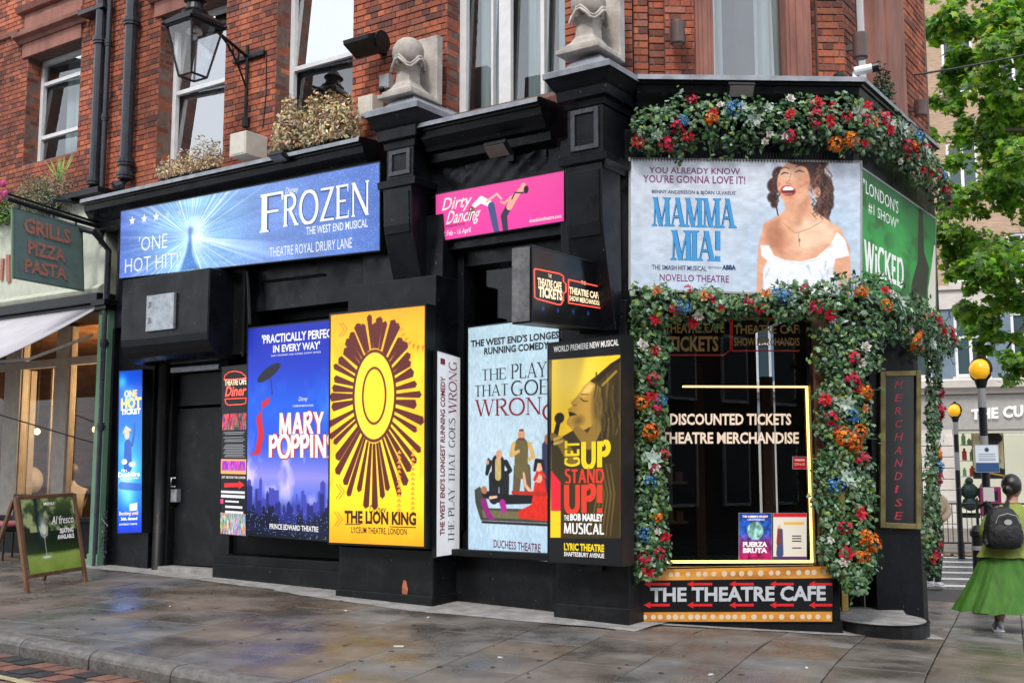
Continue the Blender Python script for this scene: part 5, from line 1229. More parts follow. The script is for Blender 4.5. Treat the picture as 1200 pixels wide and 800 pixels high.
# ---------------- diner panel
P,t=poster('menu_board','narrow black diner board with burger logo and red arrow right of the black door','menu board',L,[(260,430),(291,427),(291,628),(258,625)],.04,.10,rim=.006)
A=P.A; cv=Cv(A,300,'#0c0c10'); s1_=1/200.
def rc(x0,y0,x1,y1,fn):
    a0,b0=U(x0,y1);a1,b1=U(x1,y0); mk=((cv.X>a0)&(cv.X<a1)&(cv.Y>b0)&(cv.Y<b1))*1.; fn(mk)
nz=fbm(cv.W,cv.H,40,5); nz2=fbm(cv.W,cv.H,34,15); nz3=fbm(cv.W,cv.H,50,25)
col=np.stack([np.clip(nz*1.5-.1,0,1)**1.5,np.clip(nz2*.9-.2,0,1),np.clip(nz3*.9-.15,0,1)],-1); col2=np.stack([nz*1.3,nz2*.5,nz3*1.3],-1).clip(0,1); col3=np.stack([nz*1.2,nz3*1.1,nz2*1.1],-1).clip(0,1)
rc(261,482,290,502,lambda m:cv.mix(m,col)); rc(259,536,289,553,lambda m:cv.mix(m,'#f0a060')); rc(260,538,288,549,lambda m:cv.mix(m,col2)); rc(258,601,288,625,lambda m:cv.mix(m,col3))
for y in list(range(504,516,2))+list(range(518,534,2))+[477,479]: rc(262+ (y%3),y,287-(y%4),y+1.1,lambda m:cv.mix(m*.75,'#c9ccd4'))
for y,x1 in ((574,287),(579,287),(585,280),(592,284),(598,285)): rc(264 if y>582 else 259,y,x1,y+1.6,lambda m:cv.mix(m*.9,'#e8e8ee'))
rc(258,583,262,588,lambda m:cv.mix(m,'#d23c7c'))
P.art(cv,t,.3); ne=lt('neonred','#ff5040',1.2); cr_=lt('creamglow','#f0d9b0',.8)
P.flat([[P.ab(x,y) for x,y in ((263,564),(280,563.5),(280,561),(287,566),(280,571),(280,568.5),(263,569))]],t,lt('arrowred','#e8202c',.5),name='printed_arrow')
P.text('THEATRE CAFE',263.5,451,289,450,7,t,cr_,bold=.02); P.text('Diner',264,463,288,461,11,t,ne,shear=.25,bold=.02); P.text('JUST AROUND THE CORNER',260,558,288,558,2.6,t,WH(),bold=.02)
def outline(P,pts,w,par,mat,d=.005,closed=True,name='neon_outline'):
    m=MB(); V=[P.P(*P.ab(x,y),d) for x,y in pts]
    if closed: V.append(V[0])
    m.tube(V,w,5); return ob(name,m,mat,par)
outline(P,[(263,444),(264,439),(269,435.5),(276,434.5),(283,436),(288,440),(289,443)],.005,t,ne); outline(P,[(264,466),(289,465),(288,471),(284,472),(268,473),(265,471)],.005,t,ne)
# ---------------- large white poster on the chamfer
P,t=poster('theatre_poster','large white billboard of a laughing bride reading MAMMA MIA! over the corner window','billboard',C,[(739,187),(1008,191),(1008,346),(739,338)],.03,.10,mat=M['greyp'],rim=.02)
A=P.A; cv=Cv(A,330); cv.grad([(0,'#b4c4d6'),(1,'#c2c9d6')]); s1_=1/153.; cv.tex(5,8,.04)
q=U(940,270); cv.glow(q[0],q[1],.55,'#93b8d8',.6); q=U(880,210); cv.glow(q[0],q[1],.4,'#d0d8e2',.5)
sk='#d9a384'; sk2='#b67c60'; sk3='#ecc4a8'; hr='#3a2623'
# hair behind, curls
for k,(x,y,r) in enumerate(((912,205,9),(906,218,9),(903,232,6),(935,196,13),(952,203,13),(962,216,12),(966,232,10),(963,246,9),(968,222,8),(958,190,10),(944,190,10),(969,240,7),(905,240,4),(966,256,4))): el(x,y,r,r*1.05,hr,soft=5)
r9=np.random.default_rng(4)
for k in range(46):
    x=r9.uniform(946,972); y=r9.uniform(200,252); ln([(x,y),(x+r9.uniform(-4,4),y+6),(x+r9.uniform(-5,5),y+12)],[2.2,2,1],['#5d3f37','#2b1b1a','#7a5447'][k%3],al=.7)
for k in range(12): x=r9.uniform(903,912); y=r9.uniform(205,235); ln([(x,y),(x+r9.uniform(-3,3),y+8)],[2,1.2],['#5d3f37','#2b1b1a'][k%2],al=.8)
ln([(958,248),(961,262),(957,270)],[2,1.5,1],hr); ln([(906,236),(910,254),(908,262)],[2,1.5,1],hr)
# neck, shoulders, chest
cv.poly([U(*p) for p in ((916,232),(948,228),(951,246),(968,258),(984,268),(996,292),(996,345),(985,345),(975,310),(960,306),(905,306),(893,315),(890,345),(884,345),(886,290),(893,262),(912,252),(918,246))],sk,2.5)
cv.poly([U(*p) for p in ((935,250),(968,258),(984,268),(975,285),(940,300),(925,290))],sk3,14,.6); cv.poly([U(*p) for p in ((893,264),(912,256),(922,285),(915,300),(895,292))],sk2,10,.55)
ln([(940,238),(934,262)],[12,6],sk2,soft=12,al=.5); ln([(916,262),(930,274),(948,268),(962,260)],[1,1,1,1],'#a9785a',al=.7); el(935,282,1.2,2,'#8d6a58'); ln([(934,274),(935,289)],[.8,.8],'#8d6a58',al=.7)
# dress, off the shoulder
cv.poly([U(*p) for p in ((889,288),(899,288),(905,300),(918,305),(938,307),(955,302),(972,288),(980,272),(990,282),(995,300),(978,304),(975,318),(978,345),(893,345),(892,318),(897,306),(890,300))],'#e4e7f0',2.5)
for k in range(26):
    x=r9.uniform(895,975); y=r9.uniform(306,336); ln([(x,y),(x+r9.uniform(-8,8),y+10)],[2.5,1],['#a9bbd6','#c4cfe2','#93a9cc'][k%3],al=.6,soft=4)
ln([(893,293),(906,304),(935,310),(958,304),(978,284)],[1.2]*5,'#c4cfe0',al=.8,soft=3)
# face tilted back, laughing
el(928,214,19,25,sk,-.12,soft=3); el(922,206,9,7,sk3,0,soft=14,al=.6); el(940,222,8,12,sk2,0,soft=14,al=.5); cv.poly([U(*p) for p in ((909,222),(918,240),(932,243),(944,232),(946,214),(925,228))],sk,3,.7)
ln([(913,205),(917,202.5),(922,203.5)],[1,1.6,1],'#4a2f2a'); ln([(930,202),(935,200),(941,202)],[1,1.6,1],'#4a2f2a'); ln([(912,199),(918,196),(923,198)],[1.3,1.5,1],'#5d3c33',al=.8); ln([(930,196),(937,193.5),(943,196.5)],[1,1.5,1.1],'#5d3c33',al=.8)
ln([(925,203),(923,212),(919,215),(925,216.5)],[.8,1,1.2,1],sk2,soft=2); el(921.5,224,9,6.3,'#b6443f',-.1); el(921.5,224,7.3,4.6,'#5a1d20',-.1); cv.poly([U(*p) for p in ((914.5,222),(918,219.3),(925,219.3),(928.8,221.5),(927,223.3),(916,223.6))],'#fbf8f4',1.2); ln([(916,227.5),(926,227.3)],[1.4,1.4],'#d9807a',al=.8)
el(956,226,4,6,'#e2a98b'); el(954,236,1.4,1.6,'#dfe6ee'); el(914,214,4,3,'#e8a08c',soft=10,al=.6); el(939,214,4.5,3.5,'#e8a08c',soft=10,al=.6)
el(938,190,16,4.5,hr,-.1,soft=4)
for k in range(60):
    x=r9.uniform(940,972); y=r9.uniform(190,250); x-=max(0,(205-y))*.2
    if x>949: cv.line([U(x,y),U(x+2.5,y+3),U(x-1,y+6),U(x+2,y+9)],1.1*s1_,['#7d5648','#1f1413','#94695a'][k%3],al=.55)
for k in range(14): x=r9.uniform(902,911); y=r9.uniform(198,232); cv.line([U(x,y),U(x+2,y+3),U(x-1,y+6)],1.0*s1_,['#7d5648','#1f1413'][k%2],al=.6)
cv.glow(U(922,224)[0],U(922,232)[1],.06,'#b9775a',.35); cv.glow(U(946,212)[0],U(946,212)[1],.07,'#a86a50',.4); cv.glow(U(905,275)[0],U(905,275)[1],.10,'#b27a60',.35); cv.glow(U(985,320)[0],U(985,320)[1],.10,'#c08a6c',.35)
cv.tex(30,3,.10)
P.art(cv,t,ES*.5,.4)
pu=lt('purple','#8a3a7c'); na=lt('navyprint','#26456e'); bl=lt('mammablue','#3f9ee0',.1); nvy=lt('navyline','#173a66')
P.text('YOU ALREADY KNOW',760,203,865,204,7,t,pu,bold=.015); P.text("YOU'RE GONNA LOVE IT!",753,214,871,216,9,t,pu,bold=.015); P.text("BENNY ANDERSSON & BJÖRN ULVAEUS'",763,227,860,228,5,t,na,bold=.015)
P.text('MAMMA',763,265.5,861,267.5,34,t,bl,font='heavyserif',outline=.022,om=nvy)
P.text('MIA!',784,305,842,306.5,35,t,bl,font='heavyserif',outline=.022,om=nvy)
P.text('THE SMASH HIT MUSICAL',763,316,826,316.5,5.5,t,na,bold=.015); P.text('BASED ON THE SONGS OF',828,315,843,315.2,2.6,t,na); P.text('ABBA',844,316,860,316.3,5.5,t,nvy,bold=.05); P.text('NOVELLO THEATRE',772,329,852,330,8,t,pu,bold=.01)
# ---------------- green poster on the right-hand side
qp=[(1010,198),(1096,257),(1096,382),(1010,346)]
P=Panel(pq(RR,qp,.03),qp); t=thing('theatre_poster',P.P(.5,0,-.05),'green billboard reading WICKED round the corner to the right','billboard'); P.casing(t,M['greyp'],.10,.02)
A=P.A; cv=Cv(A,220); cv.grad([(0,'#0e7a34'),(.5,'#149a42'),(1,'#0a5a2a')]); f=fbm(cv.W,cv.H,9,7); cv.mix(np.clip((f-.5)*3,0,.5),'#0a3c1c'); cv.glow(A*.45,.62,.35,'#3cc45c',.6)
# plain dark sweep and pale band at the right edge of the print
cv.poly([(A*.74,1),(A*.80,1),(A*.82,.62),(A*.90,.5),(A*.86,.30),(A*.85,0),(A*.58,0),(A*.64,.30),(A*.72,.5)],'#0c120e',2); cv.poly([(A*.98,.75),(A*1,.75),(A,0),(A*.90,0),(A*.88,.30),(A*.93,.5)],'#d9d4c4',2)
P.art(cv,t,ES*.6)
wk=WH()
P.text("\"LONDON'S",1011,225,1052,251,16,t,wk,bold=.0); P.text('#1 SHOW"',1017,249,1052,268,13,t,wk,bold=.0)
P.text('WiCKED',1012,317,1058,337,36,t,wk,font='bold')
# ---------------- projecting light-box sign
uT=L.hit(706,345,.12)[0]; Ft=Fr((0,0),0); Ft.O=np.array(L.p(uT,0,0)); Ft.O[2]=0; Ft.u=-L.n.copy(); Ft.n=L.u.copy()
qp=[(624,289),(706,311),(707,385),(624,376)]
pp=[Ft.O+Ft.u*Ft.hit(x,y)[0]+np.array([0,0,Ft.hit(x,y)[1]]) for x,y in qp]
P=Panel(pp,qp); t=thing('projecting_sign',P.P(1,0,-.1),'black projecting box sign with neon ticket outline reading THE THEATRE CAFE TICKETS','sign')
ob_=P.casing(t,[M['iron']],.20,.015)
m=MB(); V=[P.P(-.02,0,-.19),P.P(-.02,0,-.01),P.P(-.02,1,-.01),P.P(-.02,1,-.19)]; e=(P.P(0,0)-P.P(1,0)); e/=np.linalg.norm(e)
m.add([v+e*.002 for v in V]+[v+e*.012 for v in V],[(0,1,2,3),(7,6,5,4)]+[(i,4+i,4+(i+1)%4,(i+1)%4) for i in range(4)]); ob('end_plate',m,pm('scuffed_grey_paint',(.10,.10,.11),.5,var=.3,scale=20,dirt=.6,dirtcol=(.3,.3,.3)),t)
cv=Cv(P.A,120,'#0b0c10')
for x in (637,655,673,690): q=U2=P.ab(x,362+ (x-637)*.1); cv.glow(q[0]*P.A,q[1],.045,'#2a5ac8',.8)
P.art(cv,t,.25,.15); neon=lt('neonred','#ff5040',1.2)
outline(P,[(625.5,316),(627,315),(656,321),(658,322),(661,324),(661,330),(664,333),(664,342),(661,344),(661,352),(658,357),(655,357),(629,350),(626,348)],.006,t,neon)
outline(P,[(667,328),(703,336),(704,361),(667,355)],.006,t,neon)
P.text('THE',643,325,647,326,4,t,cr_); P.text('THEATRE CAFE',630,334,659,340,9,t,cr_,bold=.03); P.text('TICKETS',631,347,660,353,12,t,cr_,bold=.04)
P.text('THE',682,333,687,334,4,t,cr_); P.text('THEATRE CAFE',668,344,703,350,8,t,cr_,bold=.03); P.text('SHOW MERCHANDISE',668,352,703,357,6,t,cr_,bold=.02)
m=MB(); m.tube([P.P(1.0,.02,-.1),P.P(1.08,-.02,-.1),L.p(uT+.1,.08,P.P(1,0)[2]-.12)],.02,6); ob('support_arm',m,M['iron'],t)
# ---------------- window lettering, posters inside, cafe fascia
t=thing('window_lettering',C.p(C.U(855),-.12,1.9),'cream lettering DISCOUNTED TICKETS on the dark corner shop window','lettering')
qp=[(775,440),(944,440),(944,660),(775,660)]; P=Panel(pq(C,qp,-.118),qp); cm_=lt('creamletter','#f3dcc4',.25)
P.text('DISCOUNTED TICKETS',785,498,927,498.5,13,t,cm_,bold=.03); P.text('THEATRE MERCHANDISE',775,520,936,520.5,13,t,cm_,bold=.03)
t=thing('neon_ticket_sign',C.p(C.U(855),-.45,2.7),'unlit ticket shaped signs inside the top of the corner window','sign')
qp=[(775,370),(944,368),(944,418),(775,418)]; P=Panel(pq(C,qp,-.45),qp); dim=lt('dimgold','#b08a4c',.35); dimr=lt('dimred','#b83424',.5)  # faint glow put into the letter and outline colours to brighten the signs
P.text('THEATRE CAFE',779,390,847,390,11,t,dim,bold=.02); P.text('TICKETS',783,411,840,411,17,t,dim,bold=.03); P.text('THEATRE CAFE',858,391,941,391,10,t,dim,bold=.02); P.text('SHOW MERCHANDISE',858,405,941,405,9,t,dim,bold=.02)
outline(P,[(777,372),(848,372),(854,378),(854,410),(846,416),(778,416)],.008,t,dimr); outline(P,[(856,374),(943,373),(943,411),(856,411)],.008,t,dimr)
def bill(name,label,qp,off,es=.15):
    P=Panel(pq(C,qp,off),qp); t=thing(name,P.P(.5,0,0),label,'poster'); P.casing(t,M['greyp'],.006,.003,'backing'); return P,t
P,t=bill('window_poster','small blue and magenta poster with a globe in the corner window',[(866,601),(904,601),(904,655),(866,655)],-.10)
A=P.A; cv=Cv(A,90); s1_=1/54.; cv.grad([(0,'#8c1240'),(.35,'#7c2470'),(.6,'#1f4fa0'),(1,'#1a3a90')]); cv.ell(A*.5,.62,.18,.2,'#7fb0a8'); cv.tex(10,4,.7); P.art(cv,t,.3)
P.text('FUERZA',870.5,640,899,640,5.5,t,WH(),bold=.06); P.text('BRUTA',870.5,647,899,647,5.5,t,WH(),bold=.06); P.text("THIS SUMMER'S WILDEST",870,606,900,606,2.4,t,cr_,bold=.02); P.text('LIVE EXPERIENCE',876,609.5,896,609.5,2.2,t,WH(),bold=.02)
P,t=bill('window_poster','small white poster with red edge and standing couple in the corner window',[(906,601),(945,601),(945,655),(906,655)],-.10)
A=P.A; cv=Cv(A,90,'#c9c4b8'); cv.mix((cv.Y>.92)*1.,'#c01c24'); cv.mix((cv.Y<.06)*1.,'#4a2c58'); cv.line([(A*.2,.12),(A*.22,.62)],[.16,.10],'#3a4468'); cv.line([(A*.16,.35),(A*.17,.66)],[.09,.06],'#7c2c28'); cv.ell(A*.18,.70,.03,.04,'#c89878'); cv.line([(A*.35,.78),(A*.9,.78)],.06,'#d0a048'); P.art(cv,t,.3)
for y in (627,630,633,641): P.textab('~~~~~~',.55,1-(y-600)/55.,.85,1-(y-602)/55.,t,ink,bold=.02) if False else P.flat([[P.ab(928,y),P.ab(939,y),P.ab(939,y+1.2),P.ab(928,y+1.2)]],t,ink,name='small_print')
P,t=bill('window_sticker','small red notice near the right edge of the corner window',[(929,535),(945,535),(945,549),(929,549)],-.10)
cv=Cv(P.A,20,'#a01420'); P.art(cv,t,.15); P.text('WARNING',931,540,943,540,2.6,t,cm_,bold=.02); P.text('CCTV IN USE',931,545,943,545,2.6,t,cm_,bold=.0)
qp=[(751,666),(975,662),(975,728),(751,728)]
P,t=poster('cafe_fascia_board','low black board reading THE THEATRE CAFE with red arrows under the corner window','sign',C,qp,.06,.05,rim=.006)
A=P.A; cv=Cv(A,110,'#0d0e12'); H_=66.
for y0,y1 in ((.775,.985),(.0,.175)): cv.mix(((cv.Y>y0)&(cv.Y<y1))*1.,'#b0702c'); cv.mix(((cv.Y>y0)&(cv.Y<y1))*np.clip(fbm(cv.W,cv.H,5,3)*1.6-.5,0,1)*1.,'#d8a040')
cv.tex(8,3,.15); P.art(cv,t,.12)
bulb=T('painted_bulb',(.62,.50,.36),.05)
rb=np.random.default_rng(8)
for row in (.88,.088):
    x=.02; pts=[]
    while x<.99: 
        r=.045+.012*rb.random(); pts.append([(x+r*math.cos(k*math.pi/5)/A,row+r*math.sin(k*math.pi/5)) for k in range(10)]); x+=rb.choice([.045,.055,.035])
    for p_ in pts: P.flat([p_],t,bulb,name='printed_bulb',d=.004)
ar=lt('arrowred2','#d81f26',.2)
for row in (684,708.5):
    for x in (754,802,850.5,898.5,946): P.flat([[P.ab(x,row),P.ab(x+8,row-4),P.ab(x+7,row-1.5),P.ab(x+29,row-1.5),P.ab(x+29,row+1.5),P.ab(x+7,row+1.5),P.ab(x+8,row+4)]],t,ar,d=.005,name='printed_arrow')
P.text('THE THEATRE CAFE',761,704,967,703.5,16,t,lt('silverletter','#c4c9d0',.1,.3),bold=.034,d=.006)
m=MB(); a_,b_=C.U(752),C.U(976); m.box(C,a_,b_,0,.05,-.5,P.P(0,0)[2]-.008); ob('plinth_board',m,M['blackd'],t)
# ---------------- framed vertical sign on the pillar
qp=[(1031,435),(1079,434),(1079,620),(1031,618)]; P=Panel(pq(Pf,qp,.04),qp)
t=thing('framed_sign',P.P(.5,0,0),'tall gilt framed black sign with red letters MERCHANDISE on the entrance pillar','sign')
m=MB(); f_=.055
def prect(m,a0,a1,b0,b1,d0,d1): 
    V=[P.P(a,b,d) for d in (d0,d1) for a,b in ((a0,b0),(a1,b0),(a1,b1),(a0,b1))]; m.add(V,[(3,2,1,0),(4,5,6,7)]+[(i,(i+1)%4,4+(i+1)%4,4+i) for i in range(4)])
fa,fb=f_/P.Wm,f_/P.Hm
prect(m,0,fa,0,1,-.04,.02); prect(m,1-fa,1,0,1,-.04,.02); prect(m,fa,1-fa,0,fb,-.04,.02); prect(m,fa,1-fa,1-fb,1,-.04,.02); ob('gilt_frame',m,M['goldf'],t,bevel=.006)
m=MB(); prect(m,fa,1-fa,fb,1-fb,-.03,-.015); ob('glass_panel',m,pm('black_glass',(.012,.014,.018),.12),t)
lr=lt('dullred','#b03038',.15)
for k,ch in enumerate('MERCHANDISE'):
    yc=452+k*15.3; P.text(ch,1048.5,yc+3.5,1056.5 if ch!='I' else 1051.5,yc+3.5,9,t,lr,bold=.0,shear=.25,d=-.013)
# ---------------- hanging restaurant sign
uG=L.hit(119,266,.06)[0]; Fg=Fr((0,0),0); Fg.O=np.array(L.p(uG,0,0)); Fg.O[2]=0; Fg.u=-L.n.copy(); Fg.n=L.u.copy()
qp=[(16,243),(95,266),(97,340),(16,325)]
P=Panel([Fg.O+Fg.u*Fg.hit(x,y)[0]+np.array([0,0,Fg.hit(x,y)[1]]) for x,y in qp],qp)
t=thing('hanging_sign',P.P(1,1,0),'grey green hanging sign reading GRILLS PIZZA PASTA in faded copper letters','sign')
P.casing(t,M['signgreen'],.05,.0,'sign_board'); co=M['copper']
m=MB(); prect(m,-.012,1.035,-.01,1.01,-.045,-.012) ; ob('board_edge',m,M['green'],t)
P.text('GRILLS',28,271,83,285,17,t,co,bold=.04,d=.012); P.text('PIZZA',33,297,77,307,16,t,co,bold=.04,d=.012); P.text('PASTA',29,318,79,330,16,t,co,bold=.04,d=.012)
b0=np.array(Fg.O+Fg.u*Fg.hit(8,233)[0]+np.array([0,0,Fg.hit(8,233)[1]])); b1=np.array(Fg.O+Fg.u*Fg.hit(119,267)[0]+np.array([0,0,Fg.hit(119,267)[1]]))
m=MB(); dn=np.array([0,0,.05]); m.tube([b0,b1],.03,8); m.tube([b0+dn*1.3,b1+dn*1.0],.018,6); ob('bracket_bar',m,M['iron'],t)
m=MB(); m.tube([b1-np.array([0,0,.22]),b1+np.array([0,0,.12])],.035,8); m.box(L,uG-.06,uG+.06,-.05,.03,b1[2]-.25,b1[2]+.12); ob('wall_plate',m,M['iron'],t)
for q in (.08,.92): m=MB(); p=P.P(q,1,0); m.tube([p,p+np.array([0,0,.06])],.015,6); ob('hanger',m,M['iron'],t)
# ================================================================ FLOWER GARLANDS
def leafshape(kind):
    if kind==0:   # ivy, five lobes
        a=[(0,-.45),(.30,-.50),(.26,-.18),(.62,-.05),(.30,.12),(.36,.42),(.0,.72),(-.36,.42),(-.30,.12),(-.62,-.05),(-.26,-.18),(-.30,-.50)]
    elif kind==1: a=[(0,-.6),(.22,-.25),(.28,.08),(.17,.42),(0,.75),(-.17,.42),(-.28,.08),(-.22,-.25)]
    else:         # maple / plane leaf
        a=[(0,-.5),(.18,-.42),(.62,-.34),(.42,-.08),(.72,.22),(.36,.24),(.28,.38),(.16,.36),(0,.82),(-.16,.36),(-.28,.38),(-.36,.24),(-.72,.22),(-.42,-.08),(-.62,-.34),(-.18,-.42)]
    n=len(a); V=[(0,0,.06)]+[(x,y,-.10*abs(x)*abs(x)*2) for x,y in a]; F=[(0,1+i,1+(i+1)%n) for i in range(n)]
    return np.array(V),F
LS=[leafshape(0),leafshape(1),leafshape(2)]
def randrot(nrm,g,spread):
    n=np.array(nrm)+g.normal(0,spread,3); n/=np.linalg.norm(n)+1e-9; a=g.normal(0,1,3); x=a-np.dot(a,n)*n; x/=np.linalg.norm(x)+1e-9; return x,np.cross(n,x),n
GREENS=[(.022,.075,.022),(.04,.12,.035),(.016,.05,.02),(.07,.15,.05),(.12,.20,.12),(.20,.29,.21),(.13,.19,.03),(.025,.07,.035),(.09,.16,.08),(.03,.09,.03)]
M['leaf']=attrm('garland_leaves',rough=.45,attr='tint',spec=.35)
def addleaf(mb,c,size,ax,kind,col):
    V,F=LS[kind]; x,y,n=ax; P=np.array(c)+size*(V[:,0:1]*x+V[:,1:2]*y+V[:,2:3]*n); mb.add(P,F,0,col)
# flower head meshes -----------------------------------------------
def petal(mb,c,x,y,n,r,w,lift,col):
    V=[c,c+y*r*.5+x*w*.5+n*lift*.4,c+y*r+n*lift,c+y*r*.5-x*w*.5+n*lift*.4]; mb.add(V,[(0,1,2,3)],0,col)
def rosette(g,r,layers,cols,w=.6,cup=.6,cen=None):
    mb=MB(); z=np.array([0,-1.,0])       # faces -Y
    for k,(n_,f) in enumerate(layers):
        for i in range(n_):
            a=2*math.pi*(i+.5*k)/n_+g.uniform(-.15,.15); y=np.array([math.cos(a),0,math.sin(a)]); x=np.cross(z,y); c=z*(.012*k)*r*20
            petal(mb,c*.25,x,y*(1-.2*k)+z*.1,z,r*f*g.uniform(.85,1.1),r*w*f,r*cup*(.3+.35*k),cols[g.integers(len(cols))])
    if cen:
        for i in range(6): a=i*1.05; c=z*r*.35+np.array([math.cos(a),0,math.sin(a)])*r*.10; petal(mb,c,np.array([1.,0,0]),np.array([0,0,1.]),z,r*.12,r*.12,r*.1,cen)
    return mb
def pompon(g,r,n,cols,pr=.28,flat=.8):
    mb=MB()
    for i in range(n):
        v=g.normal(0,1,3); v[1]=-abs(v[1]); v/=np.linalg.norm(v); c=v*r*np.array([1,flat,1])*g.uniform(.8,1.0); x,y,nn=randrot(v,g,.25)
        for a in (0,1.57,3.14,4.71): 
            q=x*math.cos(a)+y*math.sin(a); petal(mb,c,np.cross(nn,q),q,nn,r*pr,r*pr*.8,r*.06,cols[g.integers(len(cols))])
    return mb
g0=np.random.default_rng(11)
M['petal']=attrm('fabric_petals',rough=.6,attr='tint',spec=.2)
FL={}
reds=[(.45,.012,.03),(.58,.02,.05),(.30,.008,.02)]; FL['red_blossom']=[rosette(g0,.075,((7,1),(6,.8),(5,.5)),reds,.5,.5,(.5,.3,.05)).mesh('red_blossom',M['petal']) for _ in range(3)]
FL['red_cluster']=[pompon(g0,.065,26,[(.50,.012,.06),(.62,.03,.10),(.35,.01,.03)],.32).mesh('red_cluster',M['petal']) for _ in range(2)]
FL['blue_hydrangea']=[pompon(g0,.07,60,[(.03,.14,.42),(.06,.24,.55),(.02,.07,.25),(.15,.38,.62)],.2).mesh('blue_hydrangea',M['petal']) for _ in range(2)]
FL['orange_dahlia']=[pompon(g0,.075,60,[(.72,.17,.015),(.8,.28,.04),(.5,.09,.01)],.26,.5).mesh('orange_dahlia',M['petal']) for _ in range(2)]
FL['white_rose']=[rosette(g0,.055,((6,1),(5,.75),(4,.45)),[(.62,.58,.52),(.70,.68,.66),(.45,.42,.38)],.8,.7).mesh('white_rose',M['petal']) for _ in range(2)]
FL['sage_blossom']=[rosette(g0,.085,((7,1),(6,.75)),[(.32,.42,.36),(.42,.50,.44),(.22,.32,.26)],.5,.4).mesh('sage_blossom',M['petal'])]
FL['peach_rose']=[rosette(g0,.06,((7,1),(6,.75),(4,.45)),[(.62,.26,.10),(.7,.36,.18),(.45,.14,.06)],.8,.6).mesh('peach_rose',M['petal'])]
leafme=[]
for k,c in enumerate(((.035,.11,.025),(.07,.15,.045),(.13,.22,.11))):
    mb=MB(); V,F=LS[0]; mb.add(V[:, [0,2,1]]*np.array([1,-1,1]),F,0,None); leafme.append(mb.mesh('leaf',pm('ivy_leaf%d'%k,c,.42,var=.25,scale=3)))
def garland(label,path,frames,half,depth,n,flowers,seed,leafn=55,lsz=(.024,.054),droop=0):
    """path: list of centre points (3-D); frames: outward normal and in-plane side vector per point"""
    g=np.random.default_rng(seed); path=[np.array(p) for p in path]; seg=[np.linalg.norm(b-a) for a,b in zip(path,path[1:])]; cum=np.cumsum([0]+seg); tot=cum[-1]
    t=thing('flower_garland',path[0],label,'flower garland','artificial flower garlands round the corner window')
    def at(s):
        i=min(len(seg)-1,max(0,int(np.searchsorted(cum,s)-1))); f=(s-cum[i])/seg[i]; nn=frames[i][0]*(1-f)+frames[i+1][0]*f; sd=frames[i][1]*(1-f)+frames[i+1][1]*f
        return path[i]*(1-f)+path[i+1]*f, nn/np.linalg.norm(nn), sd/np.linalg.norm(sd), half[i]*(1-f)+half[i+1]*f
    lump=g.uniform(.62,1.35,int(tot/.16)+3)
    def lum(s): i=s/.16; k=int(i); return lump[k]*(1-i%1)+lump[k+1]*(i%1)
    mb=MB()
    for i in range(n):
        s=g.uniform(0,tot); c,nn,sd,h=at(s); h*=lum(s); a=g.uniform(-math.pi,math.pi); r=g.uniform(.25,1)**.5*g.choice([1,1,1,1.12])
        v=sd*math.cos(a)*h*r; dd=nn*(abs(math.sin(a))*depth*r+ .03)
        out=nn*(.55+.6*abs(math.sin(a)))+sd*math.cos(a)*.7+np.array([0,0,.25])
        cc=GREENS[g.integers(len(GREENS))]; k=g.uniform(.7,1.6)
        addleaf(mb,c+v+dd,g.uniform(*lsz),randrot(out,g,.55),g.choice([0,0,1]),tuple(x*k for x in cc))
    ob('foliage',mb,M['leaf'],t,kind='stuff')
    # wire stems
    mb=MB()
    for i in range(int(tot*14)):
        s=g.uniform(0,tot); c,nn,sd,h=at(s); e=c+sd*g.uniform(-1,1)*h*1.25+nn*depth*g.uniform(.4,1.1)+np.array([0,0,-droop*g.random()]); mb.tube([c,(c+e)/2+nn*.04,e],.004,4,cap=False,col=(.05,.09,.03))
        for q in range(3): addleaf(mb,e+g.normal(0,.02,3),g.uniform(*lsz),randrot(nn,g,.7),1,GREENS[g.integers(len(GREENS))])
    ob('trailing_sprigs',mb,M['leaf'],t,kind='stuff')
    def face(nn,c,size,roll):
        y=-np.array(nn); z=np.array([0,0,1.]); x=np.cross(y,z); x/=np.linalg.norm(x); z=np.cross(x,y)
        cr,sr=math.cos(roll),math.sin(roll); X=x*cr+z*sr; Z=-x*sr+z*cr
        return Matrix(((X[0]*size,y[0]*size,Z[0]*size,c[0]),(X[1]*size,y[1]*size,Z[1]*size,c[1]),(X[2]*size,y[2]*size,Z[2]*size,c[2]),(0,0,0,1)))
    for name,s,side,size in flowers:
        c,nn,sd,h=at(s*tot); out=nn+sd*side*.4+g.normal(0,.15,3); out/=np.linalg.norm(out)
        inst(name,FL[name][g.integers(len(FL[name]))],t,face(out,c+sd*side*h+nn*(depth*.95*(1-.35*abs(side))+.03),size,g.uniform(0,6.28)))
    for i in range(leafn):
        s=g.uniform(0,tot); c,nn,sd,h=at(s); side=g.uniform(-1,1); out=nn+sd*side*.5+g.normal(0,.35,3)+np.array([0,0,.2]); out/=np.linalg.norm(out)
        inst('leaf',leafme[g.integers(3)],t,face(out,c+sd*side*h*1.02+nn*(depth*(1.1-.5*abs(side))+.03),g.uniform(.036,.06),g.uniform(0,6.28)))
    return t
def gp(fr,px,off): return [fr.p(fr.hit(x,y,off)[0],off,fr.hit(x,y,off)[1]) for x,y in px]
UPV=np.array([0,0,1.])
def mk(g,n,w):   # random flower list: weights per kind
    ks=list(w); p=np.array([w[k] for k in ks],float); p/=p.sum(); 
    return [(ks[g.choice(len(ks),p=p)],float(g.uniform(.02,.98)),float(g.uniform(-.8,.8)),float(g.uniform(.7,1.05))) for _ in range(n)]
WT=dict(red_blossom=4,red_cluster=4,blue_hydrangea=1.2,orange_dahlia=1.2,white_rose=3,sage_blossom=2,peach_rose=1.6)
gg=np.random.default_rng(77)
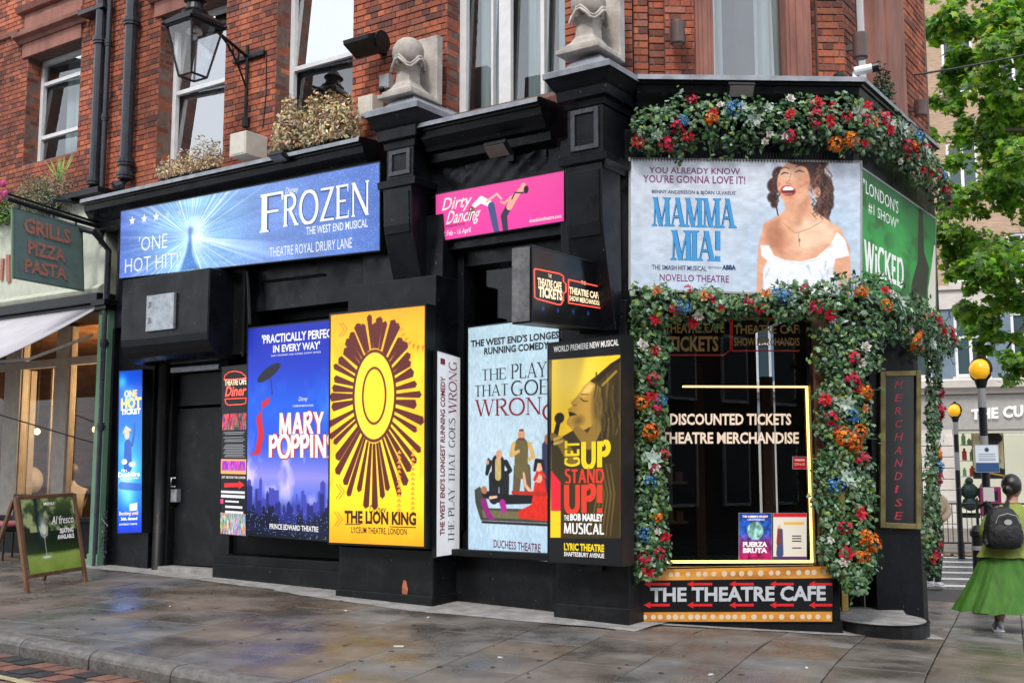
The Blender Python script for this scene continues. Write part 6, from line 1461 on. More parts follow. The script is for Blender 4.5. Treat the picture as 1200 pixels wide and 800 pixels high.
# upper garland: along the chamfer and round the corner
pt=gp(C,[(738,162),(775,150),(850,150),(930,146),(1000,150)],.05)+gp(RR,[(1040,166),(1075,196),(1096,232)],.10)
fr_=[(C.n,UPV)]*5+[(RR.n,UPV)]*3
fl=[('red_blossom',.01,-.6,1.1),('red_cluster',.07,-.75,1.2),('red_blossom',.11,-.5,1),('red_cluster',.09,-.2,1),('red_cluster',.12,.8,.9),('blue_hydrangea',.20,.45,1.25),('blue_hydrangea',.10,.0,.9),('orange_dahlia',.155,.1,1),('red_blossom',.16,.3,.8),
    ('red_blossom',.31,.1,1),('red_cluster',.36,.15,1.1),('red_cluster',.42,.1,1),('orange_dahlia',.43,-.6,1.1),('orange_dahlia',.40,-.8,1),('white_rose',.27,-.5,.8),('white_rose',.30,-.6,.8),('white_rose',.26,-.75,.8),('sage_blossom',.24,.0,1.1),
    ('red_cluster',.53,.4,1.2),('red_blossom',.54,.0,1.1),('peach_rose',.49,.1,1),('sage_blossom',.60,.3,1.3),('red_cluster',.62,-.3,1.2),('red_cluster',.68,-.3,1),('white_rose',.60,-.9,.9),('blue_hydrangea',.715,.55,1.35),('orange_dahlia',.66,-.1,.7),('sage_blossom',.76,.1,1.2),('red_blossom',.86,-.3,1),('red_cluster',.93,-.4,1.1),('red_blossom',.97,-.7,1)]
garland('long flower garland of ivy and bright blooms above the bride billboard',pt,fr_,[.14,.28,.28,.28,.29,.28,.25,.2],.20,3900,fl+mk(gg,26,WT),1,90)
# arch along the bottom of the billboards
pt=gp(C,[(736,358),(800,362),(870,362),(940,354),(1000,356)],.08)+gp(RR,[(1040,372),(1075,388),(1100,402)],.10)
fl=[('blue_hydrangea',.10,-.1,1.1),('blue_hydrangea',.30,.2,1.05),('red_cluster',.16,.3,.8),('red_cluster',.23,.2,.9),('red_blossom',.25,-.2,.9),('red_cluster',.36,-.4,1.1),('red_blossom',.39,-.6,1),('red_cluster',.34,.5,.7),('white_rose',.13,-.5,1.2),('red_blossom',.12,-.8,.9),
    ('sage_blossom',.56,.3,1.3),('white_rose',.53,.5,1.1),('red_blossom',.52,.6,.8),('orange_dahlia',.66,-.6,1.1),('orange_dahlia',.64,-.85,1),('peach_rose',.70,-.9,1),('red_cluster',.82,.3,.9),('red_blossom',.84,0,.9),('red_cluster',.92,.2,1),('red_blossom',.94,-.1,1),('orange_dahlia',.45,.3,.9)]
garland('arching flower garland along the foot of the bride billboard',pt,fr_,[.22,.20,.17,.20,.29,.30,.28,.22],.22,3700,fl+mk(gg,16,WT),2,90)
side=lambda f:f.u
def vert(label,fr,px,off,hw,n,fl,seed,dep=.14,extra=4,leafn=70):
    pt=gp(fr,px,off); return garland(label,pt,[(fr.n,fr.u)]*len(pt),hw,dep,n,fl+mk(gg,extra,WT),seed,leafn,droop=.1)
vert('slim hanging flower garland down the left edge of the corner window',C,[(758,370),(757,440),(760,520),(758,600),(757,655),(752,678)],.05,[.22,.19,.18,.20,.20,.10],2700,
 [('white_rose',.12,-.3,1.2),('red_blossom',.14,.3,.9),('red_cluster',.25,.2,1),('red_blossom',.32,.1,1),('red_cluster',.36,.3,.9),('blue_hydrangea',.33,.6,.9),('orange_dahlia',.45,.0,1.1),('sage_blossom',.55,.1,1.3),('white_rose',.58,.2,1.2),('red_cluster',.53,.7,.8),('blue_hydrangea',.635,.0,.9),('blue_hydrangea',.83,-.2,1.0),('orange_dahlia',.77,.4,.7),('red_cluster',.92,-.2,1),('red_blossom',.97,.1,1),('red_cluster',.9,.5,.8)],3)
vert('thick hanging flower garland between the corner window and the doorway',C,[(990,385),(988,440),(985,520),(987,590),(992,650),(1000,694)],.06,[.31,.26,.24,.27,.25,.09],3700,
 [('orange_dahlia',.42,-.1,1.25),('orange_dahlia',.44,.25,1.25),('orange_dahlia',.40,.5,1),('red_cluster',.12,.1,1.1),('red_cluster',.20,.1,1.1),('red_blossom',.23,.3,1),('orange_dahlia',.25,.7,1),('red_blossom',.28,-.8,1.1),('red_cluster',.35,-.6,1),('blue_hydrangea',.34,.2,1),('sage_blossom',.30,-.1,1.2),('blue_hydrangea',.60,-.4,1.2),('sage_blossom',.57,.0,1.3),('red_cluster',.50,.6,1.1),('red_blossom',.70,.4,1.1),('red_cluster',.75,-.2,1),('orange_dahlia',.79,.5,1.1),('orange_dahlia',.81,.8,1.1),('orange_dahlia',.86,.4,1),('red_blossom',.85,-.2,1.1),('white_rose',.88,-.4,1.1),('white_rose',.14,.4,1.2),('white_rose',.08,.5,1.2)],4,.17,5,90)
vert('hanging flower garland down the right-hand side wall beyond the doorway',RR,[(1086,400),(1087,460),(1085,530),(1085,600),(1085,655),(1085,674)],.04,[.30,.24,.20,.22,.22,.10],2400,
 [('red_cluster',.30,.2,1.2),('red_blossom',.33,.3,1.1),('blue_hydrangea',.55,.1,1),('red_cluster',.60,.0,1),('orange_dahlia',.50,.2,.9),('white_rose',.45,-.3,1)],5,.11,6,60)
# little rods fencing the upper garland in
mb=MB()
for k in range(74):
    u=C.U(742)+k*(C.U(1006)-C.U(742))/73; z=C.Z(870,190,.05); mb.box(C,u-.003,u+.003,.04,.046,z,z+.10)
tagt(ob('wire_guard',mb,M['iron']),'row of small black wire rods along the top of the bride billboard','wire guard')

# ================================================================ FIXTURES ON THE WALL
def floodlight(label,fr,px,py,off,w=.24,h=.15,tilt=.5,turn=0):
    u,z=fr.hit(px,py,off); t=thing('floodlight',fr.p(u,off,z),label,'floodlight','small floodlights on the cornice'); f2=Fr(fr.p(u,off,0),fr.a+turn)
    c,s=math.cos(tilt),math.sin(tilt)
    def bx(m,u0,u1,a0,a1,b0,b1):    # a: out of the face, b: up the face
        V=[f2.p(uu,a*c-b*s*-1*0+b*s,z+b*c-a*s) for b in (b0,b1) for a in (a0,a1) for uu in (u0,u1)]
        m.add(V,[(0,1,3,2),(4,6,7,5),(0,4,5,1),(2,3,7,6),(0,2,6,4),(1,5,7,3)])
    m=MB(); bx(m,-w/2,w/2,-.06,0,-h/2,h/2); ob('lamp_housing',m,M['iron'],t,bevel=.008)
    m=MB(); bx(m,-w/2+.015,w/2-.015,0.0005,.004,-h/2+.015,h/2-.015); ob('lamp_glass',m,M['lampglass'],t)
    m=MB(); m.tube([f2.p(0,-.06,z),f2.p(0,-.14,z+.06),f2.p(0,-.26,z+.02)],.014,6); m.box(f2,-.04,.04,-.27,-.24,z-.05,z+.08); ob('mounting_arm',m,M['iron'],t)
floodlight('floodlight facing down over the pink dance banner',L,582,177,.30,.27,.17,.9)
floodlight('floodlight clipped to the cornice over the blue banner',L,326,186,.42,.22,.14,-1.1+2.2)
floodlight('floodlight above the garland and the bride billboard',C,869,107,.22,.26,.14,.7)
floodlight('floodlight on the side cornice above the green billboard',RR,1067,155,.3,.26,.17,.6)
def boxthing(name,label,cat,fr,x0,y0,x1,y1,off,t,mat,group=None,extra=None):
    u0,z0=fr.hit(x0,(y0+y1)/2,off)[0],fr.Z((x0+x1)/2,y1,off); u1,z1=fr.U(x1,off,(y0+y1)/2),fr.Z((x0+x1)/2,y0,off)
    th=thing(name,fr.p((u0+u1)/2,off-t,z0),label,cat,group); m=MB(); m.box(fr,u0,u1,off-t,off,z0,z1); ob('housing',m,mat,th,bevel=.008)
    m=MB(); m.box(fr,u0+.02,u1-.02,off+.0005,off+.006,z0+.02,z1-.02); ob('cover',m,mat,th,bevel=.003); return th,(u0,u1,z0,z1)
boxthing('junction_box','cream plastic box on the brick wall beside the lantern bracket','junction box',L,269,155,288,182,.02,.36,M['beige'])
boxthing('junction_box','cream plastic box on the brick wall left of the first stone ball','junction box',L,419,112,436,136,-.15,.2,M['beige'])
th,(a,b,z0,z1)=boxthing('entry_sensor','small grey box with a dark sensor above the cream box by the stone ball','sensor',L,444,87,455,104,-.25,.1,M['greyp'])
m=MB(); m.ball(L.p((a+b)/2,-.22,z0-.02),.04,10); ob('sensor_eye',m,M['iron'],th,smooth=True)
# big black wall washer
u,z=L.hit(428,50,-.02); th=thing('wall_washer_lamp',L.p(u,-.1,z),'black drum shaped lamp tilted out from the brick pier by the tall window','wall lamp')
m=MB(); a0=L.p(u-.20,.05,z-.0); a1=L.p(u+.22,.05,z-.04); m.tube([L.p(u-.18,-.10,z),L.p(u+.20,-.10,z)],.12,16); ob('lamp_drum',m,M['iron'],th,bevel=.006)
m=MB(); m.prism(L,[(-.13,z+.13),(.13,z+.02),(.12,z-.03),(-.10,z-.13)],u-.21,u+.17); ob('lamp_visor',m,M['iron'],th,bevel=.006)
m=MB(); m.box(L,u-.03,u+.05,WO,-.18,z-.05,z+.05); ob('bracket',m,M['iron'],th)
def downlight(label,fr,px,y0,y1,off,r=.075):
    u=fr.U(px,off,(y0+y1)/2); z1=fr.Z(px,y0,off); z0=fr.Z(px,y1,off); P=fr.p(u,off,0); th=thing('downlight',(P[0],P[1],z0),label,'wall lamp','brown cylinder lamps on the upper wall')
    m=MB(); m.lathe((P[0],P[1],0),[(r*.92,z0),(r,z0+.01),(r,z1-.01),(r*.94,z1)],20); ob('lamp_cylinder',m,M['brownm'],th,smooth=False)
    m=MB(); m.box(fr,u-.02,u+.02,off-.30,off-r*.9,(z0+z1)/2-.03,(z0+z1)/2+.03); ob('wall_arm',m,M['brownm'],th)
    m=MB(); m.lathe((P[0],P[1],z0-.004),[(r*.7,0),(r*.7,.003)],16); ob('lens',m,M['lampglass'],th)
downlight('brown cylinder lamp on the brick left of the bay window',C,794,26,52,-.25)
downlight('brown cylinder lamp on the brick corner above the camera',RB,1008,40,68,.14)
downlight('brown cylinder lamp at the far right edge of the building',RR,1079,118,136,-.05)
u,z=C.hit(1001,84,-.1); th=thing('security_camera',C.p(u,-.1,z-.08),'white security camera with black lens on the corner of the cornice','security camera')
m=MB(); P=C.p(u,-.1,z); m.lathe((P[0],P[1],z-.10),[(.06,0),(.05,.03),(.02,.05),(.02,.1)],12); ob('camera_base',m,M['white'],th,smooth=True)
m=MB(); m.tube([P,C.p(u+.16,-.05,z+.02)],.045,12); ob('camera_body',m,M['white'],th)
m=MB(); m.tube([C.p(u+.161,-.05,z+.02),C.p(u+.22,-.03,z+.028)],.048,12); ob('camera_lens',m,M['iron'],th)
for px in (984,1007):
    pass
m=MB(); P=C.p(C.U(984,-.1,88),-.1,0); zz=C.Z(984,92,-.1); m.lathe((P[0],P[1],zz),[(.07,0),(.065,.03),(.04,.055),(.005,.06)],14); tagt(ob('dome_sensor',m,M['iron'],smooth=True),'small dark dome on the cornice beside the security camera','dome')
# tangled cable by the restaurant pilaster
mb=MB(); gcb=np.random.default_rng(2); uu=L.U(122,.16,620)
P_=[L.p(uu+.07*math.sin(i*1.9),.16+.02*math.cos(i*1.3),L.Z(122,600,.16)-.022*i+.05*math.sin(i*2.3)) for i in range(26)]
mb.tube(P_,.007,5); tagt(ob('tangled_cable',mb,M['pipe']),'tangled dark cable hanging on the black wall beside the green pilaster','cable')
mb=MB(); mb.tube([L.p(L.U(290,.14,330),.14,L.Z(290,318,.14)),L.p(L.U(292,.15,380),.14,L.Z(292,380,.14))],.02,6); mb.tube([L.p(L.U(310,.0,350),.02,L.Z(312,330,.0)),L.p(L.U(380,.0,350),.02,L.Z(380,322,.0))],.015,6); tagt(ob('wall_conduit',mb,M['iron']),'black conduit running over the recess above the blue poster','conduit')
# ---- street lantern on its bracket
uw=L.U(288,WO+.05,100); fl_=Fr((0,0),0)
zt_=L.Z(288,72,WO+.05)
# distance out from the wall where the lantern body hangs
def off_for(px,py,u):
    lo,hi=-.3,2.5
    for _ in range(50):
        mid=(lo+hi)/2
        if L.hit(px,py,mid)[0]<u: lo=mid
        else: hi=mid
    return mid
ol=.58; ulan=L.U(227,ol,60); c=L.p(ulan,ol,0); zc=lambda y:L.Z(227,y,ol)
t=thing('street_lantern',L.p(uw,WO,zt_),'black Victorian four-sided glass lantern on a scrolled wall bracket','street lantern')
zb_,zm_,zt2=zc(90),zc(33),zc(14); ang=L.a+R(45)
hb,ht=.165,.335
m=MB()
cor_=lambda r,z,k:np.array([c[0]+r*math.cos(ang+k*math.pi/2),c[1]+r*math.sin(ang+k*math.pi/2),z])
for k in range(4):
    m.tube([cor_(hb,zb_,k),cor_(ht,zm_,k)],.014,6); m.tube([cor_(hb,zb_,k),cor_(hb,zb_,k+1)],.014,6); m.tube([cor_(ht,zm_,k),cor_(ht,zm_,k+1)],.022,6)
ob('lantern_frame',m,M['iron'],t)
for k in range(4):
    m=MB(); m.add([cor_(hb-.01,zb_+.01,k),cor_(hb-.01,zb_+.01,k+1),cor_(ht-.015,zm_-.01,k+1),cor_(ht-.015,zm_-.01,k)],[(0,1,2,3)]); ob('glass_pane',m,M['lantglass'] if 'lantglass' in M else M.setdefault('lantglass',glassm('lantern_glass',.10,(.93,.94,.95))),t)
m=MB(); m.add([cor_(hb,zb_+.003,k) for k in range(4)],[(0,1,2,3)]); ob('glass_base',m,M['lantglass'],t)
m=MB(); m.lathe((c[0],c[1],0),[(ht+.04,zm_+.01),(ht+.03,zm_+.06),(ht*.62,zm_+.16)],4,ang0=ang); ob('lantern_roof',m,M['iron'],t)
m=MB(); m.lathe((c[0],c[1],0),[(.15,zm_+.16),(.16,zm_+.19),(.12,zm_+.22),(.10,zm_+.30),(.14,zm_+.33),(.11,zm_+.37),(.06,zm_+.42),(.03,zm_+.5)],18); ob('lantern_chimney',m,M['iron'],t,smooth=False)
m=MB(); m.lathe((c[0],c[1],0),[(.05,zm_+.02),(.09,zm_-.03),(.10,zm_-.07),(.03,zm_-.075)],16); ob('reflector',m,M['white'],t,smooth=True)
m=MB(); m.ball((c[0],c[1],zm_-.12),.04,12); ob('lamp_bulb',m,M['white'],t,smooth=True)
for k in range(4):
    m=MB(); p=cor_(ht+.03,zm_+.03,k); m.ball(p,.028,8); ob('corner_knob',m,M['iron'],t,smooth=True)
arm=MB(); w0=L.p(uw,WO+.04,L.Z(288,140,WO+.04)); w1=L.p(uw,WO+.04,L.Z(292,66,WO+.04)); e=L.p(ulan+.16,ol-.20,zm_-.01)
arm.tube([w0,w1+np.array([0,0,.15])],.022,8); arm.tube([w1,e],.020,8)
pts=[]
for i in range(13):
    f=i/12; pts.append(w1*(1-f)+e*f+np.array([0,0,-.42*(1-f)**2*(1)])*(1) )
arm.tube(pts,.014,6)
ob('bracket_arm',arm,M['iron'],t)
for f,r in ((.16,.10),(.36,.07),(.55,.05)):
    sc_=MB(); q=w1*(1-f)+e*f; d=(e-w1)/np.linalg.norm(e-w1); zc_=-r-.01
    sc_.tube([q+np.array([0,0,zc_])+d*r*math.cos(a)+np.array([0,0,1.])*r*math.sin(a) for a in np.linspace(0,6.28,17)],.008,5,cap=False); ob('scroll_ring',sc_,M['iron'],t)
m=MB(); m.box(L,uw-.28,uw+.30,WO,WO+.045,w1[2]-.035,w1[2]+.035); ob('wall_bar',m,M['iron'],t,bevel=.01); m=MB(); m.tube([L.p(uw,WO+.03,w0[2]-.1),L.p(uw,WO+.03,w0[2]+.02)],.05,8); ob('wall_boss',m,M['iron'],t)
# cables
mb=MB(); pts=[L.p(L.U(312,WO+.01,60),WO+.01,L.Z(312,60,WO)),L.p(L.U(312,WO+.01,110),WO+.012,L.Z(311,110,WO)),L.p(L.U(308,WO+.01,150),WO+.01,L.Z(308,150,WO))]; mb.tube(pts,.007,5); tagt(ob('wall_cable',mb,M['iron']),'thin black cable running down the brick beside the lantern bracket','cable')
mb=MB(); zq=L.Z(505,208,.04); A_=[]; 
for i in range(20): u=L.U(505,.04,205)+i*(L.U(645,.04,180)-L.U(505,.04,205))/19; A_.append(L.p(u,.05+.006*math.sin(i*2.1),4.29+.012*math.sin(i*1.3)))
mb.tube(A_,.014,6); tagt(ob('fascia_cable',mb,M['iron']),'black cable clipped along the ledge above the pink dance banner','cable')
mb=MB(); qa=RR.p(RR.U(1072,.0,90),.0,RR.Z(1072,88,0)); qb=np.array([12,17,9.2]); mb.tube([qa+(qb-qa)*f+np.array([0,0,-.5*4*f*(1-f)*.4]) for f in np.linspace(0,1,14)],.012,4); tagt(ob('span_wire',mb,M['iron']),'thin wire spanning from the building corner towards the street tree','wire')

# ================================================================ PLANTS ON THE LEDGES
def tuft(mb,c,n,spread,h,cols,g,kind='curl',size=.05):
    for i in range(n):
        v=g.normal(0,1,3); v[2]=abs(v[2]); v/=np.linalg.norm(v); r=g.uniform(.35,1)**.6; p=np.array(c)+np.array([v[0]*spread[0],v[1]*spread[1],v[2]*h])*r
        addleaf(mb,p,size*g.uniform(.6,1.3),randrot(v,g,.8),1,tuple(x*g.uniform(.7,1.2) for x in cols[g.integers(len(cols))]))
def planter(label,fr,x0,x1,y0,off,plants,mat,matname,cat='window box',h=.17,d=.24):
    u0,u1=fr.U(x0,off,y0),fr.U(x1,off,y0); z=5.02; t=thing('window_box',fr.p((u0+u1)/2,off-d/2,z),label,cat)
    m=MB(); V=[]
    m.box(fr,u0,u1,off-d,off,z+.06,z+.06+h); m.box(fr,u0-.015,u1+.015,off-.001,off+.015,z+.04+h,z+.065+h)
    for k in range(int((u1-u0)/.09)): m.box(fr,u0+.03+k*.09,u0+.09+k*.09,off+.001,off+.008,z+.08,z+.03+h)
    ob('trough',m,M['blackdusty'],t); return t,u0,u1,z+.06+h
M['dry']=attrm('dried_plant_leaves',rough=.8,attr='tint',spec=.1)
gq=np.random.default_rng(31)
DRY=[(.56,.44,.27),(.64,.52,.34),(.46,.34,.19),(.70,.60,.44),(.34,.24,.13)]
t,a,b,z=planter('black window box of bushy dried straw coloured plants below the middle window',L,326,408,160,.02,0,0,0,h=.15)
mb=MB()
for k in range(9): u=a+(b-a)*(k+.5)/9; tuft(mb,L.p(u,-.0+.08*gq.normal(),z-.05),620,(.19,.22),.52+.22*gq.random(),DRY,gq,size=.045)
ob('dried_foliage',mb,M['dry'],t,kind='stuff')
t,a,b,z=planter('black window box with sparse dried stems below the lantern',L,190,256,195,.02,0,0,0,h=.12)
mb=MB()
for k in range(7):
    u=a+(b-a)*(k+.5)/7; tuft(mb,L.p(u,-.0,z-.03),300,(.15,.17),.30+.30*gq.random()*(1 if k>2 else .5),DRY+([(.22,.22,.10)] if k>4 else []),gq,size=.03)
ob('dried_foliage',mb,M['dry'],t,kind='stuff')
# big grey-green bush, spikes and pink flowers at the left
u,z=L.hit(58,225,.12); t=thing('potted_bush',L.p(u,.1,5.05),'large grey green bush with yellow green spiky leaves on the ledge above the hanging sign','potted plant')
mb=MB(); 
for k in range(7): tuft(mb,L.p(u+gq.uniform(-.36,.40),.15+gq.uniform(-.12,.15),5.0),800,(.32,.30),.50+.26*gq.random(),[(.24,.27,.17),(.15,.19,.10),(.34,.31,.23),(.27,.21,.15),(.10,.14,.07)],gq,size=.027)
ob('foliage',mb,M['dry'],t,kind='stuff')
for k in range(16):
    mb=MB(); a=gq.uniform(-1.3,1.3); p0=L.p(u+.05,0,5.50); d=L.u*math.sin(a)*.4+np.array([0,0,.38]); w_=L.u*.018; mb.add([p0-w_,p0+w_,p0+d*.6+w_*.8,p0+d*1.0,p0+d*.6-w_*.8],[(0,1,2,3,4)]); ob('spiky_leaf',mb,T('spike_leaf',(.22,.36,.05)),t)
m=MB(); P=L.p(u,.08,0); m.lathe((P[0],P[1],4.98),[(.16,.08),(.2,.3)],14); ob('pot',m,M['blackdusty'],t)
u,z=L.hit(10,215,.12); t=thing('potted_flowers',L.p(u,.1,5.05),'pink geraniums with bright green leaves at the far left ledge','potted plant')
mb=MB(); 
for k in range(4): tuft(mb,L.p(u+gq.uniform(-.3,.25),.1,5.02),240,(.26,.26),.42,[(.10,.22,.04),(.20,.34,.06),(.06,.14,.03)],gq,size=.045)
ob('foliage',mb,M['leaf'],t,kind='stuff'); FL['pink_geranium']=[pompon(gq,.06,26,[(.62,.06,.30),(.75,.12,.42)],.35).mesh('pink_geranium',M['petal'])]
for dx,dz in ((.12,.52),(.02,.30),(-.2,.50),(.18,.36),(-.1,.42)): inst('pink_geranium',FL['pink_geranium'][0],t,Matrix.Translation(L.p(u+dx,.28,5.05+dz)))
# dark box topiary near the right cornice
u,z=RR.hit(1036,120,-.05); t=thing('box_shrub',RR.p(u,-.05,5.1),'dark green box shrub on the ledge beside the right-hand bay','shrub')
mb=MB()
for k in range(5): tuft(mb,RR.p(u+gq.uniform(-.1,.1),-.05+.05*gq.normal(),5.0+.1*k),300,(.17-.015*k,.17-.015*k),.45,[(.012,.035,.012),(.02,.055,.02),(.035,.08,.03)],gq,size=.03)
ob('foliage',mb,M['leaf'],t,kind='stuff'); m=MB(); P=RR.p(u,-.05,0); m.lathe((P[0],P[1],5.0),[(.12,0),(.14,.16)],12); ob('pot',m,M['iron'],t)

# ================================================================ THE RESTAURANT ON THE LEFT
RES=thing('green_restaurant',L.p(uL0-1.5,0,.2),'sage green restaurant front with white awning and warm lit windows at the far left','restaurant')
ug=L.U(110,.10,500); ug2=L.U(121,.10,500)
# green pilaster and party pier
rp=lambda n,m,mt,**k: ob(n,m,mt,RES,**k)
m=MB(); m.box(L,ug,ug2,-.6,.10,-.2,3.55); m.box(L,ug-.01,ug2+.01,-.6,.12,-.2,.35); pg=rp('pilaster',m,M['green'],bevel=.006)
m=MB(); m.box(L,ug-.02,ug2+.03,-.3,.16,3.55,3.60); m.box(L,ug-.04,ug2+.05,-.3,.20,3.60,3.68); ob('pilaster_capital',m,M['black'],pg,bevel=.006)
zf0,zf1=L.Z(60,352,.05),L.Z(60,262,.05)
m=MB(); m.box(L,-15,ug,-.5,.04,zf0,zf1+.25); rp('fascia_board',m,M['cream'],bevel=.004)
m=MB(); m.prism(L,[(.0401,zf0),(.10,zf0+.0),(.13,zf0+.06),(.06,zf0+.12),(.0401,zf0+.13)],-15,ug-.002); rp('fascia_moulding',m,M['cream'])
m=MB(); m.box(L,-15,ug-.002,-.4,.14,zf0-.14,zf0-.002); m.box(L,-15,ug-.002,-.4,.08,zf0-.26,zf0-.14); rp('awning_cassette',m,M['iron'],bevel=.01)
m=MB(); m.box(L,-15,ug,-.5,.20,zf1+.25,zf1+.33); rp('fascia_lead',m,M['black'])
# lettering fragment at the frame edge
m=MB(); 
for (x0,x1,y0,y1,sl) in ((1,4,303,328,0),(9,13,298,330,3)): 
    u0,u1=L.U(x0,.06,310),L.U(x1,.06,310); m.poly(L,[(u0,L.Z(x0,y1,.06)),(u1,L.Z(x1,y1,.06)),(u1-.04*sl*.4,L.Z(x1,y0,.06)),(u0-.04*sl*.4,L.Z(x0,y0,.06))],.041,.07)
rp('fascia_letter',m,M['copper'])
# awning: canvas slopes out and down
za=L.Z(107,361,.10); P0=L.p(ug-.02,.10,za)
def tipoff(px,py,u):
    lo,hi=.1,4
    for _ in range(50):
        mid=(lo+hi)/2
        if L.hit(px,py,mid)[0]<u: lo=mid
        else: hi=mid
    return mid
ot=tipoff(2,417,ug-.02); zt3=L.Z(2,417,ot)
m=MB(); n=14; V=[]
for j in range(n+1):
    f=j/n; 
    for i in range(9): uu=(ug-.02)-i*.8; V.append(L.p(uu,.10+(ot-.10)*f*1.12,za+(zt3-za)*f*1.12-.03*math.sin(math.pi*f)))
m.add(V,[(j*9+i,j*9+i+1,(j+1)*9+i+1,(j+1)*9+i) for j in range(n) for i in range(8)])
cnv=rp('awning_canvas',m,M['awning'],smooth=True); sm=cnv.modifiers.new('thick','SOLIDIFY'); sm.thickness=.012
m=MB(); e0=L.p(ug-.02,.10+(ot-.10)*1.12,za+(zt3-za)*1.12); m.tube([e0,e0-L.u*6.4],.04,8); rp('awning_front_bar',m,M['mull'])
m=MB(); m.tube([L.p(ug-.25,.0,za-.35),L.p(ug-.28,.9,za-.75),e0-L.u*.3],.022,6); rp('awning_arm',m,M['mull'],bevel=0)
# glazed front set back, mullions, transom and interior
SO=-.42
def mull(px0,px1,z0=.75,z1=3.5,o=SO,name='mullion'):
    m=MB(); a,b=L.U(px0,o,500),L.U(px1,o,500); m.box(L,a,b,o-.10,o,z0,z1); m.box(L,a+.02,b-.02,o,o+.03,z0,z1); return rp(name,m,M['mull'],bevel=.006)
for a,b in ((4,24),(63,80),(-45,-30),(-90,-76)): mull(a,b)
m=MB(); zt4=L.Z(60,426,SO); m.box(L,-15,ug,SO-.08,SO+.05,zt4-.05,zt4+.06); rp('transom',m,M['mull'],bevel=.006)
m=MB(); m.box(L,-15,ug,SO-.1,SO+.04,-.1,.72); m.box(L,-15,ug,SO-.12,SO+.08,.72,.78); rp('stall_riser',m,M['blackd'],bevel=.006)
m=MB(); m.box(L,-15,ug,SO-.06,SO-.05,.78,3.5); rp('window_glass',m,M['glass'])
for a,b in ((28,34),(58,62)): mull(a,b,.78,zt4,SO-.5,'door_stile')
m=MB(); m.box(L,-15,ug,-3.6,-3.5,-.1,3.6); m.box(L,-15,ug,-3.5,SO-.1,3.5,3.6); m.box(L,-15,ug,-3.5,SO-.1,-.1,.12); m.box(L,ug,ug+.1,-3.5,-.6,-.1,3.6); m.box(L,-15.1,-15,-3.5,SO,-.1,3.6)
rp('dining_room',m,pm('warm_timber_room',(.26,.12,.05),.7,var=.5,scale=2,stretch=(1,1,5)))
for k in range(3):
    m=MB(); uu=ug-.5-k*.75; m.box(L,uu-.25,uu+.25,-3.49,-3.44,1.5,2.9); rp('wall_mirror',m,T('dark_mirror',(.05,.045,.04),0,.1))
for k in range(7):
    uu=ug-.30-k*.5; oo=-1.2-.5*(k%3); zz=2.05+.15*((k*7)%3); P=L.p(uu,oo,zz); m=MB(); m.ball(P,.05,10); b_=rp('pendant_bulb',m,T('warm_bulb',(1,.55,.18),9)); m=MB(); m.tube([P+UPV*.05,P+UPV*(3.5-zz)],.006,4); ob('pendant_flex',m,M['iron'],b_)
pl_=bpy.data.lights.new('dining_lamp','POINT'); pl_.energy=210; pl_.color=(1,.62,.28); pl_.shadow_soft_size=.2; po=bpy.data.objects.new('dining_lamp',pl_); COL.objects.link(po); po.location=L.p(ug-1.0,-1.7,2.6); po.parent=RES; po.location=Vector(L.p(ug-1.0,-1.7,2.6))-RES.location
for k in range(9):
    m=MB(); uu=ug-.15-k*.33; zz=1.2+.5*((k*5)%4); w_=.10+.05*(k%3); m.box(L,uu-w_,uu+w_,-2.62-.1*(k%2),-2.58-.1*(k%2),zz,zz+.26); rp('wall_picture',m,T('picture%d'%(k%3),[(.05,.03,.02),(.30,.22,.12),(.12,.05,.03)][k%3],0))
m=MB(); m.box(L,ug-3.6,ug,-2.9,-2.75,-.1,2.9); rp('panelled_screen',m,M['wood'])
for k in range(3):
    uu=ug-.55-k*.8; ch=rp('dining_chair_seat',(lambda q:(q.box(L,uu-.2,uu+.2,-1.5,-1.1,.55,.60),q)[1])(MB()),M['wood']); m=MB(); m.box(L,uu-.2,uu+.2,-1.54,-1.5,.55,1.12); ob('chair_back',m,M['wood'],ch)
    for a_ in (-.17,.17):
        for o_ in (-1.47,-1.13): m=MB(); m.tube([L.p(uu+a_,o_,.12),L.p(uu+a_,o_,.55)],.018,6); ob('chair_leg',m,M['wood'],ch)
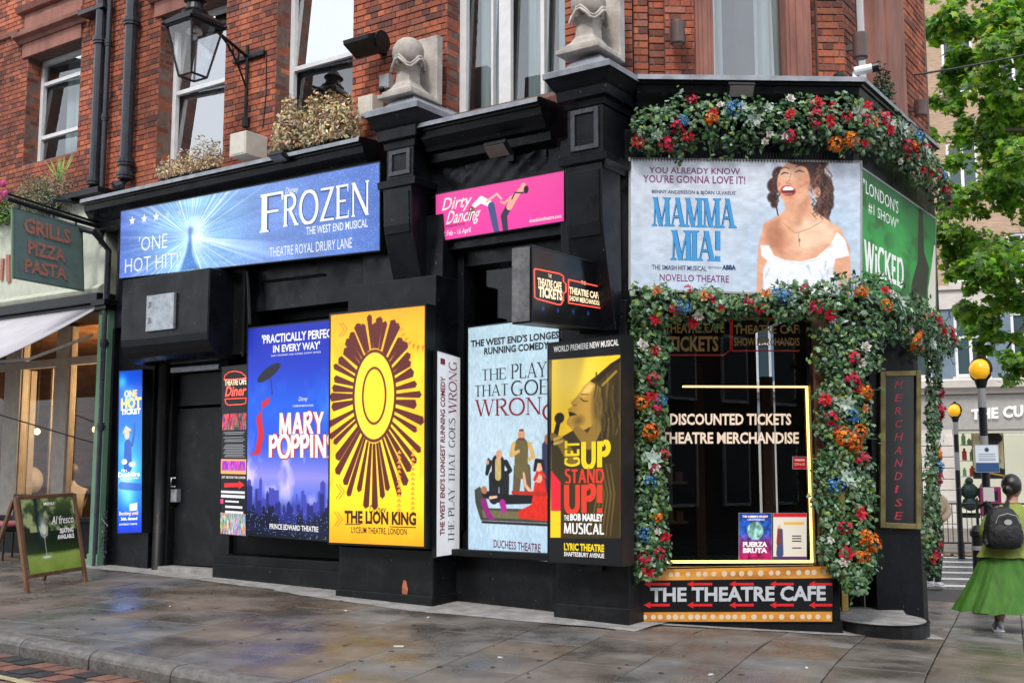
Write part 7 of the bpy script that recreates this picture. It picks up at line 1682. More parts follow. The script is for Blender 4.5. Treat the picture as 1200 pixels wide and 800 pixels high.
# diners: back of a head and shirt at the table, dark shoulder at the edge
def seated(label,u,o,zseat,shirt,hair,sc=1.0,hd=0):
    t=thing('person',L.p(u,o,zseat-.45),label,'person'); c=np.array(L.p(u,o,zseat)); f=-L.u; s=L.n
    def sk_(nm,pts,edges,mat,sub=2):
        me=bpy.data.meshes.new(nm); wl=np.array(wloc(t)); me.from_pydata([tuple(np.array(p)-wl) for p,_ in pts],edges,[]); o_=bpy.data.objects.new(nm,me); COL.objects.link(o_); o_.parent=t
        md=o_.modifiers.new('skin','SKIN'); 
        for v,(_,r) in zip(me.skin_vertices[0].data,pts): v.radius=(r,r) if not hasattr(r,'__len__') else r
        me.skin_vertices[0].data[0].use_root=True; md.use_smooth_shade=True; sb=o_.modifiers.new('sub','SUBSURF'); sb.levels=sub; sb.render_levels=sub; me.materials.append(mat); return o_
    P=lambda a,b,z:c+f*a+s*b+UPV*z
    sk_('body',[(P(0,0,.05),.15),(P(.03,0,.28),.15),(P(.06,0,.46),.16),(P(.10,0,.58),.07),(P(.12,0,.70),.06),(P(.07,.18,.50),.07),(P(.16,.24,.28),.05),(P(.34,.16,.20),.04),(P(.07,-.18,.50),.07),(P(.16,-.24,.28),.05),(P(.34,-.16,.20),.04),(P(.3,.10,.02),.09),(P(.45,.10,0.),.07),(P(.45,.1,-.40),.05),(P(.3,-.10,.02),.09),(P(.45,-.10,0.),.07),(P(.45,-.1,-.40),.05)],
        [(0,1),(1,2),(2,3),(3,4),(2,5),(5,6),(6,7),(2,8),(8,9),(9,10),(0,11),(11,12),(12,13),(0,14),(14,15),(15,16)],shirt)
    m=MB(); m.ball(P(.13,0,.78),.10,14,sc=(1,1,1.2)); ob('head',m,M['skin'],t,smooth=True)
    m=MB(); m.ball(P(.10,0,.80),.112,14,sc=(1,1,1.12)); ob('hair',m,hair,t,smooth=True)
    m=MB(); m.ball(P(.235,0,.76),.016,8); ob('nose',m,M['skin'],t,smooth=True)
    return t
seated('diner in a pale grey shirt with brown hair seated behind the restaurant window',L.U(88,-.9,575),-.9,.62,M['greysh'],M['hairbr'])
seated('diner in black seated at the far left edge of the restaurant window',L.U(5,-.9,590),-.9,.58,M['navy'],M['hair'])
t=thing('dining_table',L.p(ug-.72,-1.0,.12),'small round dining table just inside the restaurant window','table'); c=L.p(ug-.72,-1.0,0); m=MB(); m.lathe((c[0],c[1],.82),[(.35,0),(.35,.03)],24); ob('table_top',m,M['wood'],t); m=MB(); m.lathe((c[0],c[1],.12),[(.2,0),(.2,.03),(.03,.05),(.03,.69)],12); ob('pedestal',m,M['iron'],t)
m=MB(); c=L.p(L.U(36,-1.4,548),-1.4,1.28); m.ball(c,.2,20,sc=(1,1,1.15)); m.tube([c-UPV*.22,c-UPV*1.1],.006,4); tagt(ob('balloon',m,M['white'],smooth=True),'white balloon floating inside the restaurant window','balloon')
# rope sagging across the window
qa=L.p(ug-.02,.0,L.Z(104,521,0)); qb=L.p(L.U(-60,.35,470),.35,L.Z(-60,468,.35)); mb=MB(); mb.tube([qa+(qb-qa)*f for f in np.linspace(0,1,6)],.010,5); tagt(ob('barrier_cord',mb,M['iron']),'thin black cord stretched across the restaurant window','cord')
# pink seat cushion and things under the window beside the A-board
t=thing('patio_chair',L.p(L.U(8,.25,650),.2,.2),'dark outdoor chair with a dusty pink cushion half hidden behind the menu board','chair')
u=L.U(8,.25,650); m=MB(); m.box(L,u-.25,u+.2,.0,.45,.60,.66); ob('seat',m,M['iron'],t); m=MB(); m.box(L,u-.24,u+.19,.01,.44,.66,.74); ob('cushion',m,T('dusty_pink',(.30,.10,.13),0,.8),t,bevel=.03)
m=MB(); m.box(L,u-.25,u+.2,.0,.04,.66,1.1); ob('backrest',m,M['iron'],t)
for a in (u-.23,u+.18):
    for o_ in (.03,.42): m=MB(); m.tube([L.p(a,o_,.14),L.p(a,o_,.6)],.015,6); ob('leg',m,M['iron'],t)
# ---- A-board
gA=ground(130/4,382/4+600); gB=ground(402/4,333/4+600)
A0=np.array(gA); A1=np.array(gB); du=(A1-A0); du[2]=0; Wd=np.linalg.norm(du); du/=Wd; nb=np.array([du[1],-du[0],0]) ; nb=nb if nb[1]<0 else -nb
t=thing('a_board',(A0+A1)/2,'wooden A-board with a wine glass picture standing outside the restaurant','A-board')
Hb=1.02; lean=.22
def fp(s,h,d=0): b=A0*(1-s)+A1*s; return b+UPV*h*Hb-nb*lean*h+nb*d
def bar(p,q,w,th,ax):
    m=MB(); p=np.array(p);q=np.array(q); d=(q-p)/np.linalg.norm(q-p); x=ax/np.linalg.norm(ax); y=np.cross(d,x); V=[pp+x*a+y*b for pp in (p,q) for a,b in ((-w/2,-th/2),(w/2,-th/2),(w/2,th/2),(-w/2,th/2))]
    m.add(V,[(3,2,1,0),(4,5,6,7)]+[(i,(i+1)%4,4+(i+1)%4,4+i) for i in range(4)]); return m
for s in (0,1): ob('front_leg',bar(fp(s,0),fp(s,1),.05,.035,du),M['woodl'],t,bevel=.004)
for s in (0,1):
    b=A0*(1-s)+A1*s; top=fp(s,.97,-.03); bt=b-nb*(lean*2+.14); bt[2]=gz(bt[0],bt[1])+.01; ob('rear_leg',bar(bt,top,.045,.03,du),M['woodl'],t,bevel=.004)
ob('rail',bar(fp(.02,.17),fp(.98,.17),.04,.03,UPV),M['woodl'],t,bevel=.003); ob('rail',bar(fp(.02,.99),fp(.98,.99),.04,.03,UPV),M['woodl'],t,bevel=.003)
q3=[fp(.05,.97,.012),fp(.95,.97,.012),fp(.95,.19,.012),fp(.05,.19,.012)]; qp=[(10,593),(87,587),(95,664),(32,673)]
P=Panel(q3,qp); P.casing(t,M['woodl'],.012,.0,'board')
Aq=P.A; cv=Cv(Aq,150); cv.grad([(0,'#7d9c3c'),(.22,'#94ad52'),(.27,'#2c4222'),(.45,'#1c2c1c'),(.7,'#26382a'),(1,'#5a6d3a')]); f=fbm(cv.W,cv.H,7,3); cv.mix(np.clip((f-.5)*5,0,1)*(cv.Y>.55),'#a8b67a'); cv.mix(((cv.X>Aq*.24)&(cv.X<Aq*.30)&(cv.Y>.3))*.8,'#16323c'); cv.mix((cv.Y<.26)*np.clip(f*1.4-.5,0,.5),'#a9bd66')
cv.ell(Aq*.36,.62,.085,.15,'#e8efe8',soft=10,al=.45); cv.ell(Aq*.36,.57,.075,.09,'#dfe8c8',soft=4,al=.55); cv.line([(Aq*.36,.48),(Aq*.36,.22)],.012,'#e8efe8',al=.8); cv.ell(Aq*.36,.20,.09,.018,'#e8efe8',al=.8); cv.line([(Aq*.36-.085,.62),(Aq*.36-.06,.50),(Aq*.36,.46),(Aq*.36+.06,.50),(Aq*.36+.085,.62)],.008,'#f4f8f4',al=.9)
P.art(cv,t,0,.25)
P.textab('Al fresco',.52,.63,.95,.74,t,WH(),shear=.3); P.textab('SEATING',.66,.50,.93,.565,t,WH(),bold=.03); P.textab('AVAILABLE',.60,.42,.93,.48,t,WH(),bold=.03); P.textab('MENU',.42,.90,.62,.94,t,WH(),bold=.02)

# ================================================================ ACROSS THE SIDE STREET
ax_=R(-19.5+4); FB=Fr(atdepth(1100,560,37.5),R(-18)); FB.O[2]=0
FAR=thing('far_shop_building',FB.p(6,0,-.4),'pale stone and buff brick building across the crossing with a shop at street level','building')
brickfar=pm('buff_brick',(.38,.27,.19),.9,var=.25,scale=9,stretch=(.4,.4,3)); stonef=pm('pale_portland_stone',(.50,.47,.44),.8,var=.12,scale=.8,dirt=.35,dirtcol=(.25,.23,.21)); bluep=pm('blue_grey_panel',(.12,.165,.22),.5,var=.15,scale=3)
ZG=-.45
z_=lambda px,py:FB.Z(px,py,0)
zl0,zl1=z_(1120,462),z_(1120,445)    # ledge over the shop
zw0,zw1=z_(1138,441),z_(1138,368); zs0,zs1=z_(1120,362),z_(1120,337); zb0,zb1=z_(1130,331),z_(1130,297); zc0_,zc1_=z_(1130,231),z_(1130,196)
fp_=lambda n,m,mt,**k: ob(n,m,mt,FAR,**k)
x0,x1=-14,26
winx=[]; 
ua_=FB.U(1119,0,410); ub_=FB.U(1157,0,410); pw_=(ub_-ua_); step=pw_*1.75
m=MB(); 
ops=[]
for k in range(-6,10):
    a=ua_+k*step; ops+= [(a,a+pw_,zw0,zw1),(a,a+pw_,zb0,zb1+.6),(a,a+pw_,zc0_,zc1_+.9),(a,a+pw_,zc0_+3.6,zc0_+5.6)]
low=[o for o in ops if o[2]<zs0]; up=[o for o in ops if o[2]>=zs0]
openings_wall(m,FB,-.6,0,x0,x1,zs1,19,up); wl=fp_('wall',m,brickfar)
m=MB(); openings_wall(m,FB,-.6,-.02,x0,x1,zl1,zs0,low); fp_('panelled_wall',m,bluep)
m=MB(); m.box(FB,x0,x1,-.6,.06,zs0,zs1); m.box(FB,x0,x1,-.6,.16,zs1-.08,zs1+.05); fp_('stone_band',m,stonef)
for o in ops:
    a,b,c,d=o; 
    if b<-8 or a>16: continue
    m=MB(); f=.09; m.box(FB,a,a+f,-.16,-.06,c,d); m.box(FB,b-f,b,-.16,-.06,c,d); m.box(FB,a+f,b-f,-.16,-.06,c,c+f); m.box(FB,a+f,b-f,-.16,-.06,d-f,d); m.box(FB,(a+b)/2-.05,(a+b)/2+.05,-.155,-.065,c+f,d-f)
    if d-c>2: m.box(FB,a+f,(a+b)/2-.051,-.15,-.07,c+(d-c)*.62,c+(d-c)*.62+.07); m.box(FB,(a+b)/2+.051,b-f,-.15,-.07,c+(d-c)*.62,c+(d-c)*.62+.07)
    w_=fp_('window',m,M['white']); m=MB(); m.box(FB,a+f,b-f,-.13,-.12,c+f,d-f); ob('pane',m,T('blue_grey_glass',(.045,.075,.09),0,.1),w_); m=MB(); m.box(FB,a-.1,b+.1,-.1,.1,c-.12,c-.001); ob('sill',m,stonef,w_)
m=MB(); m.prism(FB,[(-.6,zl0),(.15,zl0),(.2,zl0+.12),(.42,zl0+.2),(.45,zl1-.05),(.4,zl1),(-.6,zl1+.02)],x0,x1); fp_('ledge',m,stonef)
zf=z_(1150,503); zft=zl0-.02
m=MB(); m.box(FB,x0,x1,-.5,.05,zf,zft); fp_('shop_fascia',m,pm('pale_grey_fascia',(.30,.29,.28),.6,var=.1)); 
# lettering, standing proud
qp=[(1137,477),(1200,471),(1200,489),(1137,493)]
P=Panel([FB.p(FB.hit(x,y,.07)[0],.07,FB.hit(x,y,.07)[1]) for x,y in qp],qp); V,F=fonttext('THE CU',.03,1.05,False)
m=MB(); V2=[P.P(.02+.96*x,.10+.72*y,d) for d in (0,.08) for x,y,_ in V]; nV=len(V); m.add(V2,[f for f in F]+[[nV+i for i in f] for f in F]); o=fp_('shop_lettering',m,T('white_letter',(.8,.8,.8),.3))
# rusticated pier with stone blocks
xa,xb=FB.U(1090,0,540),FB.U(1118,0,540)
for k in range(10):
    z0=ZG-.1+k*.36
    if z0+.34>zf: break
    m=MB(); m.box(FB,xa-.8,xb,-.5,.10,z0,z0+.335); fp_('stone_block',m,stonef,bevel=.015)
m=MB(); m.box(FB,xa-.8,xb-.03,-.5,.06,ZG-.3,zf); fp_('pier_core',m,stonef)
m=MB(); m.box(FB,x0,xa-.8,-.5,.04,ZG-.3,zf); fp_('ground_floor_wall',m,stonef)
# shop window with display
sx0,sx1=xb+.15,x1-2
m=MB(); m.box(FB,xb,xb+.15,-.3,.05,ZG-.2,zf); m.box(FB,xb,sx1,-.3,.0,zf-.12,zf-.001); m.box(FB,xb+.15,sx1,-.3,.05,ZG-.2,ZG+.45); sw=fp_('shop_front',m,T('cream_timber',(.42,.42,.36),0,.6))
m=MB(); m.box(FB,xb+.1,sx1,-2.6,-2.5,ZG,zf); m.box(FB,xb+.05,xb+.1,-2.5,-.3,ZG,zf); m.box(FB,xb+.1,sx1,-2.5,-.3,zf-.1,zf-.0); m.box(FB,xb+.1,sx1,-2.5,-.3,ZG,ZG+.5)
sd_=fp_('display_interior',m,T('glowing_display_walls',(.60,.57,.47),.7,.8))  # glow put into the interior walls stands in for the shop lighting
gs=np.random.default_rng(3)
for r_ in range(5):
    zz=ZG+.75+r_*.52
    for seg in ((xb+.25,xb+.95),(xb+2.75,xb+4.4)):
        m=MB(); m.box(FB,seg[0],seg[1],-1.0,-.6,zz-.03,zz); sh=ob('shelf',m,M['white'],sd_)
        u=seg[0]+.05
        while u<seg[1]-.1:
            m=MB(); w_=gs.uniform(.08,.16); h_=gs.uniform(.12,.32); m.box(FB,u,u+w_,-.85,-.65,zz+.001,zz+h_); m.box(FB,u+w_*.25,u+w_*.75,-.80,-.68,zz+h_,zz+h_*1.3); q=gs.integers(6); ob('toy_figure',m,T('toy%d'%q,[(.45,.05,.04),(.08,.12,.3),(.5,.3,.1),(.12,.10,.10),(.6,.35,.28),(.2,.35,.15)][q],.12),sh); u+=w_+gs.uniform(.05,.12)
# generic face poster and lower display board
u0=FB.U(1140,-.4,530); u1=FB.U(1176,-.4,530); za_,zb__=FB.Z(1158,560,-.4),FB.Z(1158,507,-.4)
P=Panel([FB.p(u0,-.4,zb__),FB.p(u1,-.4,zb__),FB.p(u1,-.4,za_),FB.p(u0,-.4,za_)]); t=thing('shop_poster',FB.p((u0+u1)/2,-.4,za_),'large shop window poster of a man with dark hair across the road','poster'); P.casing(t,M['iron'],.03,.02)
cv=Cv(P.A,100,'#cdb98c'); A=P.A; cv.ell(A*.62,.62,.20,.30,'#c39a7a'); cv.ell(A*.60,.88,.24,.16,'#2c211d'); cv.ell(A*.62,.38,.16,.10,'#4a3429',soft=6); cv.ell(A*.53,.62,.03,.015,'#2a1c18'); cv.ell(A*.70,.62,.03,.015,'#2a1c18'); cv.line([(A*.48,.66),(A*.57,.66)],.02,'#2a1c18'); cv.line([(A*.66,.66),(A*.76,.66)],.02,'#2a1c18'); cv.poly([(0,0),(A,0),(A,.20),(A*.6,.28),(0,.22)],'#2a2c30'); cv.line([(0,.18),(A,.05)],.03,'#d8a820'); P.art(cv,t,.2)
u=FB.U(1137,-.35,592); t=thing('display_statue',FB.p(u,-.35,ZG+.5),'dark green display figure standing in the shop window across the road','statue'); m=MB(); b_=FB.p(u,-.35,ZG+.45)
m.box(FB,u-.28,u+.28,-.5,-.2,ZG+.45,ZG+.6); ob('plinth',m,M['iron'],t); m=MB(); m.ball(b_+UPV*.85,.27,12,sc=(1.1,.8,1)); m.ball(b_+UPV*.45,.24,12,sc=(1.1,.9,1)); m.tube([b_+UPV*.95+FB.u*.25,b_+UPV*.6+FB.u*.36,b_+UPV*.3+FB.u*.3],.09,8); m.tube([b_+UPV*.95-FB.u*.25,b_+UPV*.6-FB.u*.36,b_+UPV*.3-FB.u*.3],.09,8); ob('figure',m,T('statue_green',(.03,.06,.05),0),t,smooth=True)
m=MB(); m.ball(b_+UPV*1.18,.13,12); ob('head',m,T('statue_green',(.03,.06,.05),0),t,smooth=True)
u=FB.U(1161,-.32,590); t=thing('magenta_case',FB.p(u,-.3,ZG+.5),'bright magenta display case beside the beacon pole in the shop window','display case'); m=MB(); m.box(FB,u-.32,u+.32,-.5,-.2,ZG+.5,ZG+1.45); ob('case',m,T('magenta',(.45,.02,.13),.1),t,bevel=.03)
for k in range(4): m=MB(); m.box(FB,u-.24+(k%2)*.26,u-.04+(k%2)*.26,-.199,-.19,ZG+.6+(k//2)*.42,ZG+.9+(k//2)*.42); ob('case_window',m,T('dark_case',(.03,.02,.03)),t)
m=MB(); m.box(FB,xb+.15,sx1,-.02,.0,ZG+.45,zf-.12); fp_('shop_glass',m,M['glass'])
# neighbour building: pale slab at the very top, seen between the corner and the tree
FB2=Fr(FB.p(-3.2,6,0),R(-18)); 
m=MB(); m.box(FB,-5.6,-2.2,-3,2.4,zc1_+1.4,19)
t=thing('white_bay',FB.p(-4,0,9),'pale rendered bay high on the building behind the corner','bay window'); ob('bay_wall',m,pm('pale_render',(.6,.6,.62),.8,var=.05),t)
m=MB(); m.box(FB,-4.9,-4.2,2.4,2.42,zc1_+2,18); ob('bay_window_strip',m,M['darkpane'],t)
# railings
xr0=atdepth(1100,626,27)[0]; rail=thing('pedestrian_railing',(xr0+3,26.6,-.4),'grey pedestrian guard railing in front of the shop across the road','railing')
FRl=Fr((xr0-1,27.4-.0),R(-8)); zr=gz(xr0,27)+.06
for k in range(0,92):
    m=MB(); u=k*.11; p=FRl.p(u,0,0); m.tube([(p[0],p[1],zr+.12),(p[0],p[1],zr+1.0)],.010,4); 
    if k==0: bar_me=m.mesh('railing_bar',M['iron'],wloc(rail)); base=p
    inst('railing_bar',bar_me,rail,Matrix.Translation(Vector(p)-Vector(base)+wloc(rail)))
for zz in (.1,1.02): m=MB(); m.tube([FRl.p(-.1,0,zr+zz),FRl.p(10.2,0,zr+zz)],.024,6); ob('rail',m,M['iron'],rail)
for k in range(6): m=MB(); m.tube([FRl.p(k*2,0,zr-.1),FRl.p(k*2,0,zr+1.06)],.035,6); ob('post',m,M['iron'],rail)
# crossing beacons
def beacon(label,px,py,base_y,depth,rg,grp='amber crossing beacons'):
    c=atdepth(px,py,depth); zb=gz(c[0],c[1])-.05; t=thing('crossing_beacon',(c[0],c[1],zb),label,'crossing beacon',grp); H=c[2]
    n=8; seg=(H-rg*.9-zb)/n
    for k in range(n):
        m=MB(); m.tube([(c[0],c[1],zb+k*seg+.001),(c[0],c[1],zb+(k+1)*seg-.001)],.052 if k>0 else .07,14); ob('pole_band',m,M['iron'] if k%2==0 or k<5 else T('pole_grey',(.22,.22,.23)),t)
    m=MB(); m.ball(c,rg,20,sc=(1,1,.98)); ob('amber_globe',m,pm('amber_globe',(.85,.40,.015),.25,em=(1,.5,.02),es=.25),t,smooth=True)
    m=MB(); m.lathe((c[0],c[1],c[2]-rg*1.02),[(.052,-.10),(.07,-.05),(.085,.01),(.05,.04)],14); ob('globe_collar',m,M['iron'],t)
    m=MB(); pts=[c+np.array([-rg*.55,0,0])*0+np.array([rg*1.08*math.sin(a)*-.55,rg*1.08*math.sin(a)*.85,rg*1.08*math.cos(a)]) for a in np.linspace(-3.1,3.1,25)]; m.tube(pts,.018,6,cap=False); ob('globe_shield',m,M['iron'],t)
    m=MB(); m.tube([c+UPV*rg,c+UPV*(rg+.05)],.03,8); ob('finial',m,M['iron'],t)
    return c,zb
c1,z1=beacon('larger amber crossing beacon on a striped pole behind the woman in green',1149,433,694,14.9,.145)
beacon('smaller amber crossing beacon on a dark pole beyond the crossing',1119,481,625,24.5,.145)
# notice on the near pole
F5=Fr((c1[0],c1[1]),0); t=thing('pole_notice',(c1[0],c1[1]-.08,1.6),'small white and blue notice strapped to the beacon pole','sign'); zt5=atdepth(1152,521,14.8)[2]; zb5=atdepth(1152,553,14.8)[2]
P=Panel([F5.p(-.15,.07,zt5),F5.p(.15,.07,zt5),F5.p(.15,.07,zb5),F5.p(-.15,.07,zb5)]); P.casing(t,M['greyp'],.01,.004,'plate'); cv=Cv(P.A,60,'#c9d2dc'); cv.mix((cv.Y<.35)*1.,'#2a4a78'); cv.ell(P.A*.5,.82,.08,.08,'#2a3a50'); 
for q in (.66,.58,.5,.44): cv.line([(P.A*.15,q),(P.A*.85,q)],.02,'#4a5a70')
P.art(cv,t,0,.4); None
m=MB(); cc=atdepth(1152,580,14.75); m.box(F5,-.07,.07,.055,.075,cc[2]-.08,cc[2]+.1); tagt(ob('pole_sticker',m,T('sticker_pale',(.45,.42,.42),0)),'small worn sticker low on the beacon pole beneath the notice','sticker')
# black bollard behind the woman
cb=atdepth(1147,650,13.6); zb=gz(cb[0],cb[1])-.05; t=thing('bollard',(cb[0],cb[1],zb),'black cast bollard standing behind the woman in green','bollard'); m=MB(); m.lathe((cb[0],cb[1],zb),[(.10,0),(.10,.18),(.075,.22),(.07,.95),(.09,.97),(.09,1.02),(.05,1.08),(.0,1.1)],16); ob('post',m,M['iron'],t,smooth=False); m=MB(); m.lathe((cb[0],cb[1],zb+.8),[(.078,0),(.078,.05)],16); ob('band',m,T('pole_grey',(.22,.22,.23)),t)
# ---- street tree
M['treeleaf']=None
def treemat():
    m=bpy.data.materials.new('plane_tree_leaves'); m.use_nodes=True; t=m.node_tree; N=t.nodes; K=t.links; b=N['Principled BSDF']; a=N.new('ShaderNodeAttribute'); a.attribute_name='tint'; K.new(a.outputs['Color'],b.inputs['Base Color']); b.inputs['Roughness'].default_value=.45
    tr=N.new('ShaderNodeBsdfTranslucent'); mul=N.new('ShaderNodeMixRGB'); mul.blend_type='MULTIPLY'; mul.inputs[0].default_value=1; mul.inputs[2].default_value=(2.0,2.1,.5,1); K.new(a.outputs['Color'],mul.inputs[1]); K.new(mul.outputs[0],tr.inputs[0]); mix=N.new('ShaderNodeMixShader'); mix.inputs[0].default_value=.42; K.new(b.outputs[0],mix.inputs[1]); K.new(tr.outputs[0],mix.inputs[2]); K.new(mix.outputs[0],N['Material Output'].inputs[0]); return m
M['treeleaf']=treemat(); TD=16.5
tb=atdepth(1420,640,TD+1); zb=gz(tb[0],tb[1])-.1
t=thing('plane_tree',(tb[0],tb[1],zb),'leafy green plane tree hanging over the street at the right','tree')
m=MB(); bark=pm('bark',(.12,.10,.075),.9,var=.4,scale=6,bump=.02,bscale=12); tt_=np.array([tb[0]-.3,tb[1],6.0]); m.tube([(tb[0],tb[1],zb-.1),(tb[0]-.05,tb[1],2.5),tt_],[.36,.28,.22],12); ob('trunk',m,bark,t,smooth=True)
gt=np.random.default_rng(5)
clumps=[]; 
for px,py,dd,r in ((1120,25,0,.55),(1160,10,.6,.8),(1195,60,-.4,.85),(1125,75,.3,.5),(1150,110,-.3,.7),(1185,130,.5,.85),(1125,150,.2,.42),(1140,215,-.1,.40),(1165,180,.3,.6),(1195,210,-.3,.7),(1120,262,.1,.38),(1150,275,.4,.6),(1185,290,-.2,.7),(1118,300,.3,.30),(1130,325,0,.32),(1165,345,.2,.42),(1190,360,.3,.5),(1150,385,.1,.30),(1180,408,-.1,.36),(1200,430,.2,.32),(1133,360,.5,.20),(1110,110,.4,.28),(1108,40,.6,.30),
    (1260,50,0,1.3),(1260,200,.6,1.3),(1270,330,-.5,1.1),(1350,100,0,1.5),(1350,260,.8,1.4),(1450,150,0,1.7),(1450,0,0,1.8),(1300,-100,0,1.6),(1180,-90,0,1.2),(1550,50,.5,1.6),(1400,-200,0,1.8)):
    clumps.append((atdepth(px,py,TD+dd*1.6),r))
for i,(c_,r) in enumerate(clumps):
    if i%3==0 or r>1: m=MB(); mid=(tt_+c_)/2+np.array([0,0,.35]); m.tube([tt_+np.array([0,0,-.3*(i%4)]),mid,c_],[.10,.055,.015],6); ob('limb',m,bark,t,smooth=True)
TG=[(.09,.20,.02),(.14,.28,.03),(.05,.12,.018),(.20,.36,.04),(.27,.42,.06),(.08,.18,.03),(.15,.28,.06)]
mb=MB(); allv=[]
for c_,r in clumps:
    nL_=int(2500*r**2+60) if r<1 else int(560*r**2)
    subs=[(gt.normal(0,.5,3)*r,gt.uniform(.35,.6)*r) for _ in range(6)]
    for i in range(nL_):
        s_=subs[gt.integers(6)]; v=gt.normal(0,1,3); v/=np.linalg.norm(v); p=c_+s_[0]+v*s_[1]*gt.uniform(.3,1.05)*np.array([1,1,.8]); allv.append((p,.085*gt.uniform(.6,1.35),randrot(v*.5+np.array([0,-.3,.6]),gt,.5),tuple(x*gt.uniform(.75,1.25) for x in TG[gt.integers(len(TG))])))
def inview2(P):
    d=P-CAM; f=d[1]*CP+d[2]*SP; return 600+FPX*d[0]/f<1205 and 400-FPX*(-d[1]*SP+d[2]*CP)/f>0
big=sorted([a for a in allv if inview2(a[0])],key=lambda a:a[0][1]/a[1])[:280]; bigset={id(a) for a in big}
for a in allv:
    if id(a) not in bigset: addleaf(mb,a[0],a[1],a[2],2,a[3])
ob('foliage',mb,M['treeleaf'],t,kind='stuff')
lme=[]
for c in TG:
    q=MB(); q.add(LS[2][0],LS[2][1],0,c); lme.append(q.mesh('leaf',M['treeleaf']))
for p,s_,(x,y,n),c in big:
    inst('leaf',lme[gt.integers(len(lme))],t,Matrix(((x[0]*s_,y[0]*s_,n[0]*s_,p[0]),(x[1]*s_,y[1]*s_,n[1]*s_,p[1]),(x[2]*s_,y[2]*s_,n[2]*s_,p[2]),(0,0,0,1))))
# ---- litter on the pavement
for k,(px,py,s_) in enumerate(((467,757,.04),(502,723,.02),(586,770,.018),(833,790,.022),(199,710,.015),(405,715,.015),(945,782,.02))):
    gpt=ground(px,py,.02); m=MB(); a=k*1.3; f=Fr(gpt[:2],a); m.box(f,-s_,s_,-s_*.4,s_*.4,gpt[2]-.003,gpt[2]+.006); tagt(ob('paper_scrap',m,T('scrap_white',(.6,.6,.58),0)),['scrap of white paper on the wet slabs in front of the yellow poster','tiny white scrap at the foot of the pilaster with the yellow poster','tiny white scrap on the slabs below the pale blue poster','small white scrap on the slabs near the bottom edge','tiny white scrap near the black door','dark speck of litter by the second pilaster foot','white scrap below the cafe board'][k],'litter','scraps on the pavement')
# ================================================================ PEOPLE
def skinobj(t,nm,pts,edges,mat,sub=2,root=0):
    me=bpy.data.meshes.new(nm); wl=np.array(wloc(t)); me.from_pydata([tuple(np.array(p[0])-wl) for p in pts],edges,[]); o_=bpy.data.objects.new(nm,me); COL.objects.link(o_); o_.parent=t
    md=o_.modifiers.new('skin','SKIN'); md.use_smooth_shade=True
    for v,p in zip(me.skin_vertices[0].data,pts): v.radius=(p[1],p[1]) if not hasattr(p[1],'__len__') else p[1]
    me.skin_vertices[0].data[root].use_root=True; sb=o_.modifiers.new('sub','SUBSURF'); sb.levels=sub; sb.render_levels=sub; me.materials.append(mat); return o_
def hand(t,wr,d,s,mat):
    d=d/np.linalg.norm(d); s=s/np.linalg.norm(s); n=np.cross(d,s); pts=[(wr,.022),(wr+d*.05,.03),(wr+d*.08,.03)]; ed=[(0,1),(1,2)]; 
    for k,l in enumerate((.065,.075,.07,.055)):
        o=(k-1.5)*.019; b=len(pts); pts+=[(wr+d*.09+s*o,.009),(wr+d*(.09+l*.5)+s*o+n*.01,.008),(wr+d*(.09+l*.85)+s*o+n*.03,.007)]; ed+=[(2,b),(b,b+1),(b+1,b+2)]
    b=len(pts); pts+=[(wr+d*.04-s*.035,.010),(wr+d*.08-s*.05+n*.01,.009)]; ed+=[(1,b),(b,b+1)]
    return skinobj(t,'hand',pts,ed,mat,1)
# --- woman in green: scale from her heel and head in the picture
wd=11.75; wc=atdepth(1172,740,wd); wb=gz(wc[0],wc[1]); top=atdepth(1184,557,wd)[2]; Hh=top-wb
WP=lambda px,py,dy=0: atdepth(px,py,wd+dy)
t=thing('person',(wc[0],wc[1],wb),'woman walking away in a long green pleated skirt, lime jacket and black backpack','person')
X_=np.array([1,0,0.]); Y_=np.array([0,1.,0])
hip=WP(1180,655); c=WP(1180,600)
# body (legs, torso, arms, neck and head in one surface)
nk=WP(1186,590,.02); hd=WP(1186,571,.04)
hr_=.098
fl_=WP(1170,738,.0); fl_[2]=wb+.03; fr2=WP(1190,704,.40)
pts=[(WP(1182,655),.14),(WP(1183,632),.13),(WP(1182,608),.15),(nk,.058),(hd-UPV*.04,.06),(WP(1163,604),.065),(WP(1157,626,.05),.052),(WP(1166,645,.25),.04),(WP(1203,604),.065),(WP(1209,626,.05),.052),(WP(1203,645,.25),.04),
 (WP(1174,690),.085),(WP(1171,726),.05),(WP(1170,736),.034),(WP(1190,690,.1),.085),(WP(1191,694,.30),.05),(fr2,.034)]
skinobj(t,'body',pts,[(0,1),(1,2),(2,3),(3,4),(2,5),(5,6),(6,7),(2,8),(8,9),(9,10),(0,11),(11,12),(12,13),(0,14),(14,15),(15,16)],M['skin'])
m=MB(); m.ball(hd,hr_,18,sc=(.9,1.05,1.15)); ob('head',m,M['skin'],t,smooth=True)
for sx in (-1,1):
    m=MB(); m.ball(hd+X_*sx*.088+UPV*-.01,.026,8,sc=(.4,.8,1.2)); ob('ear',m,M['skin'],t,smooth=True)
m=MB(); m.ball(hd+np.array([.075,.085,-.015]),.018,8); ob('nose',m,M['skin'],t,smooth=True)
m=MB(); m.ball(hd+np.array([-.020,-.030,.030]),hr_*1.06,24,sc=(.95,1.0,1.08)); hq=ob('hair',m,M['hair'],t,smooth=True)
m=MB(); m.ball(hd+np.array([-.085,-.085,-.02]),.052,14,sc=(1,1,1.0)); ob('hair_bun',m,M['hair'],t,smooth=True)
hand(t,WP(1166,646,.27),np.array([.1,.9,-.1]),UPV,M['skin']); hand(t,WP(1203,646,.27),np.array([-.1,.9,-.1]),UPV,M['skin'])
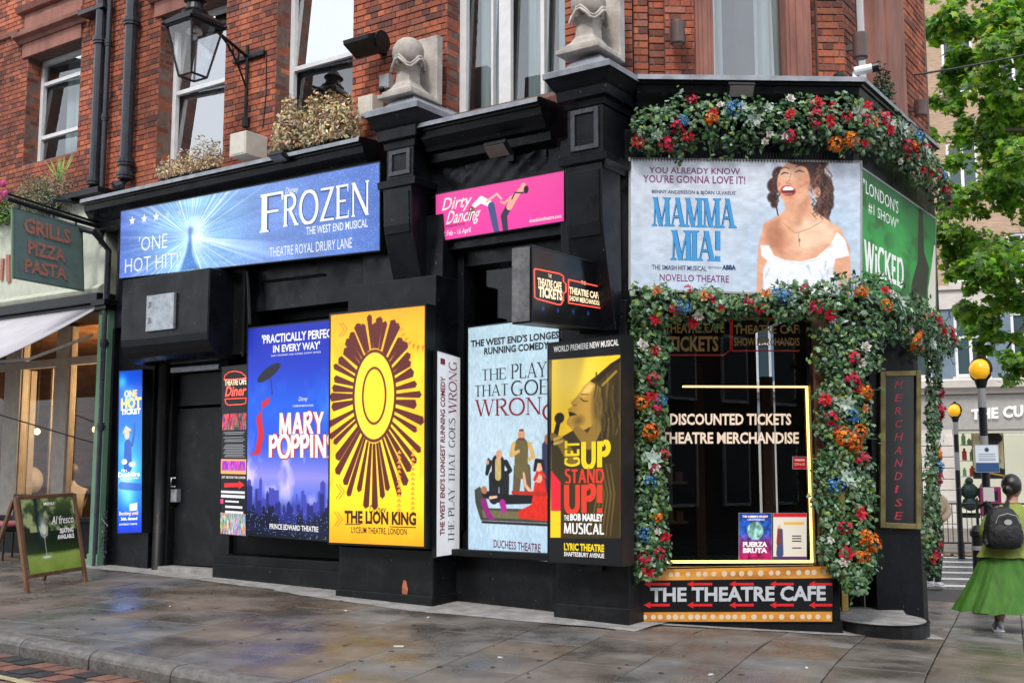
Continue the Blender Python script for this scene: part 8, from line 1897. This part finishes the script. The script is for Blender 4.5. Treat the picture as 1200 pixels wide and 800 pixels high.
# skirt: flared and pleated, swinging to the left
def loft(rows,n,mod,name,mat,t,smooth=True):
    m=MB(); V=[]
    for j,(cc,rx,ry) in enumerate(rows):
        for i in range(n):
            a=2*math.pi*i/n; k=mod(a,j/(len(rows)-1)); V.append(np.array(cc)+X_*math.cos(a)*rx*k+Y_*math.sin(a)*ry*k+UPV*(mod(a*1.3+1,1)-1)*.10*(j==len(rows)-1))
    m.add(V,[(j*n+i,j*n+(i+1)%n,(j+1)*n+(i+1)%n,(j+1)*n+i) for j in range(len(rows)-1) for i in range(n)]); return ob(name,m,mat,t,smooth=smooth)
K=1/ (FPX/wd)
rows=[]
for px0,px1,py in ((1153,1205,638),(1149,1208,655),(1141,1216,675),(1132,1222,694),(1124,1226,708),(1121,1229,715)):
    a=WP(px0,py); b=WP(px1,py); rows.append(((a+b)/2,(b[0]-a[0])/2,(b[0]-a[0])/2*.72))
rs=np.random.default_rng(6).uniform(0,6,5)
loft(rows,144,lambda a,f:1+f*(.022*math.sin(a*18+rs[0]+2.5*math.sin(a*3+f)+f)+.05*math.sin(a*9+rs[1]+1.5*math.sin(a*2))+.045*math.sin(a*4+rs[2]+f))+.006*math.sin(a*38+math.sin(a*5))*min(1,f*3+.3),'pleated_skirt',M['skirt'],t)
# jacket
rows=[]
for px0,px1,py,ry in ((1176,1196,590,.07),(1163,1203,597,.11),(1157,1208,606,.14),(1154,1211,618,.16),(1155,1210,632,.17),(1151,1213,642,.19),(1146,1217,652,.21)):
    a=WP(px0,py); b=WP(px1,py); rows.append(((a+b)/2,(b[0]-a[0])/2,ry))
loft(rows,48,lambda a,f:1+.03*math.sin(a*5+f*4)+.02*math.sin(a*9-f*7),'jacket',M['lime'],t)
for sx,(q0,q1,q2) in ((-1,((1163,602),(1153,624),(1162,645))),(1,((1204,602),(1213,624),(1206,645)))):
    skinobj(t,'sleeve',[(WP(*q0),.075),(WP(*q1,.04),.068),(WP(*q2,.24),.052)],[(0,1),(1,2)],M['lime'])
m=MB(); m.lathe((nk[0],nk[1],nk[2]-.045),[(.085,0),(.08,.03),(.07,.055)],20); ob('collar',m,M['lime'],t,smooth=True)
# backpack
bp=WP(1175,618,-.22); tb_=thing('backpack',WP(1175,645,-.22),'black backpack with a round pale badge worn by the woman in green','backpack')
m=MB(); V=[];n=24
sh=[(.10,-.205,.05),(.145,-.19,.085),(.16,-.10,.11),(.155,.02,.11),(.13,.12,.09),(.09,.18,.06),(.03,.205,.02)]
for (rx,zz,ry) in sh:
    for i in range(n):
        a=2*math.pi*i/n; ca,sa=math.cos(a),math.sin(a); e=.6; V.append(bp+X_*rx*1.12*math.copysign(abs(ca)**e,ca)+Y_*ry*math.copysign(abs(sa)**e,sa)+UPV*zz*1.02)
m.add(V,[tuple(range(n)),tuple(range(7*n-1,6*n-1,-1))]+[(j*n+i,j*n+(i+1)%n,(j+1)*n+(i+1)%n,(j+1)*n+i) for j in range(6) for i in range(n)]); ob('bag_body',m,M['pack'],tb_,smooth=True)
m=MB(); V=[];
for (rx,zz,yy) in ((.10,-.18,-.105),(.125,-.14,-.14),(.13,-.02,-.15),(.11,.03,-.13)):
    for i in range(9): f=i/8*2-1; V.append(bp+X_*rx*f+UPV*zz+Y_*(yy+.03*f*f))
m.add(V,[(j*9+i,j*9+i+1,(j+1)*9+i+1,(j+1)*9+i) for j in range(3) for i in range(8)]); ob('front_pocket',m,M['pack'],tb_,smooth=True)
m=MB(); m.tube([bp+X_*x+UPV*z+Y_*-.128 for x,z in ((-.12,.05),(-.09,.12),(0,.145),(.09,.12),(.12,.05))],.005,5,cap=False); ob('zip',m,M['greyp'],tb_)
for sx in (-1,1): m=MB(); m.tube([bp+X_*sx*.165+UPV*-.16,bp+X_*sx*.175+UPV*-.10,bp+X_*sx*.165+UPV*-.03],.035,8); ob('side_pocket',m,M['pack'],tb_,smooth=True)
m=MB(); c_=bp+np.array([.0,-.135,.06]); m.add([c_+X_*.04*math.cos(a)+UPV*.028*math.sin(a) for a in np.linspace(0,6.28,17)[:-1]],[tuple(range(16))]); ob('badge',m,T('badge_pale',(.35,.36,.37)),tb_)
for sx in (-1,1):
    m=MB(); m.tube([bp+X_*sx*.07+UPV*.17+Y_*.04,bp+X_*sx*.11+UPV*.25+Y_*.10,bp+X_*sx*.13+UPV*.20+Y_*.26],.018,6); ob('shoulder_strap',m,M['pack'],tb_,smooth=True)
m=MB(); m.tube([bp+X_*-.04+UPV*.19,bp+X_*-.02+UPV*.235,bp+X_*.02+UPV*.235,bp+X_*.04+UPV*.19],.010,6); ob('grab_handle',m,M['pack'],tb_,smooth=True)
# shoes
def shoe(c,tt,toe,sc=1.0):
    V=[];n=14; m=MB(); toe=toe/np.linalg.norm(toe); sd=np.cross(toe,UPV)
    for (a,w,h,z0) in ((-.11,.02,.045,0),(-.09,.036,.075,0),(-.02,.040,.08,0),(.05,.044,.055,0),(.11,.040,.04,0),(.145,.015,.025,.005)):
        for i in range(n):
            t_=2*math.pi*i/n; V.append(c+sc*(toe*a+sd*w*math.cos(t_)+UPV*(max(0,h*(.5+.5*math.sin(t_)))+z0)))
    m.add(V,[tuple(range(n)),tuple(range(6*n-1,5*n-1,-1))]+[(j*n+i,j*n+(i+1)%n,(j+1)*n+(i+1)%n,(j+1)*n+i) for j in range(5) for i in range(n)])
    s=ob('shoe',m,M['shoe'],tt,smooth=True); m=MB(); m.box(Fr((c+toe*.015)[:2],math.atan2(toe[1],toe[0])),-.12*sc,.13*sc,-.043*sc,.043*sc,c[2]-.012,c[2]+.012); ob('sole',m,M['white'],s,bevel=.01)
g1=WP(1170,738,-.02); g1[2]=wb+.03; shoe(g1,t,np.array([.35,1,0]),1.25); g2=WP(1190,708,.42); shoe(g2,t,np.array([.1,1,0]),1.2)
# --- passer-by half hidden by the right garland
pd=17.8; QP=lambda px,py,dy=0: atdepth(px,py,pd+dy); b0_=QP(1092,682); zb=gz(b0_[0],b0_[1]); t=thing('person',(b0_[0],b0_[1],zb),'passer-by in a beige jacket and dark trousers half hidden by the right-hand garland','person')
hd=QP(1094,566)
skinobj(t,'body',[(QP(1096,620),.15),(QP(1096,600),.15),(QP(1096,586),.17),(QP(1095,576),.06),(hd,.06),(QP(1106,588),.08),(QP(1112,600,-.1),.06),(QP(1104,610,-.25),.045),(QP(1085,588),.08),(QP(1081,602,-.05),.06),(QP(1086,612,-.2),.045)],[(0,1),(1,2),(2,3),(3,4),(2,5),(5,6),(6,7),(2,8),(8,9),(9,10)],M['tan'])
for px,dy in ((1090,0),(1099,-.15)):
    f_=QP(px,680,dy); f_[2]=zb+.05; skinobj(t,'trouser_leg',[(QP(px,622,dy),.11),(QP(px,648,dy),.085),(QP(px,672,dy),.06),(f_,.05)],[(0,1),(1,2),(2,3)],M['navy']); f_=f_.copy(); f_[2]=zb+.02; shoe(f_,t,np.array([.3,-1,0]))
m=MB(); m.ball(hd,.10,14,sc=(.9,1,1.2)); ob('head',m,M['skin'],t,smooth=True); m=MB(); m.ball(hd+np.array([0,.03,.03]),.112,14,sc=(.95,1,1.1)); ob('hair',m,M['hair'],t,smooth=True)
for sx in (-.035,.035): m=MB(); m.ball(hd+np.array([sx,-.09,.01]),.012,6); ob('eye',m,M['hair'],t,smooth=True)
m=MB(); m.ball(hd+np.array([0,-.105,-.015]),.018,8); ob('nose',m,M['skin'],t,smooth=True)
hand(t,QP(1104,611,-.27),np.array([-.8,-.3,0]),UPV,M['skin']); hand(t,QP(1086,613,-.22),np.array([.8,-.3,0]),UPV,M['skin'])
for o in list(bpy.data.objects):
    if o.type=='MESH' and o.parent is None and 'kind' not in o and 'label' not in o: print('UNTAGGED',o.name)
print('NOBJ',len(bpy.data.objects),'tris',sum(len(m.polygons) for m in bpy.data.meshes))
